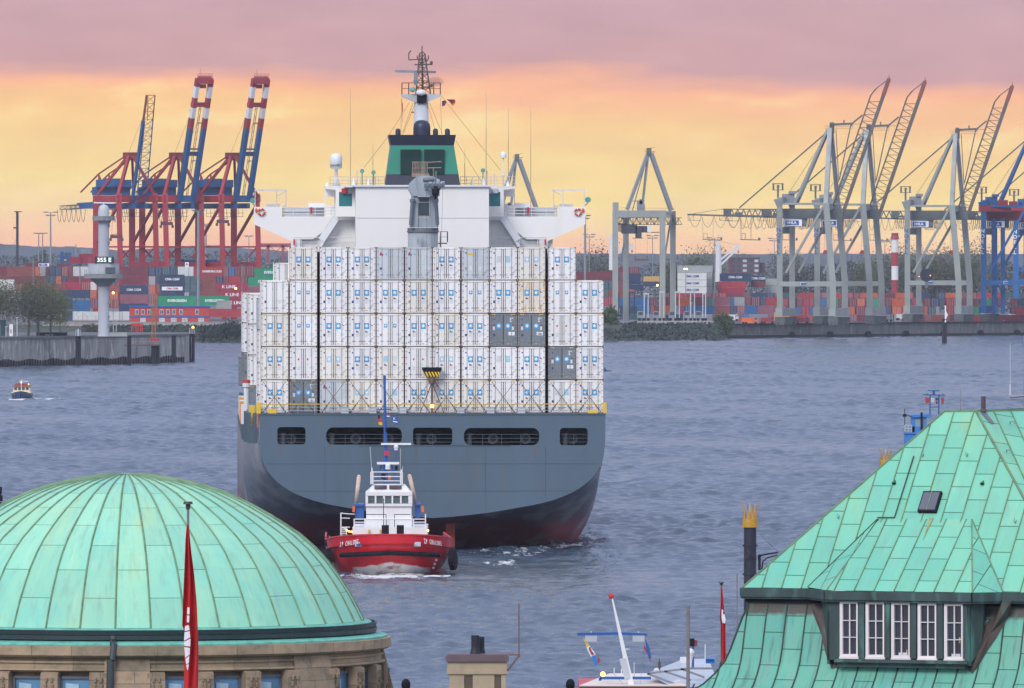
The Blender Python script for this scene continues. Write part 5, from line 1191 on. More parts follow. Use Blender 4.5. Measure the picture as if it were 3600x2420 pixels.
# ================================================================ left pier with signal tower, trees, piles
PY = 1205; pier = thing('concrete_pier', 'weathered concrete pier with a dark waterline in front of the left yard', 'pier', (0,0,0)); pier['_m'] = 'stretch'
x0 = X_(-400,1175); pts = [(x0,1165),(X_(0,1196),1196),(X_(653,1248),1248),(X_(653,1248)+.5,1272),(x0,1272)]
mb = MB(); zt = Z_(1183,1215)
zt = 7.0
mb.prism([(x,y,zt-.6) for x,y in pts], (0,0,-8.5)); mb.build('wall', mat('pier_concrete', (.31,.31,.295), .9, var=.5, scale=.6, streak=.12, stain=(.62,.61,.58), stain_amt=.85, bump=.3), pier)
mb = MB(); mb.prism([(x,y-.4 if y < 1260 else y,zt) for x,y in pts], (0,0,-.59)); mb.build('coping', mat('coping_concrete', (.13,.14,.14), .9, var=.3, scale=.5), pier)
mb = MB(); 
for (xa,ya),(xb,yb) in ((pts[0],pts[1]),(pts[1],pts[2])):
    k = int((xb-xa)/.55)
    for i in range(k): u = i/k; mb.box((xa+(xb-xa)*u, ya+(yb-ya)*u-.45, -.5),(xa+(xb-xa)*u+.28, ya+(yb-ya)*u-.05, 1.6+.25*math.sin(i*.7)))
mb.build('sheet_piling', M['black'], pier)
for i in range(5):
    xa = X_(75+i*132, 1200+i*10); mb = MB(); mb.box((xa,1196+(xa-X_(0,1196))*.98*.98/ .9 * .0 + (52*(75+i*132)/653)-.06,1.4),(xa+.1,1196+(52*(75+i*132)/653)+.3,zt-.6)); mb.build('expansion_joint', M['concrete'], pier)
sheet('pier_ground', [(x0,1166),(X_(0,1197),1197),(X_(650,1249),1249),(X_(650,1249),1272),(x0,1272)], zt+.01, mat('pier_paving', (.10,.11,.11), .9, var=.3, scale=.4))
# signal tower
TWY = 1208; tz = zt; tw = thing('signal_tower', 'tall concrete river signal tower with a number display and radar bar', 'tower', (X_(364.5,TWY), TWY, tz)); s_ = TWY/F
zz_ = lambda y: Z_(y, TWY)-tz
lc = M['ltcon']
mb = MB(); mb.lathe((0,0,0), [(1.55,0),(1.32,.6),(1.28,zz_(1010)),(1.28,zz_(775))], 24); mb.build('shaft', mat('tower_concrete', (.40,.42,.46), .8, var=.1, scale=.3, streak=.3, stain=(.27,.29,.32), stain_amt=.4), tw, smooth=True)
mb = MB(); mb.lathe((0,0,0), [(1.35,zz_(1008)),(3.1,zz_(981)),(3.1,zz_(979)),(4.65,zz_(979)),(4.65,zz_(964)),(0,zz_(964))], 16); mb.build('gallery', mat('tower_gallery', (.22,.24,.25), .8, var=.15), tw)
mb = MB(); mb.lathe((0,0,0), [(3.65,zz_(963)),(3.7,zz_(932)),(3.75,zz_(927)),(0,zz_(927))], 12); rm = mb.build('cabin', mat('tower_cabin', (.46,.50,.54), .6, var=.12), tw)
mb = MB(); mb.box((.55,-3.72,zz_(961)),(1.6,-3.3,zz_(940))); mb.box((1.7,-3.72,zz_(961)),(2.9,-2.6,zz_(940))); mb.build('window', M['glass'], tw)
mb = MB(); mb.box((-2.0,-3.4,zz_(927)),(2.55,-2.9,zz_(903))); mb.build('display_board', mat('display_black', (.008,.014,.018), .5), tw)
lettering('355 E', 1.35, (.25,-3.43,(zz_(927)+zz_(903))/2), lamp_mat('display_digits', (.75,.9,.85), 1.1), tw, bold=.012, xs=1.12)
mb = MB()
for i in range(14): a = i/14*6.283; mb.tube((math.cos(a)*4.5,math.sin(a)*4.5,zz_(964)),(math.cos(a)*4.5,math.sin(a)*4.5,zz_(948)),.04,n=4); mb.tube((math.cos(a)*3.5,math.sin(a)*3.5,zz_(927)),(math.cos(a)*3.5,math.sin(a)*3.5,zz_(905)),.04,n=4)
mb.build('railing', M['steel'], tw)
mb = MB(); mb.lathe((0,0,0), [(2.7,zz_(776)),(2.7,zz_(760)),(0,zz_(760))], 14); mb.build('upper_gallery', mat('tower_gallery', (.22,.24,.25)), tw)
mb = MB(); mb.lathe((0,0,0), [(1.32,zz_(760)),(1.35,zz_(746)),(1.25,zz_(738)),(1.1,zz_(727)),(.7,zz_(722)),(.2,zz_(720)),(.2,zz_(715)),(0,zz_(715))], 18); mb.build('radar_housing', M['lgrey'], tw, smooth=True)
mb = MB(); mb.beam((-2.35,0,zz_(713)),(2.5,0,zz_(714.5)),.3,.3); mb.build('radar_bar', M['white'], tw)
for y in (1068,1120,1150,1020,860,800): mb = MB(); mb.box((1.15,-.9,zz_(y)),(1.5,-.5,zz_(y)+.7)); mb.build('lamp_bracket', M['steel'], tw)
mb = MB(); mb.box((1.3,-.6,0),(5.5,3,.9)); mb.box((2.2,-.8,.9),(2.4,-.6,5)); mb.box((2.9,-.8,.9),(3.1,-.6,4)); mb.build('foot_structure', M['concrete'], tw)
# trees and small things on the pier
tree('leafless-looking spreading tree at the left picture edge on the pier', X_(-8,1212), 1212, zt, 12.6, 4.4, 7500, .17, 'c', 41, 'trees on the pier', nl=16, ratio=.34, r0=.30)
tree('middle wide tree with dark twiggy crown on the pier', X_(100,1210), 1210, zt, 12.8, 5.4, 8000, .16, 'd', 42, 'trees on the pier', nl=22, ratio=.36, r0=.30)
tree('tree with a pale leaning trunk on the pier', X_(136,1212), 1212, zt, 12.4, 4.8, 6500, .16, 'c', 43, 'trees on the pier', nl=18, ratio=.36, r0=.27)
tree('dark straight tree with yellow-green right side on the pier', X_(178,1216), 1216, zt, 12.0, 4.2, 5500, .16, 'c', 44, 'trees on the pier', nl=16, ratio=.36, r0=.26)
tree('small fresh green tree low behind the right pier trees', X_(212,1225), 1225, zt, 9.4, 2.0, 1500, .16, 'e', 45, 'trees on the pier', nl=8, ratio=.4, r0=.14)
for px0, px1, y0, y1, m_, nm, lb in ((-20,20,1128,1185,'c_teal','kiosk','dark teal kiosk at the left picture edge on the pier'), (128,234,1172,1184,'black','quay_shed','low black shed roof line under the pier trees')):
    t = thing(nm, lb, 'shed', W(px0,y1,1218)); w_ = (px1-px0)*1218/F; h_ = (y1-y0)*1218/F; mb = MB(); mb.box((0,0,0),(w_,3,h_)); mb.box((-.15,-.15,h_),(w_+.15,3.2,h_+.18)); mb.build('body', M[m_], t); mb = MB(); mb.box((w_*.3,-.06,.1),(w_*.55,-.01,h_*.75)); mb.build('door', M['grey'], t)
t = thing('grey_hall', 'grey gable hall behind the pier trees', 'building', W(38,1152,1560)); w_ = 92*1560/F; mb = MB(); mb.prism([(0,0,0),(w_,0,0),(w_,0,4.3),(w_*.5,0,6),(0,0,4.6)], (0,14,0)); mb.build('wall', M['grey'], t); mb = MB(); mb.box((.8,-.1,0),(4,-.01,3)); mb.build('door', M['steel'], t)
t = thing('white_banner', 'narrow white banner post at the left of the pier trees', 'banner', W(38,1187,1208)); mb = MB(); mb.tube((0,0,0),(0,0,3.2),.05); mb.box((-.35,-.03,.3),(.5,.03,3.1)); mb.build('banner', M['starw'], t); mb = MB(); mb.box((-.1,-.06,1),(.15,-.035,1.9)); mb.build('red_mark', M['lab_red'], t)
for px, y0, lb in ((60,1118,'white slim lamp post left of the pier tree trunks'), (21,1150,'thin post beside the teal kiosk')):
    t = thing('pier_post', lb, 'post', W(px,1186,1206)); mb = MB(); mb.tube((0,0,0),(0,0,(1186-y0)*1206/F),.12,.08,n=6); mb.tube((-.3,0,(1186-y0)*1206/F),(.5,0,(1186-y0)*1206/F+.1),.07,n=5); mb.build('post', M['lgrey'], t)
# piles (dolphins)
def dolphin(px, y0, y1, wpx, lb, cage=False, n=2):
    Y = 468000/(y1-900); s_ = Y/F; w_ = wpx*s_; t = thing('dolphin_pile', lb, 'pile', (X_(px,Y), Y, 0), 0, 'dark mooring piles'); h_ = Z_(y0, Y)
    for i in range(n): mb = MB(); x = (i-(n-1)/2)*w_/n; mb.tube((x,i*.3,-1.5),(x,i*.3,h_),w_/n*.56,n=8); mb.build('timber', M['wood'], t)
    mb = MB(); mb.tube((0,.1,h_-.3),(0,.1,h_),w_*.54,n=10); mb.build('cap', M['black'], t)
    if cage:
        mb = MB(); r = w_*.55
        for i in range(10): a = i/10*6.283; mb.tube((math.cos(a)*r,math.sin(a)*r,h_),(math.cos(a)*r,math.sin(a)*r,h_+1.35),.035,n=4)
        for z in (.7,1.35):
            p_ = [(math.cos(i/10*6.283)*r,math.sin(i/10*6.283)*r,h_+z) for i in range(11)]; mb.path(p_, .035, 4)
        mb.build('cage', M['lgrey'], t)
    return t, h_
t, h_ = dolphin(275,1182,1287,18,'dark pile with a small cage left of the signal tower', True)
mb = MB(); mb.tube((0,0,h_),(0,0,h_+1.7),.12,n=5); mb.build('light_post', M['starw'], t)
dolphin(454,1182,1283,14,'dark pile left of the orange derrick platform'); dolphin(546,1215,1280,28,'squat thick pile group under the orange derrick',False,3); dolphin(611,1180,1278,14,'dark pile near the end of the pier')
t, h_ = dolphin(675,1174,1273,18,'free-standing pile with cage and amber light past the pier end', True); mb = MB(); mb.ball((.25,0,h_+1.6),.3,8); mb.build('lamp', M['lit'], t); mb = MB(); mb.beam((-.1,-.75,h_-6),(-.1,-.75,h_-.8),.12); mb.build('ladder', M['grey'], t)
t, h_ = dolphin(3320,1122,1208,17,'tall pile with a white sign in the water before the right quay'); mb = MB(); mb.box((.1,-.5,h_-1),(.5,-.4,h_+4)); mb.prism([(.5,-.45,h_),(1.0,-.45,h_+1.2),(.5,-.45,h_+2.4)],(0,.06,0)); mb.build('white_mark', M['starw'], t)
t = thing('work_platform', 'rusty railed platform on the pier edge', 'platform', W(436,1212,1222)); mb = MB(); L_ = 126*1222/F; mb.box((0,0,-.3),(L_,2.6,0)); mb.build('deck', M['rustbar'], t); mb = MB()
for i in range(12): mb.tube((i*L_/11,0,0),(i*L_/11,0,1.5),.05,n=4)
for z in (.7,1.5): mb.tube((0,0,z),(L_,0,z),.05,n=4)
mb.build('railing', mat('rail_pink_grey', (.34,.27,.28), .7), t)
t = thing('derrick_mast', 'slim orange-brown derrick mast standing on its platform', 'crane', W(544,1197,1224)); s_ = 1224/F; mb = MB(); mb.lattice((-.3,0,0),(0,0,(1197-1030)*s_),.9,9,.12); mb.tube((0,0,(1197-1030)*s_),(0,0,(1197-1003)*s_),.12,.04,n=5); mb.beam((-.6,0,(1197-1058)*s_),(.5,0,(1197-1060)*s_),.2); mb.tube((0,0,(1197-1040)*s_),(.6,0,(1197-1150)*s_),.08,n=4); mb.build('mast', mat('derrick_orange', (.42,.17,.07), .6, var=.3, scale=2), t); mb = MB(); mb.box((-1.3,-.6,-.1),(1.2,.8,.45)); mb.build('base', M['red'], t)
t = thing('red_frame', 'red steel frame box on the bank behind the pier', 'frame', W(461,1172,1480)); mb = MB(); mb.box((0,0,2.1),(3.4,1,2.8)); 
for i in range(6): mb.box((i*.62,0,0),(i*.62+.25,.3,2.1))
mb.build('frame', M['red'], t)
for px, py, Y, st, lb in ((12+450*0+386,1030,1500,'lit','small orange lamp on a red post beside the tower shaft'), (829,1015,1628,'lit','bright amber lamp hanging before the crimson containers')):
    t = thing('yard_lamp', lb, 'lamp', W(px,py,Y)); mb = MB(); mb.ball((0,0,0),.38,8); mb.build('lamp', M[st], t); mb = MB(); mb.tube((0,.1,-.3),(0,.1,-9),.08,n=4); mb.build('post', M['rustbar'], t)
# masts and flood-light poles
def mast_(px, y0, y1, w, Y, lb, heads=((0,1),), m_='steel', spread=22, group='floodlight masts'):
    t = thing('light_mast', lb, 'light mast', W(px,y1,Y), 0, group); s_ = Y/F; h_ = (y1-y0)*s_
    mb = MB(); mb.tube((0,0,0),(0,0,h_),w*s_*.6,w*s_*.4,n=8); mb.build('pole', M[m_], t)
    for dz, k in heads:
        mb = MB(); q = spread*k*s_; mb.beam((-q,0,h_-dz*s_),(q,0,h_-dz*s_),.18,.14)
        for i in (-1,-.6,.6,1): mb.prism([(i*q*.9-.6,-.3,h_-dz*s_+.1),(i*q*.9+.6,-.3,h_-dz*s_+.1),(i*q*.9+.5,-.3,h_-dz*s_+.35),(i*q*.9-.5,-.3,h_-dz*s_+.35)],(0,.6,0))
        mb.build('floodlight', M[m_], t)
    return t
mast_(178,748,932,6,1900,'tall double-armed floodlight mast left of the red cranes', ((0,1.1),(11,.7)))
mast_(136,822,920,4,2100,'left one of the twin short floodlight masts', ((0,.7),)); mast_(150,822,920,4,2100,'right one of the twin short floodlight masts', ((0,.7),))
mast_(697,742,1075,10,1560,'thick pale mast in front of the stacked containers', ((0,.9),(6,.6)), 'grey')
mast_(724,790,940,6,1780,'lattice-headed light mast between the red cranes', ((0,.6),(6,.6)), 'grey', 26)
mast_(875,832,940,3,1900,'thin light mast at the right red crane leg', ((0,.9),), 'grey', 14)
mast_(2057,760,990,8,1700,'grey mast rising right of the ship bridge', ((0,.7),(10,.5)), 'grey', 24)
mast_(2072,826,980,3,2000,'floodlight mast right behind the grey mast', ((0,1),(9,.8)), 'steel', 20)
mast_(2294,830,1000,3,1980,'floodlight mast seen inside the lone grey crane', ((0,1),(9,.8)), 'steel', 20)
mast_(2512,838,1030,3,1990,'floodlight mast left of the white ship crane', ((0,1.2),(8,1)), 'steel', 22)
mast_(2722,840,1030,3,2000,'floodlight mast left of the first lettered crane leg', ((0,1),(8,.8)), 'steel', 20)
mast_(3111,846,1000,3,2050,'floodlight mast left of the striped chimney', ((0,.9),(6,.8)), 'steel', 18)
mast_(117,908,1060,4,1600,'dark mast in front of the maroon containers at the left', ((0,.5),), 'steel'); mast_(851,930,1080,3,1600,'thin dark pole before the crimson containers', ((0,.3),), 'steel', 8); mast_(281,935,1000,3,1600,'thin dark pole before the white containers', ((0,.4),), 'steel', 12)
mast_(2411,945,1040,2,1690,'double yellow lamp pole before the white container stack', ((0,.5),), 'steel', 8)
for px in (2407,2415): pass
t = thing('yard_lamp', 'pair of bright yellow lamps before the white container stack', 'lamp', W(2411,946,1688)); mb = MB(); mb.ball((-.35,0,0),.3,8); mb.ball((.35,0,0),.3,8); mb.build('lamp', M['litw'], t)
t = thing('yard_lamp', 'single pale yellow lamp at the foot of the lone crane', 'lamp', W(2311,1004,1700)); mb = MB(); mb.ball((0,0,0),.32,8); mb.build('lamp', M['litw'], t); mb = MB(); mb.tube((0,.1,-3),(0,.1,0),.06,n=4); mb.build('post', M['steel'], t)
t = thing('pile_driver', 'tall dark pile-driver mast with leaning stays at the far left', 'crane', W(61,936,1880)); s_ = 1880/F; mb = MB(); mb.beam((0,0,0),(0,0,190*s_),.95,.9); mb.box((-1.2,-.6,190*s_),(1.6,.6,193*s_)); mb.box((-1.5,-.5,132*s_),(.2,.5,137*s_)); mb.build('leader', mat('dark_mast', (.02,.03,.05), .6), t); mb = MB()
for k in (0,1,2): mb.tube((-3.6+k*.5,0,2),(-.3,0,100*s_-k*6),.06,n=4)
for k in range(8): mb.tube((-3.4+k*.38,0,3+k*2.4),(-2.6+k*.3,0,2.2+k*2.6),.04,n=4)
mb.build('stay', M['steel'], t)
# apartment block, striped chimney, ship cranes, straddle carriers, reflector
t = thing('apartment_building', 'dark brick apartment block beyond the navy containers', 'building', W(2563,962,1990)); s_ = 1990/F; w_ = 108*s_; mb = MB(); mb.box((0,0,0),(w_,14,55*s_)); mb.box((w_,2,0),(w_+20*s_,14,38*s_)); mb.build('wall', mat('dark_brick', (.11,.07,.085), .8, var=.2), t)
mb = MB(); mb.box((-.3,-.3,55*s_),(w_+.3,14.3,55*s_+.4)); 
for i in (.25,.4,.48,.6): mb.box((w_*i,3,55*s_+.4),(w_*i+1,5,55*s_+1.3))
mb.build('roof', M['crane_dark'], t)
for i in range(5):
    for j in range(3):
        x = w_*(.07+i*.19); z = (6+j*17)*s_; mb = MB(); mb.box((x,-.12,z),(x+1.5,-.01,z+.95)); mb.build('window', M['lgrey'] if i in (2,4) else M['glass'], t)
mb = MB(); mb.box((-.06,-.2,0),(.8,-.02,55*s_)) ; mb.build('corner_panel', M['maroon'], t)
t = thing('striped_chimney', 'red and white striped chimney between the grey cranes', 'chimney', W(3146,1036,1850)); s_ = 1850/F
for i, (y0, y1) in enumerate(((841,888),(888,936),(936,985),(985,1036))):
    mb = MB(); r0 = (1.14 if i < 3 else 1.0)*11*s_*.97; mb.tube((0,0,(1036-y1)*s_),(0,0,(1036-y0)*s_),r0,r0,n=16); mb.build('band', M['crane_white'] if i % 2 == 0 else M['c_red'], t)
mb = MB(); mb.lathe((0,0,(1036-841)*s_),[(16*s_,0),(15*s_,.5),(12.5*s_,1.2),(12.5*s_,2.2),(0,2.2)],14); mb.build('cap', mat('chimney_cap', (.30,.04,.06), .6), t)
def shipcrane(px, y0, y1, jx, jy, Y, lb):
    t = thing('cargo_crane', lb, 'crane', W(px,y1,Y), 0, 'white cargo ship cranes'); s_ = Y/F; h_ = (y1-y0)*s_
    mb = MB(); mb.tube((0,0,0),(0,0,h_*.9),1.15,.95,n=10); mb.box((-.8,-.8,h_*.9),(.5,.8,h_)); mb.build('post', M['crane_white'], t)
    mb = MB(); J = Vector(((jx-px)*s_,0,(y1-jy)*s_)); mb.beam((.8,0,h_*.55),J,.9,.6); mb.beam((.8,0,h_*.42),J-Vector((0,0,.9)),.9,.6); mb.beam(J-Vector((.4,0,1)),J+Vector((.3,0,.4)),.8); mb.build('jib', M['crane_white'], t)
    mb = MB(); mb.tube((0,0,h_),J,.05,n=3); mb.tube(J,J-Vector((0,0,2)),.06,n=4); mb.box(J-Vector((.3,.3,2.8)),J-Vector((-.3,-.3,2))); mb.build('hook', M['steel'], t)
shipcrane(2526,848,992,2596,862,1770,'white slewing cargo crane left of the apartment block'); shipcrane(2152,825,950,2222,860,1780,'white cargo crane half hidden behind the lone grey crane')
for i, px in enumerate((2272,2327,2382,2435,2476)):
    Y = 1652; s_ = Y/F; t = thing('straddle_carrier', 'parked straddle carrier, %s from the left by the bank' % ORD[i], 'straddle carrier', W(px,1129,Y), 0, 'parked straddle carriers'); h_ = (1129-(1030 if i not in (0,4) else 1036))*s_; w_ = (1.15 if i < 4 else .8)/2*2
    mb = MB()
    for x in (-w_*.55, w_*.55):
        for y in (0, 6): mb = MB(); mb.beam((x,y,0),(x,y,h_),.26,.3); mb.build('leg', M['lgrey'], t)
    mb = MB(); mb.box((-w_*.8,-.2,h_),(w_*.8,6.3,h_+.45)); mb.build('top_frame', M['lgrey'], t)
    mb = MB(); mb.prism([(-2.9,0,.9),(-.8,0,.9),(-.8,0,2.6),(-1.1,0,3.2),(-2.6,0,3.2),(-2.9,0,2.6)],(0,1.6,0)); mb.build('cab', M['grey'], t); mb = MB(); mb.box((-2.6,-.05,1.9),(-1.1,-.01,2.9)); mb.build('cab_window', M['glass'], t)
    for x in (-w_*.55-1.6, -w_*.55, w_*.55):
        mb = MB(); mb.tube((x,-.3,.5),(x,.3,.5),.5,n=10); mb.build('wheel', M['black'], t)
for i, (px, w_) in enumerate(((2166,9),(2222,9))):
    Y = 1660; s_ = Y/F; t = thing('straddle_carrier', 'dark straddle carrier standing close to the ship' if i == 0 else 'dark straddle carrier between green bush and orange boxes', 'straddle carrier', W(px,1110,Y), 0, 'parked straddle carriers'); h_ = 78*s_; mb = MB()
    for x in (-.8,.8):
        for y in (0, 6): mb = MB(); mb.beam((x,y,0),(x,y,h_),.4,.5); mb.build('leg', mat('dark_mast', (.02,.03,.05)), t)
    for z in (.3,.6,.95): mb = MB(); mb.box((-.6,-.1,h_*z-.2),(.6,.1,h_*z)); mb.build('cross_bar', mat('dark_mast', (.02,.03,.05)), t)
    mb = MB(); mb.box((-1,-.3,h_),(1,6.3,h_+.5)); mb.build('top_frame', mat('dark_mast', (.02,.03,.05)), t)
t = thing('radar_reflector', 'big black round disc between the legs of the third grey crane', 'reflector', W(3257,968,1640)); mb = MB(); mb.tube((0,-.3,0),(0,.3,0),2.1,n=24); mb.build('disc', mat('disc_black', (.02,.035,.055), .6, var=.3, scale=1), t); mb = MB(); mb.lattice((-3.8,0,-.9),(-1.6,0,-.2),1.0,4,.12); mb.box((-.4,-.2,-4.2),(.5,.2,-2)); mb.build('bracket', M['steel'], t)
for x, z in ((-2.4,-.4),(1.2,-.1)): mb = MB(); mb.ball((x,-.5,z),.14,6); mb.build('lamp', M['lit'], t)
# quay clutter on the right
def truck(px, py, Y, wpx, c, lb, cat='truck', name='truck'):
    t = thing(name, lb, cat, W(px,py,Y), 0, 'vehicles and boxes on the right quay'); w_ = wpx*Y/F; mb = MB(); mb.box((0,0,.5),(w_*.72,2.3,.8)); mb.box((.2,.1,.8),(w_*.68,2.2,2.1)); mb.build('bed', M[c], t)
    mb = MB(); mb.prism([(w_*.74,0,.5),(w_,0,.5),(w_,0,1.5),(w_*.93,0,2.3),(w_*.74,0,2.3)],(0,2.2,0)); mb.build('cab', M[c], t); mb = MB(); mb.box((w_*.8,-.04,1.5),(w_*.93,-.005,2.1)); mb.build('window', M['glass'], t)
    for k in (.12,.3,.85): mb = MB(); mb.tube((w_*k,-.15,.42),(w_*k,.35,.42),.42,n=10); mb.build('wheel', M['black'], t)
    return t
truck(2605,1141,1612,60,'orange','orange lorry parked at the start of the right quay'); truck(2672,1140,1630,50,'c_red','red lorry between orange lorry and tan box'); truck(2560,1130,1640,36,'crane_white','white van behind the round dark bush','van','van'); truck(2786,1140,1630,60,'maroon','maroon lorry right of the tan box'); truck(3150,1127,1690,30,'crane_white','white van under the third grey crane','van','van'); truck(3545,1126,1720,34,'crane_white','white van right of the bright blue crane','van','van'); truck(2868,1140,1640,30,'c_red','red lorry behind the first crane feet'); truck(3110,1132,1650,26,'steel','small dark lorry right of the second crane feet')
t = thing('barrier', 'long low white barrier left on the right quay', 'barrier', W(2240,1140,1600)); mb = MB()
for i in range(60): mb.box((i*.42,0,0),(i*.42+.3,.3,.9))
mb.box((0,.05,.9),(25.2,.25,1.02)); mb.build('barrier', mat('barrier_white', (.42,.40,.36), .8, var=.3, scale=1.5), t)
# ---------------------------------------------------------------- launch on the left, buoy
Y = 468000/(1405-900); bt = thing('harbour_launch', 'small launch with dark blue hull and cream cabin at the left edge', 'boat', (X_(74,Y), Y, 0)); s_ = Y/F
mb = MB(); 
secs = [(-2.5,.05,1.55),(-1.4,1.1,1.35),(.5,1.75,1.15),(4,1.9,1.0),(9,1.7,1.0)]
rr = []
for y, b, z in secs: rr += [(-b*.75,y,-.3),(-b,y,z*.6),(-b,y,z),(b,y,z),(b,y,z*.6),(b*.75,y,-.3)]
mb.add(rr, [(6*j+i, 6*j+i+1, 6*j+i+7, 6*j+i+6) for j in range(4) for i in range(5)]+[(24,25,26,27,28,29)]); mb.build('hull', mat('launch_navy', (.02,.05,.12), .35), bt)
mb = MB(); mb.box((-1.75,-.6,1.15),(1.75,8.5,1.32)); mb.prism([(-1.55,1.5,1.3),(1.55,1.5,1.3),(1.4,1.5,2.35),(-1.4,1.5,2.35)],(0,5,0)); mb.build('cabin', M['cream'], bt)
mb = MB(); mb.box((-1.65,1.2,2.35),(1.65,7,2.5)); mb.box((-1.2,1.4,2.5),(1.2,1.5,2.9)); mb.build('roof', mat('launch_brown_red', (.32,.06,.05), .5), bt)
for x in (-1.05,-.35,.35,1.05): mb = MB(); mb.box((x-.25,1.44,1.7),(x+.25,1.49,2.2)); mb.build('window', M['glass'], bt)
mb = MB(); mb.tube((0,1,1.3),(0,1,3.6),.06,n=5); mb.beam((-.4,1,3.3),(1.3,1,3.3),.08); mb.build('mast', M['white'], bt); mb = MB(); mb.ball((0,.9,3.05),.1,6); mb.ball((1.3,1,2.75),.09,6); mb.build('lamp', M['lit'], bt)
mb = MB(); mb.tube((-1.9,3,1.0),(-1.9,8,1.0),.12,n=6); mb.build('fender', M['black'], bt)
Y = 468000/(1306-900); t = thing('buoy', 'small dark buoy in the water right of the ship', 'buoy', (X_(2126,Y), Y, 0)); mb = MB(); mb.lathe((0,0,0),[(.45,-.3),(.5,.1),(.35,.5),(.1,.7),(.06,1.0),(0,1.0)],10); mb.build('body', mat('buoy_navy', (.02,.04,.12)), t); mb = MB(); mb.tube((.2,0,.1),(1.6,0,.05),.12,n=6); mb.build('float', M['black'], t)
# ================================================================ quay cranes
class CF:
    "crane frame: u along the jib, v along the quay, origin at the foot of the front landside leg"
    def __init__(s, U, V): s.U = Vector(U); s.V = Vector(V)
    def __call__(s, u, v, z): return s.U*u+s.V*v+Vector((0,0,z))
def cat_cable(mb, p, q, n, sag, r=.07, mi=None):
    "festoon: n hanging loops between p and q"
    p, q = Vector(p), Vector(q)
    for i in range(n):
        a = p.lerp(q, i/n); b = p.lerp(q, (i+1)/n); pts = [a.lerp(b, k/8)-Vector((0,0,sag*(1-(2*k/8-1)**2))) for k in range(9)]
        mb.path(pts, r, 3, mi)
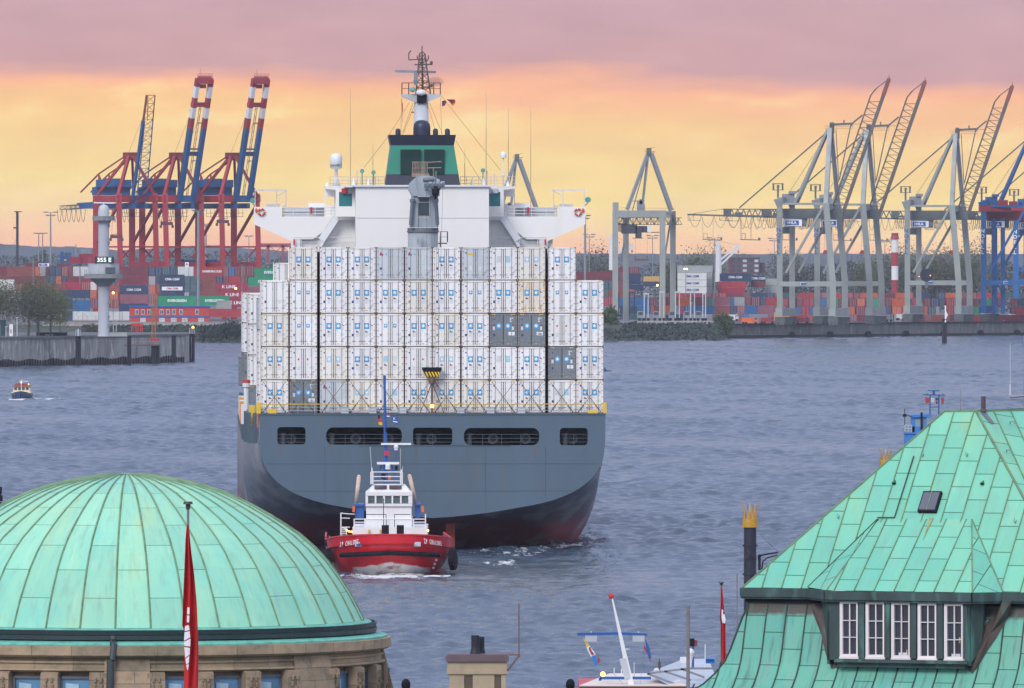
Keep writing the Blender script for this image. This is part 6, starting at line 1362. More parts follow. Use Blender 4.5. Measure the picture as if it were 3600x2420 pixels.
# ---- grey crane (prototype placed with its front landside leg at photo column 2741)
GY = 1600; SG = GY/F
def gcrane(label, px, Y, mats, variant=0):
    m1, m2, mt_, ml = mats
    f = CF((.963,-.27,0), (.27,.963,0)); t = thing('quay_crane', label, 'crane', (X_(px,Y), Y, GZR), 0, 'ship-to-shore cranes on the right quay')
    z = lambda y: Z_(y, GY)-GZR
    u = lambda x: (x-2741)*SG/.963
    g = lambda x, v, y: f(u(x)-v*.2804, v, z(y))
    G = 16.0
    for v in (0, G):
        mb = MB(); A = f(0,v,z(1108)); mb.beam(A, f(0,v,z(725)), 1.75, 1.5); mb.beam(f(0,v,z(727)), f(-.4,v,z(700)), 1.75, 1.6, w2=2.9); mb.build('leg', m1, t)
        mb = MB(); mb.beam(f(u(2926),v,z(1108)), f(u(2926),v,z(995)), 1.9, 1.7); mb.beam(f(u(2926),v,z(995)), f(u(2902),v,z(715)), 1.9, 1.7); mb.build('leg', m1, t)
        mb = MB(); mb.beam(f(-.6,v,z(999)), f(u(2926)+.6,v,z(999)), 1.55, 1.5); mb.build('portal_beam', m1, t)
        mb = MB(); mb.beam(f(.5,v,z(717)), f(u(2898),v,z(717)), .7, .6); mb.build('tie_beam', m1, t)
        mb = MB(); mb.beam(f(u(2893),v,z(728)), f(u(2763),v,z(960)), .75, .7); mb.build('brace', m1, t)
        mb = MB(); mb.beam(f(u(2913)-2.24,G/2+(v-8)*.1,z(455)), f(u(2800)-2.24,G/2+(v-8)*.2,z(715)), .8, .8); mb.build('back_leg', m2 if v else m1, t)
        mb = MB(); mb.beam(f(u(2921)-2.24,G/2+(v-8)*.08,z(452)), f(u(2902),v,z(722)), 1.45 if v == 0 else 1.1, 1.2); mb.build('mast_leg', m1 if v == 0 else m2, t)
    for uu in (0, u(2926)):
        mb = MB(); mb.beam(f(uu,-1,z(1098)), f(uu,G+1,z(1098)), 2.2, 2.5); mb.build('sill_beam', m1, t)
        mb = MB(); mb.beam(f(uu if uu == 0 else u(2902),-.5,z(728) if uu else z(705)), f(uu if uu == 0 else u(2902),G+.5,z(728) if uu else z(705)), 1.5, 1.9); mb.build('cross_beam', m1, t)
        for k in range(4):
            mb = MB(); vv = G*(.02+.32*k); c = f(uu,vv,0)
            mb.box(c+Vector((-1.6,-1,.9)), c+Vector((1.6,1,2.6)))
            for q in (-1,0,1): mb.tube(c+Vector((q*1.0,-.9,.45)), c+Vector((q*1.0,-.3,.45)), .45, n=8)
            mb.build('bogie', M['crane_dark'], t)
    # main girder and backreach
    mb = MB(); mb.beam(f(-1.2,6.5,z(751)), g(2966,6.5,751), 1.1, 3.1); mb.beam(f(-1.2,9.5,z(751)), g(2966,9.5,751), 1.1, 3.1); mb.build('girder', M['crane_dark'] if m1 is M['crane_grey'] else mt_, t)
    mb = MB(); mb.beam(g(2420,6.5,754), f(-1,6.5,z(765)), .35, .5); mb.beam(g(2420,9.5,754), f(-1,9.5,z(765)), .35, .5)
    for v in (6.5, 9.5):
        mb.beam(g(2545,v,735), f(-1,v,z(736)), .28); mb.tube(g(2440,v,751), g(2545,v,735), .07, n=4)
        k = 9
        for i in range(k):
            a = 2545+(2730-2545)*i/k; b = 2545+(2730-2545)*(i+.5)/k; c = 2545+(2730-2545)*(i+1)/k
            mb.beam(g(a,v,760), g(b,v,736), .2); mb.beam(g(b,v,736), g(c,v,762), .2)
    for x in (2560,2700,2600): mb.box(g(x,6.2,760)+Vector((-1.2,-.4,0)), g(x,9,760)+Vector((1.2,.4,2.2 if x != 2600 else 1.2)))
    for x0 in (2412,2523): # hanging gangways
        mb.beam(g(x0+10,8,775), g(x0+55,8,775), .12); mb.beam(g(x0+10,8,755), g(x0+10,8,775), .12); mb.beam(g(x0+30,8,757), g(x0+30,8,775), .1); mb.beam(g(x0+10,8,775), g(x0+30,8,757), .08)
    if variant == 0:
        for x0 in (2474,2606):
            for q in (0, 36): mb.tube(g(x0+q,8,765), g(x0+q,8,842), .05, n=3)
            mb.beam(g(x0-1,8,842), g(x0+68,8,844), .22); mb.box(g(x0+62,7.6,844), g(x0+68,8.4,836))
            mb.beam(g(x0+3,8,842), g(x0+3,8,820), .1); mb.beam(g(x0+16,8,842), g(x0+16,8,820), .1); mb.beam(g(x0+3,8,820), g(x0+16,8,822), .1)
    mb.build('backreach_truss', M['crane_dark'], t)
    mb = MB(); cat_cable(mb, g(2424,7,757), g(2602,7,762), 4, 3.6); cat_cable(mb, g(2602,7,762), g(2700,7,764), 4, 3.8); cat_cable(mb, g(2700,7,764), g(2738,7,765), 5, 3.3); mb.build('festoon_cable', M['lab_dk'], t); mb = MB(); cat_cable(mb, g(2840,7,768), g(2864,7,768), 5, 2.8); cat_cable(mb, g(2806,7,790), g(2842,7,790), 4, 1.4); mb.build('festoon_cable', M['lab_dk'], t)
    # machinery house, sign box, pole box
    mb = MB(); mb.box(g(2752,5,715), g(2795,11,682)); mb.box(g(2776,5,682), g(2800,10,672)); mb.build('machinery_house', m2, t)
    mb = MB(); mb.beam(g(2737,6,700), g(2737,6,655), .6); mb.beam(g(2717,6,668), g(2757,6,668), .2); mb.beam(g(2717,6,646), g(2757,6,646), .25)
    for x in (2721,2753): mb.box(g(x-3,5.5,669), g(x+3,6.5,646))
    mb.box(g(2733,5.6,660),g(2742,6.4,650)); mb.build('wind_gauge_frame', M['crane_dark'], t)
    tro = MB(); tro.box(g(2757,5.2,797), g(2838,10.5,768)); tro = tro.build('trolley', m2 if m1 is not M['noell'] else M['crane_dark'], t)
    a = g(2759,5.0,795); mb = MB(); b = g(2821,5.0,772); dd = (b-a); w_ = Vector((dd.x,dd.y,0)); h_ = Vector((0,0,dd.z)); n_ = Vector((-.27,-.963,0))*0.25
    mb.add([a+n_, a+w_+n_, a+w_+h_+n_, a+h_+n_], [(0,1,2,3)]); mb.build('name_board', M['starw'], tro)
    mb = MB(); o_ = n_*1.3; mb.add([a+w_*.07+h_*.15+o_, a+w_*.83+h_*.15+o_, a+w_*.83+h_*.85+o_, a+w_*.07+h_*.85+o_], [(0,1,2,3)]); mb.build('blue_panel', M['blue'], tro)
    lettering('HHLA', 1.2, a+w_*.42+h_*.5+n_*1.6, M['starw'], tro, rz=-.27, bold=.04)
    mb = MB(); mb.box(g(2752,6,822), g(2778,9,798)); mb.build('driver_cab', mat('cab_green', (.06,.12,.10), .3, var=.3, scale=1), t)
    lettering('\n'.join('NOELL'), 1.75, f(-.15,-.95,z(848)), (M['blue'] if m1 is M['crane_grey'] else M['starw']), t, rz=-.27, bold=.03, xs=1.1)
    a = g(2813,-1.2,1004); mb = MB(); mb.box(a, a+Vector((2.9,.1,.95))); nb = mb.build('small_board', M['starw'], t); mb = MB(); mb.box(a+Vector((.15,-.06,.12)), a+Vector((2.3,-.02,.82))); mb.build('blue_panel', M['blue'], t)
    # top platform, stays, apex
    mb = MB(); mb.beam(g(2926,8,470), g(2926,8,434), 1.5, 1.3); mb.box(g(2919,7,440),g(2933,9,430)); mb.build('mast_head', M['crane_dark'], t)
    mb = MB(); mb.beam(g(2928,8,438), g(2995,8,435), .5, .7); mb.beam(g(2968,8,436), g(2968,8,422), .4); mb.box(g(2990,7.5,442),g(2998,8.5,433)); mb.build('stay_bar', M['crane_dark'], t)
    mb = MB()
    for i in range(13): x = 2902+i*8; mb.beam(g(x,8,452), g(x,8,438), .07)
    for y in (452, 444): mb.beam(g(2902,8,y), g(2998,8,y), .08)
    mb.build('walkway_rail', mat('rail_brown', (.25,.15,.10), .6), t)
    mb = MB(); mb.beam(g(2995,8,436), g(3032,8,405), .45); mb.beam(g(2999,8,437), g(3032,8,436), .12); mb.beam(g(2992,8,440), g(2952,8,632), .3); mb.beam(g(2940,8,455), g(2950,8,640), .25); mb.beam(g(2912,8,462), g(2602,8,731), .32, .4); mb.beam(g(2904,8,480), g(2770,8,690), .06); mb.beam(g(2905,8,480), g(2766,8,690), .06); mb.build('stay', M['crane_dark'], t)
    # raised jib
    mb = MB(); B0, B1 = (2963,755), (3125,278)
    P_ = lambda q, v: g(B0[0]+(B1[0]-B0[0])*q, v, B0[1]+(B1[1]-B0[1])*q)
    for v in (6.6, 9.4): mb.beam(P_(0,v), P_(.88,v), .5, .95)
    for k in range(28): mb.beam(P_(k/28*.88,6.6), P_(k/28*.88,9.4), .25)
    off = Vector(f(u(2741-44),0,0)); offv = off+Vector((0,0,0.0)); nn_ = 18
    Q_ = lambda q, v: P_(q, v)+off
    for v in (6.9, 9.1):
        mb.beam(Q_(.02,v), Q_(.88,v), .34); mb.beam(Q_(.88,v), Q_(.93,v)+off*-.25, .3); mb.beam(Q_(.93,v)-off*.25, P_(1.0,v), .22)
        for k in range(nn_):
            a, b = .02+.86*k/nn_, .02+.86*(k+1)/nn_; mb.beam(Q_(a,v), P_(a,v), .16); mb.beam(Q_(a if k % 1 == 0 else b,v), P_(b,v) if False else P_(max(0,a-.045),v), .14)
    for k in range(nn_+1): a = .02+.86*k/nn_; mb.beam(Q_(a,6.9), Q_(a,9.1), .14)
    mb.build('jib', mt_, t)
    mb = MB()
    for v in (6.6, 9.4): mb.beam(P_(.88,v), P_(1.0,v), .6, 1.1)
    mb.beam(P_(1,6.6), P_(1,9.4), .5, .7); mb.tube(P_(1,8), P_(1,8)+Vector((0,0,1.3)), .1, n=4); mb.build('jib_tip', mat('jib_tip_orange', (.28,.08,.04), .6), t)
    # spreader on its ropes
    mb = MB(); a = g(2862+0,8,870); 
    for x in (2900,2915): mb.tube(g(x,8,770), g(x,8,880), .04, n=3)
    mb.prism([g(2893,7,893), g(2925,7,893), g(2920,7,880), g(2899,7,880)], (0,3,0)); mb.build('spreader', M['c_red'], t)
    return t
gm = (M['crane_grey'], M['grey'], mat('jib_weathered', (.12,.10,.09), .6, var=.3, scale=.3), None)
gA = gcrane('front grey quay crane with raised lattice jib, left of three', 2741, 1600, gm)
gB = dup(gA, (X_(2873,1622), 1622, GZR), 0, 'second grey quay crane with its jib raised close behind the first')
gC = dup(gA, (X_(3190,1668), 1668, GZR), 0, 'third grey quay crane with raised jib, next to the bright blue crane')
gm2 = (M['noell'], mat('crane_bright_blue_b', (.015,.10,.29), .5), M['crane_red'], None)
gD = gcrane('bright blue quay crane with red girder at the right picture edge', 3458, 1680, gm2, 1)
t = gD; mb = MB(); mb.box((-1.2,-1,36.2),(9,10,38.4)); mb.box((5,0,38.4),(8,6,40)); mb.box((8.6,0,38.2),(11,6,39.6)); mb.build('red_machinery_house', M['crane_red'], t)
for dx in (3.5, 6.5):
    mb = MB(); mb.beam((dx,4,2.6),(dx,4,34), 1.4, 1.3); mb.build('inner_leg', gm2[1], t)
gE = dup(gD, (X_(3572,1740), 1740, GZR), 0, 'farther bright blue quay crane cut by the right picture edge')
# lone grey crane seen end on, and its twin behind the ship
def lcrane(label, px, Y, k=1.0):
    t = thing('quay_crane', label, 'crane', (X_(px,Y), Y, GZR), 0, 'grey cranes seen end on'); s_ = 1660/F*k; z = lambda y: (Z_(y,1660)-GZR)*k
    X = lambda x: (x-2283)*s_
    g1, g2 = M['crane_grey'], M['grey']
    for x, y1, v in ((2163,1085,0),(2202,1050,14),(2329,1105,0),(2368,1060,14)):
        mb = MB(); mb.beam((X(x),v,0), (X(x),v,z(745)), 1.85, 1.6); mb.build('leg', g1, t)
    mb = MB(); mb.beam((X(2154),0,z(753)), (X(2342),0,z(753)), 1.6, 2.3); mb.beam((X(2192),14,z(753)), (X(2378),14,z(753)), 1.6, 2.0); mb.build('top_beam', g1, t)
    mb = MB(); mb.beam((X(2329),0,z(752)), (X(2368),14,z(750)), 1, 1); mb.build('end_beam', g1, t); mb = MB(); mb.beam((X(2163),0,z(753)), (X(2202),14,z(753)), 1, 1.6); mb.box((X(2154),-.5,z(742)), (X(2175),.8,z(712))); mb.build('end_beam', g1, t)
    mb = MB(); mb.beam((X(2361),7,z(760)), (X(2337),7,z(910)), .6); mb.beam((X(2195),7,z(860)), (X(2178),7,z(940)), .6); mb.build('brace', g2, t)
    mb = MB(); mb.beam((X(2278),6,z(540)), (X(2205),3,z(737)), .95); mb.beam((X(2279),6,z(545)), (X(2258),8,z(735)), .85); mb.beam((X(2290),6,z(540)), (X(2361),9,z(740)), 1.25); mb.beam((X(2274),6,z(560)), (X(2220),6,z(755)), .3); mb.build('mast_leg', g2, t)
    mb = MB(); mb.box((X(2274),5.3,z(545)), (X(2291),6.8,z(520))); mb.beam((X(2268),6,z(534)), (X(2304),6,z(534)), .25); mb.beam((X(2264),6,z(528)),(X(2304),6,z(516)),.1); mb.build('mast_head', M['crane_dark'], t)
    mb = MB(); mb.box((X(2240),4,z(742)), (X(2268),8,z(718))); mb.beam((X(2218),5,z(707)), (X(2266),5,z(707)), .2); mb.box((X(2240),4.5,z(718)), (X(2266),7,z(705))); mb.beam((X(2254),5,z(740)),(X(2254),5,z(700)),1.0); mb.build('machinery_house', M['grey'], t)
    mb = MB()
    for x in range(2180, 2375, 9): mb.beam((X(x),4,z(742)), (X(x),4,z(730)), .06)
    mb.beam((X(2180),4,z(731)),(X(2375),4,z(733)),.07); mb.build('walkway_rail', mat('rail_brown', (.25,.15,.10)), t)
    mb = MB(); mb.lattice((X(2170),4,z(778)), (X(2395),12,z(778)), 2.2, 18, .14); mb.build('girder_truss', M['crane_dark'], t)
    mb = MB(); mb.box((X(2186),2,z(822)), (X(2240),6,z(790))); mb.box((X(2234),2,z(838)), (X(2256),5,z(795))); mb.box((X(2256),3,z(818)), (X(2276),6,z(795))); mb.beam((X(2276),3,z(818)), (X(2322),3,z(817)), .25); mb.beam((X(2224),2,z(838)),(X(2262),2,z(838)),.2)
    for i in range(9): mb.box((X(2168+i*3.2),3,z(812+i*1.3)), (X(2170+i*3.2),5,z(785)))
    mb.build('trolley', mat('trolley_dark', (.05,.06,.08), .6), t)
    mb = MB(); mb.box((X(2278),1.9,z(818)), (X(2290),2.1,z(796))); mb.build('name_board', M['starw'], t)
    mb = MB(); 
    for x in (2234, 2276): mb.tube((X(x),4,z(838)), (X(x),4,z(905)), .04, n=3)
    mb.beam((X(2230),4,z(914)), (X(2281),4,z(914)), .6, .7); mb.beam((X(2233),4,z(920)), (X(2234),4,z(900)), .35); mb.beam((X(2275),4,z(918)), (X(2276),4,z(900)), .35); mb.build('spreader', M['rustbar'], t)
    return t
lA = lcrane('lone grey quay crane without a raised jib, seen end on', 2283, 1660)
lB = dup(lA, (X_(1818,1760), 1760, GZR), 0, 'grey crane top showing behind the ship bridge on the right')
# ---- red and blue cranes on the left
RYc = 1650
def rcrane(label, px, Y, lattice=False):
    f = CF((.53,-.85,0), (.85,.53,0)); t = thing('quay_crane', label, 'crane', (X_(px,Y), Y, GZL), 0, 'red and blue cranes in the left yard')
    z = lambda y: Z_(y, RYc)-GZL; rd, bl = M['crane_red'], M['crane_blue']; G, Q = 15.0, 13.5
    for u_ in (0, G):
        for v in (0, Q):
            mb = MB(); w_ = 1.7 if u_ else 2.0
            if u_ == 0: mb.beam(f(u_,v,0), f(u_,v,z(690)), w_, w_)
            else: mb.beam(f(u_+1.8,v,0), f(u_,v,z(705)), w_, w_*.9); mb.beam(f(u_,v,z(706)), f(u_-.3,v,z(680)), w_*1.2, w_)
            mb.build('leg', rd, t)
        mb = MB(); mb.beam(f(u_,-.8,z(697)), f(u_,Q+.8,z(697)), 1.6, 2.2); mb.build('cross_beam', rd, t)
        mb = MB(); mb.beam(f(u_,0,z(868)), f(u_,Q,z(868)), .5, .5); mb.beam(f(u_,0,z(868)), f(u_,3.5,z(905)), .45); mb.beam(f(u_,Q,z(868)), f(u_,Q-3.5,z(905)), .45); mb.build('portal_tie', rd, t)
    for v in (0, Q):
        mb = MB(); mb.beam(f(0,v,z(697)), f(G,v,z(697)), 1.4, 2.0); mb.build('portal_beam', rd, t)
        mb = MB(); mb.beam(f(G,v,z(715)), f(0,v,z(860)), .75); mb.beam(f(0,v,z(868)), f(G+1,v,z(868)), .5); mb.beam(f(0,v,z(930)), f(G+1.5,v,z(930)), 1.6, 1.4); mb.build('brace', rd, t)
        mb = MB(); mb.beam(f(G-.3,v,z(682)), f(11,Q*.5+(v-Q/2)*.12,z(545)), 1.0); mb.beam(f(1,v,z(682)), f(10.4,Q*.5+(v-Q/2)*.12,z(545)), .8); mb.build('mast_leg', rd, t)
    mb = MB(); mb.box(f(9.6,4.5,z(555)), f(12.6,8.5,z(532))+Vector((.6,.6,0))); mb.beam(f(9,5,z(533)),f(13,8,z(533)),.2); mb.build('mast_head', mat('crane_dark_red', (.22,.02,.03), .6), t)
    mb = MB()
    for v in (5.0, 8.8):
        mb.beam(f(10.4,v,z(545)), f(-7,v,z(607)), .35, .4); mb.beam(f(-7,v,z(607)), f(-19,v,z(672)), .4); mb.beam(f(-7,v,z(607)), f(-7,v,z(680)), .5); mb.beam(f(-7,v,z(612)), f(-1.5,v,z(680)), .4)
        mb.beam(f(12.5,v,z(535)), f(22.5,v,z(400)), .06); 
    mb.build('back_stay', rd, t)
    mb = MB(); mb.box(f(-6,2,z(684)), f(3,2,z(655))+f(0,9,0)); mb.build('machinery_house', bl, t)
    mb = MB(); c = f(-1,4,z(655)); mb.box(c+Vector((-3,-2,0)), c+Vector((8.5,3,2.4))); mb.build('machinery_house', bl, t)
    for c in (f(0,4,z(640)), f(-2.5,9,z(640))):
        mb = MB(); c = Vector(c); pts = [(c.x-1.8,c.y,c.z-1.5),(c.x+1.8,c.y,c.z-1.5),(c.x+1.8,c.y,c.z+.8),(c.x+1.2,c.y,c.z+1.5),(c.x-1.2,c.y,c.z+1.5),(c.x-1.8,c.y,c.z+.8)]; mb.prism(pts, (0,3,0)); mb.build('winch_cover', bl, t)
    mb = MB()
    for v in (4.8, 9.4): mb.beam(f(-19,v,z(722)), f(G+1.5,v,z(722)), 1.0, 1.7)
    mb.beam(f(-19,4,z(715)), f(-12,7,z(711)), 1.2, .8); mb.build('girder', bl, t)
    mb = MB(); mb.lattice(f(-33,7,z(727)), f(-19,7,z(722)), 4.0, 8, .12, h=1.2)
    for k in range(14): mb.beam(f(-33+k*2,4,z(730)), f(-33+k*2,4,z(745)) if k < 8 else f(-33+k*2,4,z(740)), .07)
    mb.build('backreach_truss', M['crane_dark'], t)
    mb = MB(); cat_cable(mb, f(-33,4,z(733)), f(-14,4,z(733)), 6, 4.2, .09); 
    for k in range(10): mb.beam(f(-10+k*2.6,9,z(733)), f(-10+k*2.6,9,z(760)), .1)
    mb.beam(f(-10,9,z(760)), f(14,9,z(760)), .12); mb.beam(f(-10,9,z(747)), f(14,9,z(747)), .12); mb.build('festoon_cable', M['lab_dk'], t)
    hz = z(705); TZ = z(286); tu = 27.5
    B = lambda q, v, off=0: f(16+(tu-16)*q-off, v, hz+(TZ-hz)*q)
    if not lattice:
        segs = [(0,.615,bl),(.615,.703,rd),(.703,.79,M['crane_white']),(.79,.874,rd),(.874,.968,M['crane_white']),(.968,1.03,rd)]
        for v in (4.8, 9.8):
            for a, b, m_ in segs:
                mb = MB(); mb.beam(B(a,v), B(b,v), 1.35, 1.6); mb.build('jib_girder', m_, t)
        mb = MB(); mb.beam(B(1.015,4.4), B(1.015,10.2), 1.7, 2.0); mb.beam(B(.97,6,1), B(.97,8.6,1), 1, 1.3); mb.beam(B(.815,4.4,1), B(.815,10,1), 1.0, 1.5); mb.build('jib_head', rd, t)
        mb = MB()
        for v in (4.6,5.8,7.2,8.6,10): mb.beam(B(1.04,v), B(1.075,v), .1)
        mb.beam(B(1.075,4.6), B(1.075,10), .12); mb.beam(B(1.06,4.6), B(1.06,10), .1); mb.tube(B(1.07,5.5), B(1.07,5.5)+Vector((0,0,1.8)), .06, n=4); mb.beam(B(1.045,5), B(1.045,9.6), .8,.8); mb.build('head_rail', mat('rail_red', (.35,.08,.08), .6), t)
        mb = MB(); mb.beam(B(.40,4.6,1), B(.40,10,1), .9, 1.4); mb.beam(B(.44,4.6,1), B(.44,10,1), .5, .5); mb.beam(B(.02,4.4), B(.02,10.2), 1.2, 2); mb.build('jib_cross_tie', bl, t)
        mb = MB(); 
        for v, o_ in ((3.9,.6),(7.6,0),(7.0,0)):
            mb.beam(B(.02,v,o_), B(.80 if v > 5 else .70,v,o_), .14)
        for k in range(12): a = .05+.065*k; mb.beam(B(a,7,0), B(a+.03,7.6,0), .1); mb.beam(B(a,3.6,.6), B(a,4.4,.6), .1)
        mb.beam(B(.66,7,0), B(.66,8.9,0), .35); mb.beam(B(.34,7.2),B(.34,8.6),.3); mb.build('jib_ladder', M['crane_dark'], t)
    else:
        a0, a1 = f(16,4.4,hz), f(24,5.2,z(331)); b0, b1 = f(16,9.6,hz), f(24,8.3,z(331))
        for m_, q0, q1 in ((bl,0,.76),(mat('jib_rust_red', (.26,.06,.03), .6),.76,1)):
            mb = MB()
            mb.beam(a0.lerp(a1,q0), a0.lerp(a1,q1), .75 if q0 == 0 else .5, 1.1 if q0 == 0 else .6); mb.beam(b0.lerp(b1,q0), b0.lerp(b1,q1), .3); off = Vector((1.4,-.6,0))
            mb.beam(a0.lerp(a1,q0)+off, a0.lerp(a1,q1*.97)+off*.4, .25)
            n_ = 13; 
            for k in range(int(n_*q0), int(n_*q1)):
                mb.beam(a0.lerp(a1,k/n_), b0.lerp(b1,(k+1)/n_), .16); mb.beam(a0.lerp(a1,(k+1)/n_), b0.lerp(b1,(k+1)/n_), .18); mb.beam(b0.lerp(b1,k/n_), a0.lerp(a1,(k+1)/n_), .1)
            mb.build('jib', m_, t)
    return t
rB = rcrane('middle red crane with blue, red and white twin-girder jib raised', 500, 1674)
rC = dup(rB, (X_(697,1676), 1676, GZL), 0, 'right red crane with striped twin-girder jib, next to the ship bridge')
rA = rcrane('left red crane with a thin blue lattice jib raised', 338, 1672, True)
t = thing('rail_gantry', 'low pink-red gantry bridge at the ship bow side', 'gantry', W(905,925,1700)); s_ = 1700/F; mb = MB(); mb.beam((0,0,62*s_),(130*s_,0,62*s_),1.0,1.3)
for x in (38,90): mb.beam((x*s_,0,0),(x*s_,0,62*s_),1.0)
for a, b in ((0,38),(45,85),(90,125)): mb.beam((a*s_,0,58*s_),(b*s_,0,20*s_),.2); mb.beam((b*s_,0,58*s_),(a*s_,0,20*s_),.2)
mb.build('frame', mat('faded_red', (.40,.12,.15), .6), t)
for px, py, lb in ((409,838,'dark red spreader hanging left of the first red crane leg'),(586,792,'dark spreader hanging at the middle red crane'),(783,785,'dark spreader hanging at the right red crane')):
    t = thing('hanging_spreader', lb, 'spreader', W(px,py,1655), 0, 'spreaders hanging in the red cranes'); mb = MB()
    for x in (-1.5,1.5): mb.tube((x,0,1),(x*.8,0,7),.05,n=3)
    mb.box((-2,0,0),(2,1,1)); mb.box((-2.3,0,-.9),(-1.5,1,0)); mb.box((1.5,0,-.9),(2.3,1,0)); mb.beam((-1.8,0,1),(1.8,0,1.7),.2); mb.build('frame', mat('spreader_dark', (.12,.03,.05), .6), t)
# ================================================================ foreground (real distances)
MODE[0] = 'real'
sheet('quay_ground', [(-400,-60),(400,-60),(400,462),(-400,462)], 4.0, mat('quay_paving', (.16,.16,.16), .9, var=.2, scale=.2))
mb = MB(); mb.box((-400,462,-1),(400,463,4.02)); tag(mb.build('quay_kerb', M['concrete']), kind='structure')
def copper(name, w, h, base=(.25,.585,.43), brown=None, offs=.5, dirt=.5):
    m = bpy.data.materials.new(name); m.use_nodes = True; t = m.node_tree; b = t.nodes['Principled BSDF']
    tcn = t.nodes.new('ShaderNodeTexCoord'); sx = t.nodes.new('ShaderNodeSeparateXYZ'); t.links.new(tcn.outputs['UV'], sx.inputs[0])
    cb = t.nodes.new('ShaderNodeCombineXYZ'); t.links.new(sx.outputs[1], cb.inputs[0]); t.links.new(sx.outputs[0], cb.inputs[1])
    br = t.nodes.new('ShaderNodeTexBrick'); t.links.new(cb.outputs[0], br.inputs['Vector']); br.offset = offs; br.inputs['Scale'].default_value = 1
    br.inputs['Brick Width'].default_value = h; br.inputs['Row Height'].default_value = w; br.inputs['Mortar Size'].default_value = .012; br.inputs['Mortar Smooth'].default_value = .3; br.inputs['Bias'].default_value = 0
    br.inputs['Color1'].default_value = (.92,.92,.93,1); br.inputs['Color2'].default_value = (1.07,1.06,1.05,1); br.inputs['Mortar'].default_value = (.22,.26,.20,1)
    def nz(scale, sx_, sy_, det=6, loc=(0,0,0)):
        mp = t.nodes.new('ShaderNodeMapping'); mp.inputs['Scale'].default_value = (sx_, sy_, 1); mp.inputs['Location'].default_value = loc; t.links.new(tcn.outputs['UV'], mp.inputs[0])
        n = t.nodes.new('ShaderNodeTexNoise'); n.inputs['Scale'].default_value = scale; n.inputs['Detail'].default_value = det; n.inputs['Roughness'].default_value = .65; t.links.new(mp.outputs[0], n.inputs[0]); return n.outputs[0]
    n1 = nz(.5, 1, .6); n2 = nz(2.2, 1.4, .35, 8, (7,3,0)); n3 = nz(9, 1, .5, 5, (1,8,0))
    r_, g_, b2 = base
    c = ramp(t, n1, [(.28, (r_*.72, g_*.95, b2*1.08)), (.45, base), (.58, (r_*1.15, g_*1.03, b2*.98)), (.75, (r_*1.6, g_*1.0, b2*.74))])
    n5 = nz(1.1, 2.6, .3, 7, (2,9,0)); c = mixc(t, ramp(t, n5, [(.55,(0,0,0)),(.74,(.5,)*3)]), c, (r_*1.9, g_*1.2, b2*1.25))
    c = mixc(t, ramp(t, n2, [(.5,(0,0,0)),(.72,(dirt,)*3)]), c, (.20,.34,.29))
    c = mixc(t, ramp(t, n3, [(.62,(0,0,0)),(.78,(.35,)*3)]), c, (.30,.42,.30))
    if brown is not None:
        v_ = math_n(t, 'ADD', sx.outputs[1], math_n(t, 'MULTIPLY', math_n(t, 'SUBTRACT', n2, .5), brown[1]))
        c = mixc(t, ramp(t, math_n(t, 'DIVIDE', v_, 2, clamp=True), [(brown[0]/2-.02,(.95,)*3),(brown[0]/2+.03,(.0,)*3)]), c, (.085,.065,.06))
        c = mixc(t, ramp(t, nz(3.5, 1.8, .18, 7, (4,4,0)), [(.52,(0,0,0)),(.66,(.7,)*3)]), c, (.07,.17,.15))
    c = mixc(t, 1.0, c, br.outputs['Color'], 'MULTIPLY'); t.links.new(c, b.inputs['Base Color'])
    b.inputs['Roughness'].default_value = .62; b.inputs['Specular IOR Level'].default_value = .35
    bm_ = t.nodes.new('ShaderNodeBump'); bm_.inputs['Strength'].default_value = .5; bm_.inputs['Distance'].default_value = .03
    hgt = math_n(t, 'ADD', br.outputs['Fac'], math_n(t, 'MULTIPLY', n1, 1.2)); t.links.new(hgt, bm_.inputs['Height']); t.links.new(bm_.outputs[0], b.inputs['Normal'])
    return m
SEAM = mat('seam_verdigris', (.15,.25,.14), .75, var=.35, scale=3); DARKCU = mat('dark_copper', (.035,.065,.065), .6, var=.45, scale=1.6, streak=.3, stain=(.09,.26,.22), stain_amt=.6); BROWNCU = mat('brown_copper', (.075,.055,.05), .6, var=.4, scale=2, stain=(.09,.2,.17), stain_amt=.4)
# ---------------------------------------------------------------- domed building on the left
DY = 336; sD = FR/DY; DC = Vector((V(444,0,DY).x, DY, 0)); dome = thing('domed_building', 'stone rotunda with a green ribbed copper dome at the lower left', 'building', DC)
zb = 14.06; prof = [(834,0),(812,44),(785,94),(752,145),(710,203),(665,252),(610,300),(555,337),(510,365),(444,402),(400,424),(340,450),(270,473),(200,490),(100,507),(50,513),(1,516)]
pr = [(r/sD, zb+h/sD) for r, h in prof]; NS = 43; cop = copper('dome_copper', 7.81*2*math.pi/NS, 2.15, dirt=.55)
mb = MB(); nseg = NS*4; L_ = [0]
for (r0,z0),(r1,z1) in zip(pr, pr[1:]): L_.append(L_[-1]+math.hypot(r1-r0, z1-z0))
a00 = R(2.15+1.6)-math.pi
for j in range(len(pr)-1):
    for i in range(nseg):
        t0, t1 = a00+2*math.pi*i/nseg, a00+2*math.pi*(i+1)/nseg; P = lambda t, k: (math.sin(t)*pr[k][0], -math.cos(t)*pr[k][0], pr[k][1])
        uu = 7.81*2*math.pi/nseg
        mb.adduv([P(t0,j),P(t1,j),P(t1,j+1),P(t0,j+1)], (0,1,2,3), [(i*uu,L_[j]),((i+1)*uu,L_[j]),((i+1)*uu,L_[j+1]),(i*uu,L_[j+1])])
do_ = mb.build('dome', cop, dome, smooth=True)
mb = MB()
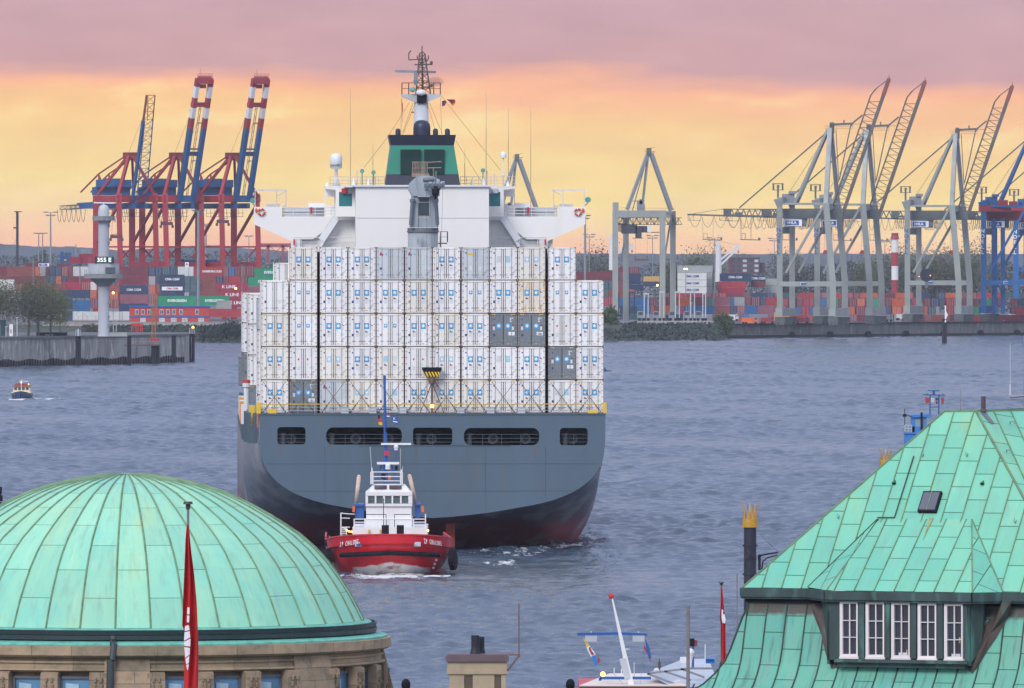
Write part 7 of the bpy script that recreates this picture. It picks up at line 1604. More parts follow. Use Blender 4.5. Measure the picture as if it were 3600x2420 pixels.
for i in range(NS):
    t = a00+2*math.pi*i/NS; rad = Vector((math.sin(t), -math.cos(t), 0))
    if rad.y > .35: continue
    pts = [rad*(r+.01)+Vector((0,0,z+.01)) for r, z in pr[:-1]]
    for a, b in zip(pts, pts[1:]): mb.tube(a, b, .032, n=4, caps=False)
mb.build('standing_seams', SEAM, do_)
mb = MB(); mb.lathe((0,0,0),[(8.06,zb-.06),(8.0,zb-.02),(7.80,zb)],96); mb.lathe((0,0,0),[(8.02,zb-.24),(8.02,zb-.06)],96,mi=0); mb.build('flashing', mat('flashing_green', (.12,.40,.32), .6, var=.4, scale=2), dome, smooth=True)
mb = MB(); mb.lathe((0,0,0),[(8.04,zb-.2),(8.2,zb-.2),(8.22,zb-.05),(8.18,zb-.05),(8.17,zb-.16),(8.04,zb-.16)],96); mb.lathe((0,0,0),[(8.22,zb-.22),(8.22,zb-.36),(8.05,zb-.4)],96)
for i in range(50): a = i/50*2*math.pi; p = Vector((math.sin(a)*8.1,-math.cos(a)*8.1,zb-.08)); mb.beam(p, p+Vector((math.sin(a)*.12,-math.cos(a)*.12,0)), .05, .03)
mb.build('gutter', mat('gutter_dark', (.018,.035,.04), .45, var=.3), dome)
mb = MB(); mb.lathe((0,0,0),[(8.0,zb-.38),(8.5,zb-.46),(8.56,zb-.48),(8.56,zb-.53)],96); mb.build('green_ledge', mat('ledge_green', (.15,.50,.40), .6, var=.3, scale=2.5, stain=(.1,.2,.15), stain_amt=.6), dome, smooth=False)
def stone_mat(name, w, h, base, dark=.6):
    m = bpy.data.materials.new(name); m.use_nodes = True; t = m.node_tree; b = t.nodes['Principled BSDF']
    tcn = t.nodes.new('ShaderNodeTexCoord'); br = t.nodes.new('ShaderNodeTexBrick'); t.links.new(tcn.outputs['UV'], br.inputs['Vector']); br.inputs['Scale'].default_value = 1
    br.inputs['Brick Width'].default_value = w; br.inputs['Row Height'].default_value = h; br.inputs['Mortar Size'].default_value = .012; br.inputs['Bias'].default_value = -.1
    br.inputs['Color1'].default_value = (*[c*.62 for c in base],1); br.inputs['Color2'].default_value = (base[0]*1.12,base[1]*.98,base[2]*.95,1); br.inputs['Mortar'].default_value = (*[c*.45 for c in base],1)
    n = t.nodes.new('ShaderNodeTexNoise'); n.inputs['Scale'].default_value = 1.5; n.inputs['Detail'].default_value = 9; n.inputs['Roughness'].default_value = .7; t.links.new(tcn.outputs['Object'], n.inputs[0])
    c = mixc(t, 1.0, br.outputs['Color'], ramp(t, n.outputs[0], [(.3,(.5,.52,.5)),(.5,(.95,.95,.95)),(.75,(1.25,1.22,1.15))]), 'MULTIPLY'); t.links.new(c, b.inputs['Base Color']); b.inputs['Roughness'].default_value = .85
    bn = t.nodes.new('ShaderNodeBump'); bn.inputs['Strength'].default_value = .5; bn.inputs['Distance'].default_value = .04; t.links.new(math_n(t,'ADD',n.outputs[0],br.outputs['Fac']), bn.inputs['Height']); t.links.new(bn.outputs[0], b.inputs['Normal'])
    return m
STONE = stone_mat('sandstone', 1.15, .42, (.36,.29,.20)); STONE2 = stone_mat('sandstone_cornice', 1.3, 2.0, (.36,.30,.20))
def arc(mb, rz, a0, a1, n, mi=None):
    "ring section with stone UVs; rz = list of (radius, z)"
    l = [0]
    for (r0,z0),(r1,z1) in zip(rz, rz[1:]): l.append(l[-1]+math.hypot(r1-r0,z1-z0))
    for j in range(len(rz)-1):
        for i in range(n):
            t0, t1 = a0+(a1-a0)*i/n, a0+(a1-a0)*(i+1)/n; P = lambda t, k: (math.sin(t)*rz[k][0], -math.cos(t)*rz[k][0], rz[k][1])
            mb.adduv([P(t0,j+1),P(t1,j+1),P(t1,j),P(t0,j)], (0,1,2,3), [(t0*8.5,-l[j+1]),(t1*8.5,-l[j+1]),(t1*8.5,-l[j]),(t0*8.5,-l[j])], mi)
    for t in (a0, a1): # end caps
        vs = [(math.sin(t)*r, -math.cos(t)*r, z) for r, z in rz]+[(math.sin(t)*(min(r for r,_ in rz)-.6), -math.cos(t)*(min(r for r,_ in rz)-.6), z) for z in (rz[-1][1], rz[0][1])]
        mb.adduv(vs, tuple(range(len(vs))), [(v[2], v[1]) for v in vs], mi)
PI2 = 2*math.pi
mb = MB(); arc(mb, [(8.5,zb-.53),(8.68,zb-.55),(8.70,zb-.84),(8.62,zb-.9),(8.4,zb-.94)], 0, PI2, 96); mb.build('cornice', STONE2, dome)
A0 = R(2.15+.2)
mb = MB(); arc(mb, [(8.35,zb-.9),(8.38,zb-1.02),(8.46,zb-1.03),(8.46,zb-1.10),(8.40,zb-1.11),(8.40,zb-1.26),(8.5,zb-1.27),(8.52,zb-1.33),(8.42,zb-1.38),(8.3,zb-1.4)], 0, PI2, 96); mb.build('frieze', STONE2, dome)
for k in range(8):
    mb = MB(); c = A0+k*PI2/8; arc(mb, [(8.44,zb-.93),(8.56,zb-1.4),(8.72,zb-2.0),(9.05,zb-3.4),(9.3,zb-4.6)], c-R(5.6 if k else 4.9), c+R(5.6 if k else 4.9), 5); mb.build('pier', STONE, dome)
for k in range(8):
    c = A0+k*PI2/8
    for a in (6.2, 16.9, 28.1, 38.8):
        mb = MB(); ac = c+R(a); hw = R(1.9); arc(mb, [(8.40,zb-1.36),(8.60,zb-1.42),(8.62,zb-2.0),(8.52,zb-2.25),(8.56,zb-2.4),(8.66,zb-3.6),(8.8,zb-4.6)], ac-hw, ac+hw, 2)
        if math.cos(ac) > -.1:
            ra = Vector((math.sin(ac),-math.cos(ac),0)); ta = Vector((math.cos(ac),math.sin(ac),0))
            for dz, w_ in ((1.62,.13),(1.82,.16),(2.05,.10)):
                for sgn in (-1,1):
                    p = ra*8.63+ta*sgn*w_*.7+Vector((0,0,zb-dz)); mb.box(p-Vector((.035,.05,.07)), p+Vector((.035,.05,.07)))
            p = ra*8.62+Vector((0,0,zb-1.95)); mb.box(p-Vector((.09,.05,.05)), p+Vector((.09,.05,.05)))
        mb.build('carved_bracket', STONE, dome)
    for a in (11.5, 22.5, 33.5):
        ac = c+R(a)
        if math.cos(ac) < -.2: continue
        ra = Vector((math.sin(ac),-math.cos(ac),0)); ta = Vector((math.cos(ac),math.sin(ac),0)); W0 = .52
        wi = MB()
        for x0, x1, z0, z1 in ((-W0,-W0+.07,-3.6,-1.52),(W0-.07,W0,-3.6,-1.52),(-W0,W0,-1.6,-1.52),(-W0,W0,-3.6,-3.5)):
            p, q = ra*8.2+ta*x0, ra*8.2+ta*x1; wi.prism([p+Vector((0,0,zb+z0)), q+Vector((0,0,zb+z0)), q+Vector((0,0,zb+z1)), p+Vector((0,0,zb+z1))], ra*.1)
        w_o = wi.build('window', mat('window_frame_grey', (.10,.11,.13), .5), dome)
        g = MB(); p, q = ra*8.22-ta*(W0-.07), ra*8.22+ta*(W0-.07); g.add([p+Vector((0,0,zb-3.5)), q+Vector((0,0,zb-3.5)), q+Vector((0,0,zb-1.6)), p+Vector((0,0,zb-1.6))], [(0,1,2,3)]); g.build('pane', mat('glass_painted_reflection', (.10,.24,.40), .12, var=.5, scale=1.2, spec=1), w_o)  # blue reflection is painted into the pane's base colour
        g = MB(); p, q = ra*8.25-ta*.33, ra*8.25+ta*.1; g.add([p+Vector((0,0,zb-3.4)), q+Vector((0,0,zb-3.4)), q+Vector((0,0,zb-1.78)), p+Vector((0,0,zb-1.74))], [(0,1,2,3)]); g.build('blind', mat('pale_blind', (.36,.52,.66), .3, var=.25, scale=3), w_o)
mb = MB(); arc(mb, [(8.12,zb-1.3),(8.12,zb-5)], 0, PI2, 64); arc(mb, [(8.9,zb-3.6),(9.2,zb-5.2),(9.3,4)], 0, PI2, 64); arc(mb, [(8.2,zb-3.58),(8.9,zb-3.6)], 0, PI2, 64); mb.build('wall', STONE, dome)
mb = MB(); a = R(2.15-2.9); ra = Vector((math.sin(a),-math.cos(a),0)); mb.tube(ra*8.3+Vector((0,0,zb-.3)), ra*8.62+Vector((0,0,zb-.5)), .09, n=8); mb.tube(ra*8.66+Vector((.05,0,zb-.45)), ra*8.78+Vector((0,0,zb-.98)), .10, n=8); mb.tube(ra*8.72+Vector((-.06,0,zb-.98)), ra*8.95+Vector((-.12,0,zb-4.8)), .12, n=10); mb.tube(ra*8.3+Vector((0,0,zb-.32)), ra*8.62+Vector((0,0,zb-.26)), .07, n=8); mb.build('downpipe', mat('downpipe_dark', (.03,.045,.05), .5, var=.4), dome)
# low terminal hall below the picture, between the dome and the mansard house
hall = thing('terminal_hall', 'low stone landing hall with a flat roof beneath the chimney', 'building', (0,300,4)); mb = MB(); mb.box((-16,-30,0),(11,35,5.6)); mb.build('wall', M['concrete'], hall); mb = MB(); mb.box((-16.3,-30.3,5.6),(11.3,35.3,6.2)); mb.build('roof', DARKCU, hall)
ch = thing('chimney', 'beige rendered chimney stack with brown cap and two dark pots', 'chimney', V(1678,2420,300)); o = Vector(ch.location); L = lambda px, py, d=0: V(px,py,300+d)-o
mb = MB(); a, b = L(1580,2800), L(1778,2372); mb.box((a.x,0,10-o.z),(b.x,1.3,b.z))
a2, b2 = L(1573,2374), L(1782,2318); mb.box((a2.x,-.06,a2.z),(b2.x,1.36,b2.z))
a3, b3 = L(1576,2368), L(1780,2362); 
mb.box((L(1570,0).x,-.1,L(0,2370).z),(L(1785,0).x,1.4,L(0,2360).z))
for x0, x1 in ((1580,1632),(1662,1738),(1762,1778)): mb.box((L(x0,0).x,-.05,10-o.z),(L(x1,0).x,-.001,L(0,2374).z))
mb.build('stack', mat('beige_render', (.40,.32,.22), .85, var=.15, scale=1.5, stain=(.25,.2,.15), stain_amt=.4, bump=.15), ch)
mb = MB(); 
for x0, x1 in ((1633,1661),(1739,1761)): mb.box((L(x0,0).x,-.02,10-o.z),(L(x1,0).x,-.003,L(0,2376).z))
mb.build('recess_panel', mat('recess_shade_brown', (.13,.10,.075), .9, var=.3), ch)  # darker copy of the render colour, shade painted into the recesses
mb = MB(); mb.box((L(1567,0).x,-.14,L(0,2326).z),(L(1789,0).x,1.44,L(0,2306).z)); mb.box((L(1573,0).x,-.08,L(0,2306).z),(L(1783,0).x,1.38,L(0,2301).z)); mb.build('cap', mat('cap_brown', (.13,.085,.10), .5, var=.25, scale=2), ch)
for px, w_, d in ((1671,14.5,.4),(1692,11,.8)):
    mb = MB(); t_ = L(px,2234+(5 if d > .5 else 0),d); b_ = L(px,2303,d); mb.tube((b_.x,d,b_.z),(b_.x,d,b_.z+.22),(w_+5)/120,w_/120,n=12); mb.tube((b_.x,d,b_.z+.2),(b_.x,d,t_.z),w_/120,n=12); mb.build('pot', mat('pot_black', (.012,.014,.025), .6), ch)
mb = MB(); mb.tube(L(1824,2122),L(1824,2302),.022,n=5); mb.tube(L(1824,2302),L(1824,2312),.04,n=5); mb.path([L(1824,2302),L(1788,2302)],.025,5); mb.path([L(1824,2306),L(1806,2330),L(1790,2350),L(1778,2362)],.03,5); mb.build('aerial_bracket', mat('rust_brown_pipe', (.17,.09,.08), .6), ch)
for px, lb in ((1427,'dark rounded lamp head right of the domed building'), (2005,'dark rounded lamp head left of the red and white ferry')):
    p = V(px,2408,330); t = thing('street_lamp', lb, 'street lamp', (p.x,330,4)); h = p.z-4; mb = MB(); mb.tube((.3,0,0),(.25,0,h-.15),.06,.045,n=8); mb.build('pole', M['steel'], t); mb = MB(); mb.ball((0,0,h),.20,14,sx=.75,sz=1.0); mb.tube((0,0,h-.1),(.27,0,h-.25),.05,n=6); mb.build('lamp_head', M['black'], t)
# flags
def hang_flag(name, label, px, ytop, ybot, Y, fl, col, emblem, pr=.045):
    p = V(px,ytop,Y); t = thing(name, label, 'flag', (p.x,Y,4)); o = Vector(t.location); Lf = lambda x, y, d=0: V(x,y,Y)-o+Vector((0,d,0))
    mb = MB(); mb.tube((0,0,0),(0,0,p.z-4-.12),pr,pr*.8,n=10); mb.build('pole', mat('pole_grey', (.16,.17,.18), .5, var=.25), t)
    mb = MB(); mb.tube((0,0,p.z-4-.15),(0,0,p.z-4-.05),pr*1.3,pr*1.5,n=10); mb.tube((0,0,p.z-4-.05),(0,0,p.z-4),pr*3,pr*2.6,n=12); mb.build('finial', mat('finial_dark', (.04,.035,.035), .5), t)
    mb = MB(); L0, R0 = fl; n = 26; vs = []; cols = 9
    def xi(tb, k):
        for (k0,x0),(k1,x1) in zip(tb, tb[1:]):
            if k <= k1: return x0+(x1-x0)*(k-k0)/(k1-k0)
        return tb[-1][1]
    for i in range(n+1):
        y = L0[0][0]+(L0[-1][0]-L0[0][0])*i/n
        for j in range(cols+1):
            x = xi(L0,y)+(xi(R0,y)-xi(L0,y))*j/cols; vs.append(Lf(x,y,-.09-.10*math.sin(j*1.35+i*.18)*min(1,i/6+.1)))
    c1 = cols+1; mb.add(vs, [(i*c1+j, i*c1+j+1, (i+1)*c1+j+1, (i+1)*c1+j) for i in range(n) for j in range(cols)])
    f_ = mb.build('cloth', col, t, smooth=True)
    mb = MB()
    for pts in emblem: mb.prism([Lf(x,y,-.22) for x, y in pts], (0,.02,0))
    mb.build('emblem', mat('flag_white', (.72,.70,.74), .7, var=.12, scale=3), t)
    return t
FRED = mat('flag_red_cloth', (.50,.015,.02), .75, var=.3, scale=1.5, streak=.3)
hang_flag('flag', 'large furled red flag with white emblem hanging before the green dome', 661, 1764, 2420, 200,
  ([(1845,657),(1900,652),(2000,649),(2120,644),(2200,641),(2205,650),(2420,646)], [(1845,664),(1930,672),(2020,684),(2120,693),(2250,698),(2420,697)]), FRED,
  [[(660,2134),(668,2136),(667,2160),(659,2158)],[(659,2162),(667,2164),(666,2188),(658,2186)],[(652,2200),(665,2197),(668,2214),(650,2218)],[(650,2222),(668,2218),(670,2240),(648,2252)],[(648,2256),(671,2244),(670,2272),(650,2270)],[(649,2274),(669,2277),(668,2300),(652,2312)],[(653,2316),(667,2304),(665,2330),(656,2334)],[(656,2337),(665,2334),(662,2356),(658,2350)]], .032)
hang_flag('flag', 'small furled red flag with white emblem beside the mansard house', 2536, 2046, 2420, 460,
  ([(2062,2534),(2120,2533),(2175,2531),(2200,2534),(2420,2535)], [(2062,2539),(2120,2543),(2180,2550),(2240,2551),(2300,2553),(2420,2556)]), FRED,
  [[(2537,2142),(2543,2145),(2541,2158),(2547,2160),(2551,2178),(2548,2192),(2540,2190),(2536,2170)]], .05)
for px, y0, Y, r, lb in ((2419,2132,400,.075,'thick grey mooring post in front of the ferry roof'), (2591,2020,470,.03,'thin reddish rod behind the small red flag')):
    p = V(px,y0,Y); t = thing('pole', lb, 'pole', (p.x,Y,4)); mb = MB(); mb.tube((0,0,0),(0,0,p.z-4),r*1.1,r*.85,n=10); mb.build('shaft', mat('pole_warm_grey', (.19,.18,.19), .6, var=.3), t); mb = MB(); mb.tube((0,0,p.z-4),(0,0,p.z-3.95),r*1.1,n=10); mb.build('cap', M['steel'], t)
# ---------------------------------------------------------------- mansard house on the right
hs = thing('mansard_house', 'house with tall green copper mansard roof and five white dormer windows', 'building', (0,0,0))
nh = Vector((-.45,-.893,0)); e = Vector((.893,-.45,0)); m_ = -nh
C0 = V(2610,2066,240); g_ = (m_*3.05+Vector((0,0,4.1))).normalized(); NP = e.cross(g_).normalized()
def hit(px, py, P0, Nn):
    d = V(px,py,1)-Vector((0,0,H)); d = Vector(((px-CX)/FR, 1, -(py-HY)/FR)); o = Vector((0,0,H)); t = (P0-o).dot(Nn)/d.dot(Nn); return o+d*t
mn = lambda px, py: hit(px, py, C0, NP)
copm = copper('roof_copper', .508, .74, base=(.16,.49,.355), dirt=.5)
def facet(mb, sm, pts, P0, ua, va, w=.508, first=0, mat_i=None, lift=.018, th=.022):
    uv = [((p-P0).dot(ua), (p-P0).dot(va)) for p in pts]
    n = ua.cross(va).normalized()
    if n.y > 0: n = -n
    k = len(pts)
    mb.adduv(pts, tuple(range(k)), uv, mat_i)
    if sm is None: return
    u0, u1 = min(u for u,_ in uv), max(u for u,_ in uv)
    i = math.ceil(u0/w)
    while i*w < u1:
        u = i*w; xs = []
        for q in range(k):
            (a, b), (c, d) = uv[q], uv[(q+1) % k]
            if (a-u)*(c-u) < 0: xs.append(b+(d-b)*(u-a)/(c-a))
        xs.sort()
        for q in range(0, len(xs)-1, 2):
            if xs[q+1]-xs[q] > .06: sm.beam(P0+ua*u+va*xs[q]+n*lift*.5, P0+ua*u+va*xs[q+1]+n*lift*.5, th, .03)
        i += 1
mb = MB(); sm = MB()
face = [mn(*p) for p in ((2610,2066),(2840,2069),(2906,2074),(3420,2081),(3783,2086),(3431,1445),(3321,1446))]
facet(mb, sm, face, C0, e, g_)
# right-hand facet
T1 = mn(3431,1445); Hb = mn(3783,2086); T2 = V(3660,1441,T1.y+1.2); rn = (T2-T1).cross(Hb-T1).normalized(); ra_ = (T2-T1).normalized(); rv = ra_.cross(rn).normalized()
if rv.z < 0: rv = -rv
Rb = hit(4300,2086,T1,rn); Rt = hit(4300,1440,T1,rn)
rv2 = (hit(3600,1720,T1,rn)-hit(3478,1450,T1,rn)).normalized()*-1; ru2 = rv2.cross(rn).normalized()
if ru2.x < 0: ru2 = -ru2
facet(mb, sm, [T1, Hb, Rb, Rt], T1, ru2, rv2, w=.508)
# back planes so that the roof is closed
bk = T1+m_*6; bl = T1-e*.77+m_*5; Lb = C0+m_*12
mb.adduv([C0, mn(3321,1446), bl, Lb], (0,1,2,3), [(0,0),(4,4),(9,4),(12,0)])
roof = mb.build('upper_roof', copm, hs)
sm.beam(mn(2610,2066), mn(3321,1446), .05, .04); sm.beam(mn(3321,1446), mn(3431,1445), .05, .04); sm.beam(T1, Hb, .05, .04); sm.beam(T1, T2, .06, .05)
sm.build('standing_seams', SEAM, roof)
mb = MB(); n_ = Vector(NP) if NP.y < 0 else -Vector(NP)
for a, b, w_ in (((2842,2068),(3088,1828),.04),((3086,1822),(3146,1822),.022),((3146,1822),(3214,1606),.022)): mb.beam(mn(*a)+n_*.03, mn(*b)+n_*.03, w_)
mb.build('dark_fold', mat('fold_dark', (.04,.055,.045), .7, var=.4, scale=4), roof)
# dormer roof
dz_ = nh*.62; Da, Db = mn(3088,1826), mn(3416,1826)
Dc, Dd = hit(2906,2076,C0+nh*.62,nh), hit(3418,2084,C0+nh*.62,nh)
mb = MB(); sm = MB(); dn = (Db-Da).cross(Dc-Da).normalized(); dv = (Da-Dc); dv = (dv-e*dv.dot(e)).normalized()
facet(mb, sm, [Dc, Dd, Db, Da], Dc+e*.2, e, dv)
Dl = mn(2842,2068)+n_*.04; Dr = mn(3527,2084)+n_*.02
facet(mb, None, [Dl, Dc, Da+n_*.03], Dl, e, dv); facet(mb, None, [Dd, Dr, Db+n_*.01], Dd, e, dv)
sm.beam(Db, Dr, .03); sm.beam(Db, Dd, .03); sm.beam(Da, Dc, .025)
dr_ = mb.build('dormer_roof', copm, hs); sm.build('standing_seams', SEAM, dr_)
# eaves fascia
mb = MB(); dn_ = Vector((0,0,-.11))
def eave(a, b, off=Vector((0,0,0))): mb.beam(a+dn_+off+nh*.02, b+dn_+off+nh*.02, .14, .20); mb.beam(a+dn_*2+off*1, b+dn_*2+off, .09, .08)
eave(C0-e*.02, mn(2842,2068)); eave(mn(2842,2068), Dc); eave(Dc, Dd); eave(Dd, Dr); eave(Dr, mn(3790,2086)); mb.beam(C0+dn_, C0+m_*12+dn_, .14, .2); mb.build('eaves_gutter', DARKCU, hs)
mb = MB(); a = C0+Vector((0,0,-.24)); mb.prism([a+e*.05+m_*.05, a+e*14, a+e*14+m_*10, a+m_*10+e*.05], (0,0,-.1)); mb.build('soffit', M['black'], hs)  # near-black underside puts the shadow gap below the eaves into colour
# lower mansard
P0 = C0+e*.10+m_*.12+Vector((0,0,-.26))
LP = [(0,0),(.2,.02),(.42,.10),(.87,.23),(1.2,.32),(1.47,.42),(1.75,.59),(2.0,.8),(2.3,1.2),(2.8,2.0)]
copl = copper('lower_roof_copper', .508, .80, base=(.12,.39,.30), brown=(.36,.22), dirt=.75); l = [0]
for (d0,o0),(d1,o1) in zip(LP, LP[1:]): l.append(l[-1]+math.hypot(d1-d0,o1-o0))
mb = MB(); sm = MB(); WL = 14
cn = lambda k: P0+nh*LP[k][1]-e*LP[k][1]+Vector((0,0,-LP[k][0]))
fr_ = lambda k, u: P0+nh*LP[k][1]+e*u+Vector((0,0,-LP[k][0]))
for k in range(len(LP)-1):
    a, b, c, d = cn(k+1), fr_(k+1,WL), fr_(k,WL), cn(k)
    mb.adduv([a,b,c,d], (0,1,2,3), [(-LP[k+1][1],l[k+1]),(WL,l[k+1]),(WL,l[k]),(-LP[k][1],l[k])])
    a, b, c, d = cn(k+1)+m_*(9+LP[k+1][1]*1), cn(k+1), cn(k), cn(k)+m_*9
    mb.adduv([a,b,c,d], (0,1,2,3), [(-9,l[k+1]),(0,l[k+1]),(0,l[k]),(-9,l[k])])
    for i in range(-3, 27):
        u = i*.508
        if u < -LP[k+1][1]+.02: continue
        sm.beam(fr_(k,u)+nh*.01, fr_(k+1,u)+nh*.01, .028, .03)
    sm.beam(cn(k), cn(k+1), .04, .04)
lr = mb.build('lower_roof', copl, hs); sm.build('standing_seams', mat('seam_dark', (.035,.06,.05), .7, var=.4, scale=3), lr)
# dormer wall with windows
Q0 = C0+nh*.55; dw = lambda px, py, o=0: hit(px, py, Q0+nh*o, nh)
WX = [(2952,3015),(3043,3108),(3133,3198),(3226,3291),(3319,3384)]
mb = MB()
def slab(mb, x0, x1, y0, y1, o=0, th=.1, mi=None, yr0=None, yr1=None):
    yr0 = y0 if yr0 is None else yr0; yr1 = y1 if yr1 is None else yr1
    mb.prism([dw(x0,y1,o), dw(x1,yr1,o), dw(x1,yr0,o), dw(x0,y0,o)], -nh*th, mi)
slab(mb, 2908, 3412, 2094, 2117, 0, .3, yr0=2102, yr1=2124); slab(mb, 2935, 3402, 2312, 2330, 0, .3, yr0=2322, yr1=2340)
gx = [2908]+[x for w_ in WX for x in w_]+[3406]
for i in range(0, len(gx), 2): slab(mb, gx[i]-1, gx[i+1]+1, 2112, 2320, .0, .3)
for a, b in ((3015,3043),(3108,3133),(3198,3226),(3291,3319)): slab(mb, a+5, b-5, 2116, 2316, .05, .05)
mb.build('dormer_wall', DARKCU, hs)
mb = MB(); slab(mb, 2932, 3400, 2316, 2328, .14, .3, yr0=2324, yr1=2336); slab(mb, 2942, 3392, 2328, 2344, .02, .3, yr0=2336, yr1=2352); mb.build('sill', DARKCU, hs)
for px, s in ((2908,-1),(3408,1)):
    a, b = dw(px,2098), dw(px,2335 if s < 0 else 2342); mb = MB(); mb.prism([a, b, b+m_*.9, a+m_*.9], e*(-.06*s)); mb.build('dormer_cheek', DARKCU, hs)
mb = MB(); mb.prism([dw(2886,2098,-.35), dw(2909,2098,-.02), dw(2938,2338,-.02), dw(2912,2300,-.35)], m_*.08); mb.build('cheek_flashing', DARKCU, hs)
mb = MB(); mb.prism([dw(3404,2104,-.02), dw(3462,2104,-.35), dw(3450,2290,-.35), dw(3404,2340,-.02)], m_*.08)
mb.build('cheek_flashing', DARKCU, hs)
wf = mat('window_white_frame', (.72,.66,.66), .5, var=.06, scale=3)
for i, (x0, x1) in enumerate(WX):
    y0 = 2116+i*2; y1 = 2312+i*2.3; mb = MB(); F_ = 7
    slab(mb, x0, x1, y0, y0+F_, .04, .09); slab(mb, x0, x1, y1-12, y1, .04, .09); slab(mb, x0, x0+10, y0+F_, y1-12, .04, .09); slab(mb, x1-5, x1, y0+F_, y1-12, .04, .09)
    slab(mb, x0-2, x1+2, y1-3, y1+5, .10, .16)
    cx_ = (x0+x1)/2+3; slab(mb, cx_-1.7, cx_+1.7, y0+F_, y1-12, .03, .05)
    for q in (1, 2): yy = y0+F_+(y1-12-y0-F_)*q/3; slab(mb, x0+10, x1-5, yy-1.4, yy+1.4, .03, .05)
    w_o = mb.build('window', wf, hs)
    mb = MB(); slab(mb, x0+9, x1-4, y0+F_-1, y1-11, -.03, .02); mb.build('pane', mat('dark_pane', (.035,.04,.055), .12, var=.4, scale=1.5, spec=.7), w_o)
    if i in (2, 4): mb = MB(); slab(mb, x0+26, x1-8, y1-22, y1-12, -.015, .01); mb.build('window_ornament', M['lgrey'], w_o); mb = MB(); slab(mb, x1-12, x1-8, y1-32 if i == 2 else y1-80, y1-13 if i == 2 else y1-60, -.02, .01); mb.build('bottle', M['c_tan'], w_o)
for pts in (((2850,2112),(2905,2112),(2930,2240),(2952,2345),(2925,2350),(2905,2300),(2888,2230),(2862,2160)), ((3528,2112),(3560,2112),(3545,2170),(3505,2240),(3470,2290),(3420,2368),(3400,2352),(3440,2290),(3462,2200),(3505,2150))):
    mb = MB(); q = []
    for px, py in pts:
        # drop onto the curved lower roof
        best = None
        for k in range(len(LP)-1):
            seg = fr_(k+1,0)-fr_(k,0); nn2 = seg.cross(e).normalized(); h_ = hit(px,py,fr_(k,0),nn2); zz2 = P0.z-h_.z
            if LP[k][0]-.001 <= zz2 <= LP[k+1][0]+.001: best = h_
        q.append((best if best is not None else hit(px,py,P0+nh*.3,nh))+nh*.03)
    c_ = sum(q, Vector())/len(q); mb.add(q+[c_+nh*.02], [(i, (i+1) % len(q), len(q)) for i in range(len(q))])
    mb.build('brown_flashing', BROWNCU, hs)
# skylight, hooks, vents, pipe
c = mn(3272,1770)+n_*.07; mb = MB(); s1, s2 = e*.235, g_*.29
def slabp(mb, c, a, b, th): mb.prism([c-a-b, c+a-b, c+a+b, c-a+b], n_*th)
slabp(mb, c-n_*.07, s1, s2, .09); sk = mb.build('skylight', M['black'], hs)
mb = MB(); slabp(mb, c+n_*.022, s1*.42, s2*.86, .012); mb.v = [v-e*.105 for v in mb.v]; k0 = len(mb.v); slabp(mb, c+n_*.022, s1*.42, s2*.86, .012); mb.v = mb.v[:k0]+[v+e*.105 for v in mb.v[k0:]]; mb.build('glass', mat('skylight_glass', (.10,.11,.14), .15), sk)
mb = MB(); slabp(mb, c+n_*.035, s1*.04, s2*.9, .01); mb.build('glazing_bar', SEAM, sk)
for px, py in ((3144,1702),(3454,1704)):
    p = mn(px,py); mb = MB(); mb.add([p-e*.05+n_*.0, p+e*.05+n_*.0, p+g_*.13, p-e*.045+n_*.06, p+e*.045+n_*.06], [(0,3,2),(1,2,4),(3,4,2)]); mb.build('roof_vent', copm, hs); mb = MB(); mb.tube(p+n_*.02-g_*.012, p+n_*.03-g_*.0, .045, n=10); mb.build('vent_mouth', M['black'], hs)
for px, py in ((2950,1820),(3246,1602),(3402,1602),(3572,1836)):
    p = mn(px,py); mb = MB(); mb.path([p+n_*.02+g_*.05, p+n_*.03-g_*.05, p+n_*.10-g_*.06, p+n_*.12+g_*.02], .010, 4); mb.build('snow_hook', M['steel'], hs)
for px, py in ((3552,1490),(3540,1590)):
    p = hit(px,py,T1,rn); mb = MB(); q = n_*.05+Vector((0,-.04,.02)); mb.path([p, p+q, p+q+e*.1, p+q+e*.14-Vector((0,0,.05)), p+e*.1], .010, 4); mb.build('snow_hook', M['steel'], hs)
p = hit(3457,1450,T1,rn); t_ = V(3457,1394,p.y); mb = MB(); mb.tube(p-Vector((0,0,.2)), t_, .055, n=10); mb.tube(p+Vector((0,0,.02)), p+Vector((0,0,.08)), .085, .06, n=10); mb.build('vent_pipe', mat('pipe_brown', (.09,.06,.065), .6, var=.4, scale=5), hs)
q = [hit(x,y,T1,rn)+Vector((-.02,-.04,.02)) for x, y in ((3450,1452),(3466,1450),(3499,1490),(3488,1492))]; mb = MB(); mb.add(q, [(0,1,2,3)]); mb.build('pipe_flashing', mat('flashing_lead', (.16,.15,.20), .5), hs)
mb = MB(); a = V(3377,1446,T1.y+1); mb.tube(a, V(3377,1367,T1.y+1), .012, .006, n=4); mb.ball(V(3373,1442,T1.y+1), .035, 6); mb.build('lightning_rod', M['steel'], hs)
mb = MB(); d_ = T1.y+2; mb.tube(V(3552,1352,d_), V(3551,1205,d_), .010, .006, n=5); mb.tube(V(3552,1392,d_), V(3552,1352,d_), .03, n=6); mb.build('whip_aerial', M['lgrey'], hs)
mb = MB(); mb.path([V(3552,1392,d_), V(3552,1396,d_), V(3625,1391,d_)], .028, 6); mb.tube(V(3602,1445,d_), V(3602,1180,d_), .03, n=8); mb.path([V(3552,1385,d_), V(3556,1404,d_), V(3566,1404,d_), V(3572,1394,d_)], .008, 4); mb.build('aerial_bracket', M['steel'], hs)
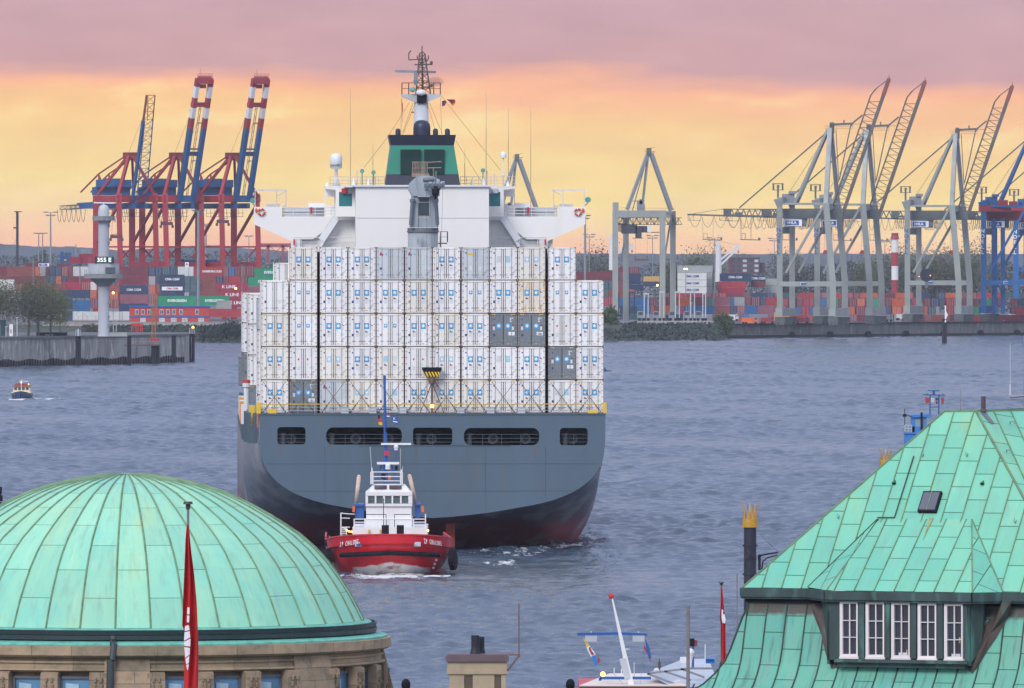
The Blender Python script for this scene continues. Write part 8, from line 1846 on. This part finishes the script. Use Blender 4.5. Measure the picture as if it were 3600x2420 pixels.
mb = MB(); q = [C0+m_*.6+e*.4, C0+m_*.6+e*13, C0+m_*9+e*13, C0+m_*9+e*.4]; mb.prism([Vector((v.x,v.y,C0.z-.3)) for v in q], (0,0,-(C0.z-4.3))); mb.build('wall', M['concrete'], hs)
p1, p2 = hit(3276,1822,Da,dn)+n_*.02, hit(3244,1905,Da,dn)+n_*.02; mb = MB(); mb.add([p1-e*.05,p1+e*.05,p1.lerp(p2,.5)+e*.02,p2,p1.lerp(p2,.5)-e*.02],[(0,1,2,3,4)]); mb.build('rust_stain', mat('rust_streak', (.30,.30,.12), .8, var=.4, scale=6, stain=(.32,.12,.03), stain_amt=.9), roof)
# move origin of the house to its corner
hs.location = (C0.x, C0.y, 4)
for k_ in kids(hs): k_.location = Vector(k_.location)-Vector((C0.x, C0.y, 4))
# ---------------------------------------------------------------- vessels and things behind the roof
st = thing('paddle_steamer', 'excursion boat with two black gold-crowned funnels behind the copper roof', 'boat', (V(2800,0,760).x,760,0)); o = Vector(st.location)
def funnelx(px, ytop, Y, full=True):
    s_ = FR/Y; c = V(px,ytop,Y)-o; zr = c.z; r = 22/52.9
    mb = MB(); mb.tube((c.x,c.y,1.5),(c.x,c.y,zr-1.5),r,r,n=20)
    for dz in (2.15, 4.05): mb.tube((c.x,c.y,zr-.6-dz),(c.x,c.y,zr-.6-dz+.12),r*1.22,n=20)
    mb.tube((c.x-.18,c.y-r-.1,zr-3.4),(c.x-.18,c.y-r+.1,zr-3.4),.17,n=12); mb.tube((c.x+.24,c.y-r-.1,zr-3.35),(c.x+.24,c.y-r+.1,zr-3.35),.12,n=12)
    f_ = mb.build('funnel', mat('funnel_soot', (.014,.018,.035), .5, var=.3, scale=2), st, smooth=False)
    mb = MB(); mb.tube((c.x,c.y,zr-1.98+.5),(c.x,c.y,zr-1.6+.66),r*1.28,r*1.22,n=24)
    for i in range(9):
        a = (i+.5)/9*PI2; d = Vector((math.sin(a),-math.cos(a),0)); ta = Vector((math.cos(a),math.sin(a),0)); z0 = zr-1.0
        p0, p1_, p2_, p3 = [Vector((c.x,c.y,z0+h_))+d*r*q for h_, q in ((0,1.12),(.5,1.05),(.85,1.2),(1.18,1.55))]
        for (a_, b_, w0, w1) in ((p0,p1_,.16,.10),(p1_,p2_,.10,.06),(p2_,p3,.06,.012)): mb.add([a_-ta*w0/2, a_+ta*w0/2, b_+ta*w1/2, b_-ta*w1/2, a_+d*.03, b_+d*.02], [(0,1,2,3),(0,3,5,4),(1,4,5,2)])
    mb.build('crown', M['gold'], f_)
funnelx(2637,1776,680); funnelx(3113,1580,880)
mb = MB(); c = V(2662,1972,690)-o; q = lambda x, y: V(x,y,690)-o
mb.path([q(2668,1955), q(2700,1948), q(2735,1943)], .06, 6); mb.path([q(2678,2002), q(2682,1975), q(2696,1962), q(2735,1952)], .05, 6); mb.tube(q(2670,1950), q(2670,2005), .09, n=6); mb.tube(q(2664,1960), q(2670,1960), .1, n=6); mb.tube(q(2672,1880), q(2740,1945), .012, n=3); mb.tube(q(2605,2030), q(2700,2100), .012, n=3); mb.build('funnel_bracket', M['black'], st)
sh_ = [(-.5,-88),(9,-88),(12,125),(1.5,125)]
xa, xb = V(2630,0,680).x-o.x, V(3113,0,880).x-o.x
ol = [(xa+2.6,-98),(xa+6.2,-98),(xa+8.6,-84),(xa+9.5,-60),(xb+7.2,95),(xb+6,118),(xb+3,134),(xb+.2,118),(xb-1.2,95),(xa+1.2,-60),(xa+1.6,-84)]
mb = MB(); mb.prism([(x,y,-.5) for x, y in ol], (0,0,1.9)); mb.build('hull', M['white'], st)
mb = MB(); mb.prism([(x,y,1.4) for x, y in ol], (0,0,.25)); mb.build('red_rail', M['red'], st)
cx_, cy_ = sum(x for x,_ in ol)/len(ol), sum(y for _,y in ol)/len(ol)
mb = MB(); mb.prism([(cx_+(x-cx_)*.82,cy_+(y-cy_)*.8,1.66) for x, y in ol], (0,0,1.7)); mb.build('deckhouse', M['cream'], st)
mb = MB(); mb.prism([(cx_+(x-cx_)*.9,cy_+(y-cy_)*.84,3.37) for x, y in ol], (0,0,.14)); mb.build('roof', M['lgrey'], st)
A_, B2_ = Vector((cx_+(xa-.2-cx_)*.82-.02,cy_+(-60-cy_)*.8,0)), Vector((cx_+(xb-1.2-cx_)*.82-.02,cy_+(95-cy_)*.8,0))
for i in range(24):
    mb = MB(); p, q_ = A_.lerp(B2_,(i+.2)/24), A_.lerp(B2_,(i+.8)/24); mb.add([p+Vector((-.03,0,2.1)),q_+Vector((-.03,0,2.1)),q_+Vector((-.03,0,3.0)),p+Vector((-.03,0,3.0))],[(0,1,2,3)]); mb.build('window', M['glass'], st)
pb = thing('pilot_boat', 'bright blue wheelhouse boat with flags peeking over the roof ridge', 'boat', V(3250,1735,1120)); o = Vector(pb.location); pb.location.z = 0; o = Vector(pb.location); q = lambda x, y, d=0: V(x,y,1120)-o+Vector((0,d,0))
def qb(mb, x0, x1, y0, y1, d0=0, d1=2, mi=None): a, b = q(x0,y1), q(x1,y0); mb.box((a.x,d0,a.z),(b.x,d1,b.z),mi)
mb = MB(); qb(mb, 3181, 3330, 1524, 1600, 0, 3); qb(mb, 3181, 3330, 1520, 1526, -.15, 3.2); qb(mb, 3205, 3216, 1463, 1524, .2, 2.4); qb(mb, 3252, 3258, 1463, 1524, .2, 2.4); qb(mb, 3206, 3270, 1500, 1524, .2, 2.4); mb.prism([q(3196,1459),q(3275,1457),q(3275,1466),q(3206,1468)], (0,2.6,0)); qb(mb,3216,3252,1462,1472,.2,.3); mb.build('wheelhouse', M['lblue'], pb)
mb = MB(); mb.add([q(-1+3216,1472,.3),q(3252,1472,.3),q(3252,1500,.3),q(3216,1500,.3)],[(0,1,2,3)]); mb.build('window', mat('pale_window', (.25,.36,.48), .1), pb)
a_ = q(3160,1700); mb = MB(); ob_ = [(a_.x,-1.2),(a_.x+8,-1.4),(a_.x+11.5,-.6),(a_.x+13.4,1.2),(a_.x+11.5,3.2),(a_.x+8,4),(a_.x,3.8)]; n7 = 7
mb.add([(x*.96+.3,y*.8+.3,-.4) for x, y in ob_]+[(x,y,1.35+max(0,x-a_.x-7)*.09) for x, y in ob_],[tuple(range(n7)),tuple(range(7,14))]+[(i,(i+1)%n7,7+(i+1)%n7,7+i) for i in range(n7)]); mb.build('hull', mat('boat_navy', (.015,.05,.16), .4), pb)
mb = MB(); b_2 = q(3181,1600); mb.box((b_2.x+.1,.1,1.3),(b_2.x+4.5,2.9,b_2.z)); mb.box((b_2.x+4.5,.4,1.3),(b_2.x+7.6,2.6,2.7)); mb.build('cabin', M['lblue'], pb)
mb = MB()
for i in range(4): mb.box((b_2.x+.5+i*1,.05,2.6),(b_2.x+1.2+i*1,.09,3.3))
mb.build('window', M['glass'], pb)
mb = MB(); mb.tube(q(3271,1466,1), q(3271,1388,1), .08, n=5); mb.tube(q(3302,1470,1), q(3302,1388,1), .08, n=5); mb.beam(q(3247,1389,1), q(3326,1390,1), .12); mb.beam(q(3270,1432,1), q(3302,1432,1), .1); mb.beam(q(3263,1374,1), q(3304,1375,1), .12); mb.tube(q(3284,1388,1), q(3284,1376,1), .14, n=6)
for x in (3262,3316): mb.tube(q(x,1384,1), q(x,1392,1), .06, n=5)
mb.build('mast', mat('mast_blue', (.015,.11,.30), .5), pb)
for x0, x1, y0, y1, m2 in ((3254,3269,1397,1420,'c_red'),(3271,3286,1398,1416,'lgrey'),(3290,3304,1398,1410,'lab_dk'),(3290,3303,1410,1421,'c_red'),(3292,3300,1416,1421,'yellow'),(3310,3321,1398,1423,'c_red')):
    mb = MB(); mb.prism([q(x0,y0,1),q(x1,y0+3,1),q(x1-2,y1-2,1),q(x0+1,y1,1)], (0,.03,0)); mb.build('flag', M[m2], pb)
mb = MB(); qb(mb,3174,3187,1456,1466,0,.5); mb.beam(q(3187,1461),q(3206,1466),.08); mb.tube(q(3181,1496,.1),q(3181,1437,.1),.04,n=4); mb.tube(q(3240,1515),q(3240,1450),.12,n=6); mb.build('lamp_gear', M['black'], pb)
mb = MB()
for y in (1496,1508): mb.tube(q(3181,y,-.1), q(3206,y,-.1), .05, n=4)
for x in (3182,3194,3205): mb.tube(q(x,1496,-.1), q(x,1524,-.1), .05, n=4)
mb.build('railing', M['lgrey'], pb)
# ferry in the lower right
fy = thing('harbour_ferry', 'red and white ferry roof with leaning mast and flags at the bottom', 'boat', (V(2230,0,520).x,520,0)); o = Vector(fy.location); q = lambda x, y, d=0: V(x,y,520)-o+Vector((0,d,0)); P6 = lambda zx, zy, d=0: q(1380+zx/1.912, 2020+zy/1.912, d)
mb = MB(); a, b = P6(1255,1100), P6(1990,748); mb.box((a.x,0,-.4),(b.x,9,b.z)); mb.build('superstructure', mat('ferry_red', (.55,.03,.04), .45, var=.1), fy)
mb = MB(); mb.add([P6(1255,746,-.05),P6(1990,748,-.05),P6(1860,708,8),P6(1470,708,8)],[(0,1,2,3)]); mb.box(P6(1255,752,-.1),P6(1990,744,.3)); mb.build('roof', mat('ferry_roof', (.66,.60,.55), .6, var=.08), fy)
mb = MB(); A, B_ = P6(1478,165,1), P6(1610,765,1); mb.beam(B_, A, .55, .3, w2=.14); mb.build('mast', M['white'], fy)
mb = MB(); mb.beam(P6(1545,570,.9), P6(1580,705,.9), .42, .3); mb.ball(P6(1580,510,1), .13, 8, sz=.5); mb.build('mast_step', M['lgrey'], fy)
mb = MB(); mb.ball(P6(1472,152,1), .15, 10); mb.tube(P6(1465,130,1), P6(1469,150,1), .08, .12, n=8); mb.build('red_light', mat('signal_red', (.55,.03,.02), .4), fy)
mb = MB(); mb.beam(P6(1243,407,1), P6(1535,402,1), .16, .14); mb.beam(P6(1535,402,1), P6(1712,410,1), .14, .14); mb.beam(P6(1395,702,1), P6(1740,702,1), .14); mb.beam(P6(1396,700,1), P6(1396,720,1), .14); mb.build('yard_arm', M['blue'], fy)
for x in (1335,1655): mb = MB(); a = P6(x,440,1); mb.box(a-Vector((.3,.15,.12)), a+Vector((.3,.15,.18))); mb.beam(a+Vector((0,0,.15)), a+Vector((0,0,.4)), .08); mb.build('floodlight', M['lgrey'], fy)
for pts, m2 in (([(1283,430),(1298,440),(1325,485),(1305,495)],'yellow'),([(1305,495),(1325,485),(1352,520),(1366,545),(1335,558),(1315,520)],'starw'),([(1318,495),(1330,492),(1340,520),(1358,540),(1340,548),(1325,520)],'c_red'),([(1335,558),(1366,545),(1385,590),(1372,628),(1360,610)],'lblue'),([(1380,552),(1398,578),(1392,600),(1380,600)],'c_red'),
    ([(1700,435),(1722,480),(1736,530),(1742,570),(1722,565),(1706,500)],'blue'),([(1694,478),(1706,500),(1716,535),(1704,528),(1690,500)],'c_red'),([(1722,565),(1734,565),(1742,600)],'c_red')):
    mb = MB(); mb.prism([P6(x,y,.9 if m2 != 'c_red' or x > 1600 else .85) for x, y in pts], (0,.03,0)); mb.build('flag', M[m2], fy)
mb = MB(); mb.tube(P6(1490,160,1),P6(1712,380,1),.012,n=3); mb.tube(P6(1712,410,1),P6(1850,500,1),.01,n=3); mb.tube(P6(1700,430,1),P6(1665,745,1),.01,n=3); mb.tube(P6(1390,570,1),P6(1560,750,1),.01,n=3); mb.build('rigging', M['steel'], fy)
mb = MB(); mb.ball(P6(1415,676,1), .13, 8); mb.build('lamp', M['lit'], fy)
mb = MB(); mb.add([P6(1715,675,2),P6(1990,640,14),P6(2160,640,14),P6(2200,760,2),P6(1880,760,0)],[(0,1,2,3,4)]); mb.build('sloping_roof', mat('canopy_grey', (.42,.46,.52), .5, var=.12), fy)
mb = MB()
for a, b in (((1715,675),(1900,745)),((1830,660),(2010,720)),((1940,642),(2100,700)),((1715,675),(1990,640)),((1990,640),(2170,640))): mb.beam(P6(*a,1.5), P6(*b,1.5), .14, .1)
mb.build('roof_rib', M['steel'], fy)
mb = MB(); mb.tube(P6(2028,655,3), P6(2027,485,3), .05, n=6); mb.build('light_pole', M['blue'], fy); mb = MB(); a = P6(2024,472,3); mb.box(a-Vector((.14,.1,.2)), a+Vector((.1,.1,.2))); mb.build('signal_lamp', M['black'], fy); mb = MB(); a = P6(2046,474,3); mb.box(a-Vector((.07,.1,.17)), a+Vector((.07,.1,.13))); mb.build('signal_lamp', mat('lamp_dark_red', (.2,.02,.03), .5), fy)
mb = MB(); a = P6(2008,540,3); mb.ball(a, .22, 12); mb.tube(a-Vector((0,0,.15)), a-Vector((0,0,.4)), .2, .12, n=10); b = P6(1972,590,3); mb.box(b-Vector((.25,.1,.15)), b+Vector((.22,.1,.15))); mb.tube(P6(2005,575,3), P6(1998,645,3), .16, n=8); mb.build('radar_dome', M['white'], fy)
for x, y0 in ((1628,600),(1542,645),(2107,480),(1493,640)): mb = MB(); mb.tube(P6(x,700 if x < 2000 else 640,2), P6(x,y0,2), .03, n=5); mb.build('aerial', M['white'], fy)
mb = MB(); mb.tube(P6(1798,665,2), P6(1798,575,2), .05, .03, n=6); mb.tube(P6(1798,640,2), P6(1798,600,2), .07, n=6); mb.build('horn', M['brown'], fy)
mb = MB(); a = P6(2112,630,4); mb.box(P6(2112,620,4), P6(2175,590,4.5)); mb.box(P6(2108,592,3.8),P6(2178,585,4.7)); mb.build('deck_locker', M['lblue'], fy); mb = MB(); mb.ball(P6(1780,655,2), .13, 8, sx=1.3); mb.build('small_dome', M['white'], fy)
p = V(2,1712,600); t = thing('deck_light', 'dark lamp on a post cut by the left picture edge above the dome', 'lamp', (p.x,600,0)); mb = MB(); mb.tube((0,0,0),(0,0,p.z-.9),.08,n=6); mb.build('post', M['black'], t); mb = MB(); mb.box((-.18,-.15,p.z-.85),(.12,.15,p.z-.5)); mb.box((-.12,-.1,p.z-.4),(.08,.1,p.z)); mb.box((-.04,-.04,p.z-.5),(.04,.04,p.z-.4)); mb.build('lamp', M['black'], t)
MODE[0] = 'plan'
# ================================================================ move the far things from the plan to their real distance
for ob in list(C.objects):
    md = ob.get('_m')
    if ob.parent is None and md in ('plan', 'stretch'):
        if ob.type == 'MESH' or md == 'stretch': ob.scale.y *= 2
        ob.location.y *= 2
for ob in bpy.data.objects:
    if '_m' in ob: del ob['_m']
# ---------------------------------------------------------------- haze
hz = bpy.data.materials.new('haze_air'); hz.use_nodes = True; t_ = hz.node_tree; t_.nodes.clear()
v_ = t_.nodes.new('ShaderNodeVolumePrincipled'); v_.inputs['Color'].default_value = (.80,.84,1.0,1); v_.inputs['Density'].default_value = HAZE; v_.inputs['Anisotropy'].default_value = 0.0
o_ = t_.nodes.new('ShaderNodeOutputMaterial'); t_.links.new(v_.outputs[0], o_.inputs['Volume'])
mb = MB(); mb.box((-2700,-120,-12),(2700,9700,135)); tag(mb.build('haze', hz), kind='stuff')
bad = {k: v for k, v in LABELS.items() if len(v) > 1}
print('duplicate labels:', len(bad), list(bad.items())[:6]); print('objects', len(bpy.data.objects), 'top', sum(1 for o in bpy.data.objects if o.parent is None))
for k in LABELS:
    n = len(k.split())
    if n < 4 or n > 16: print('label length', n, k)
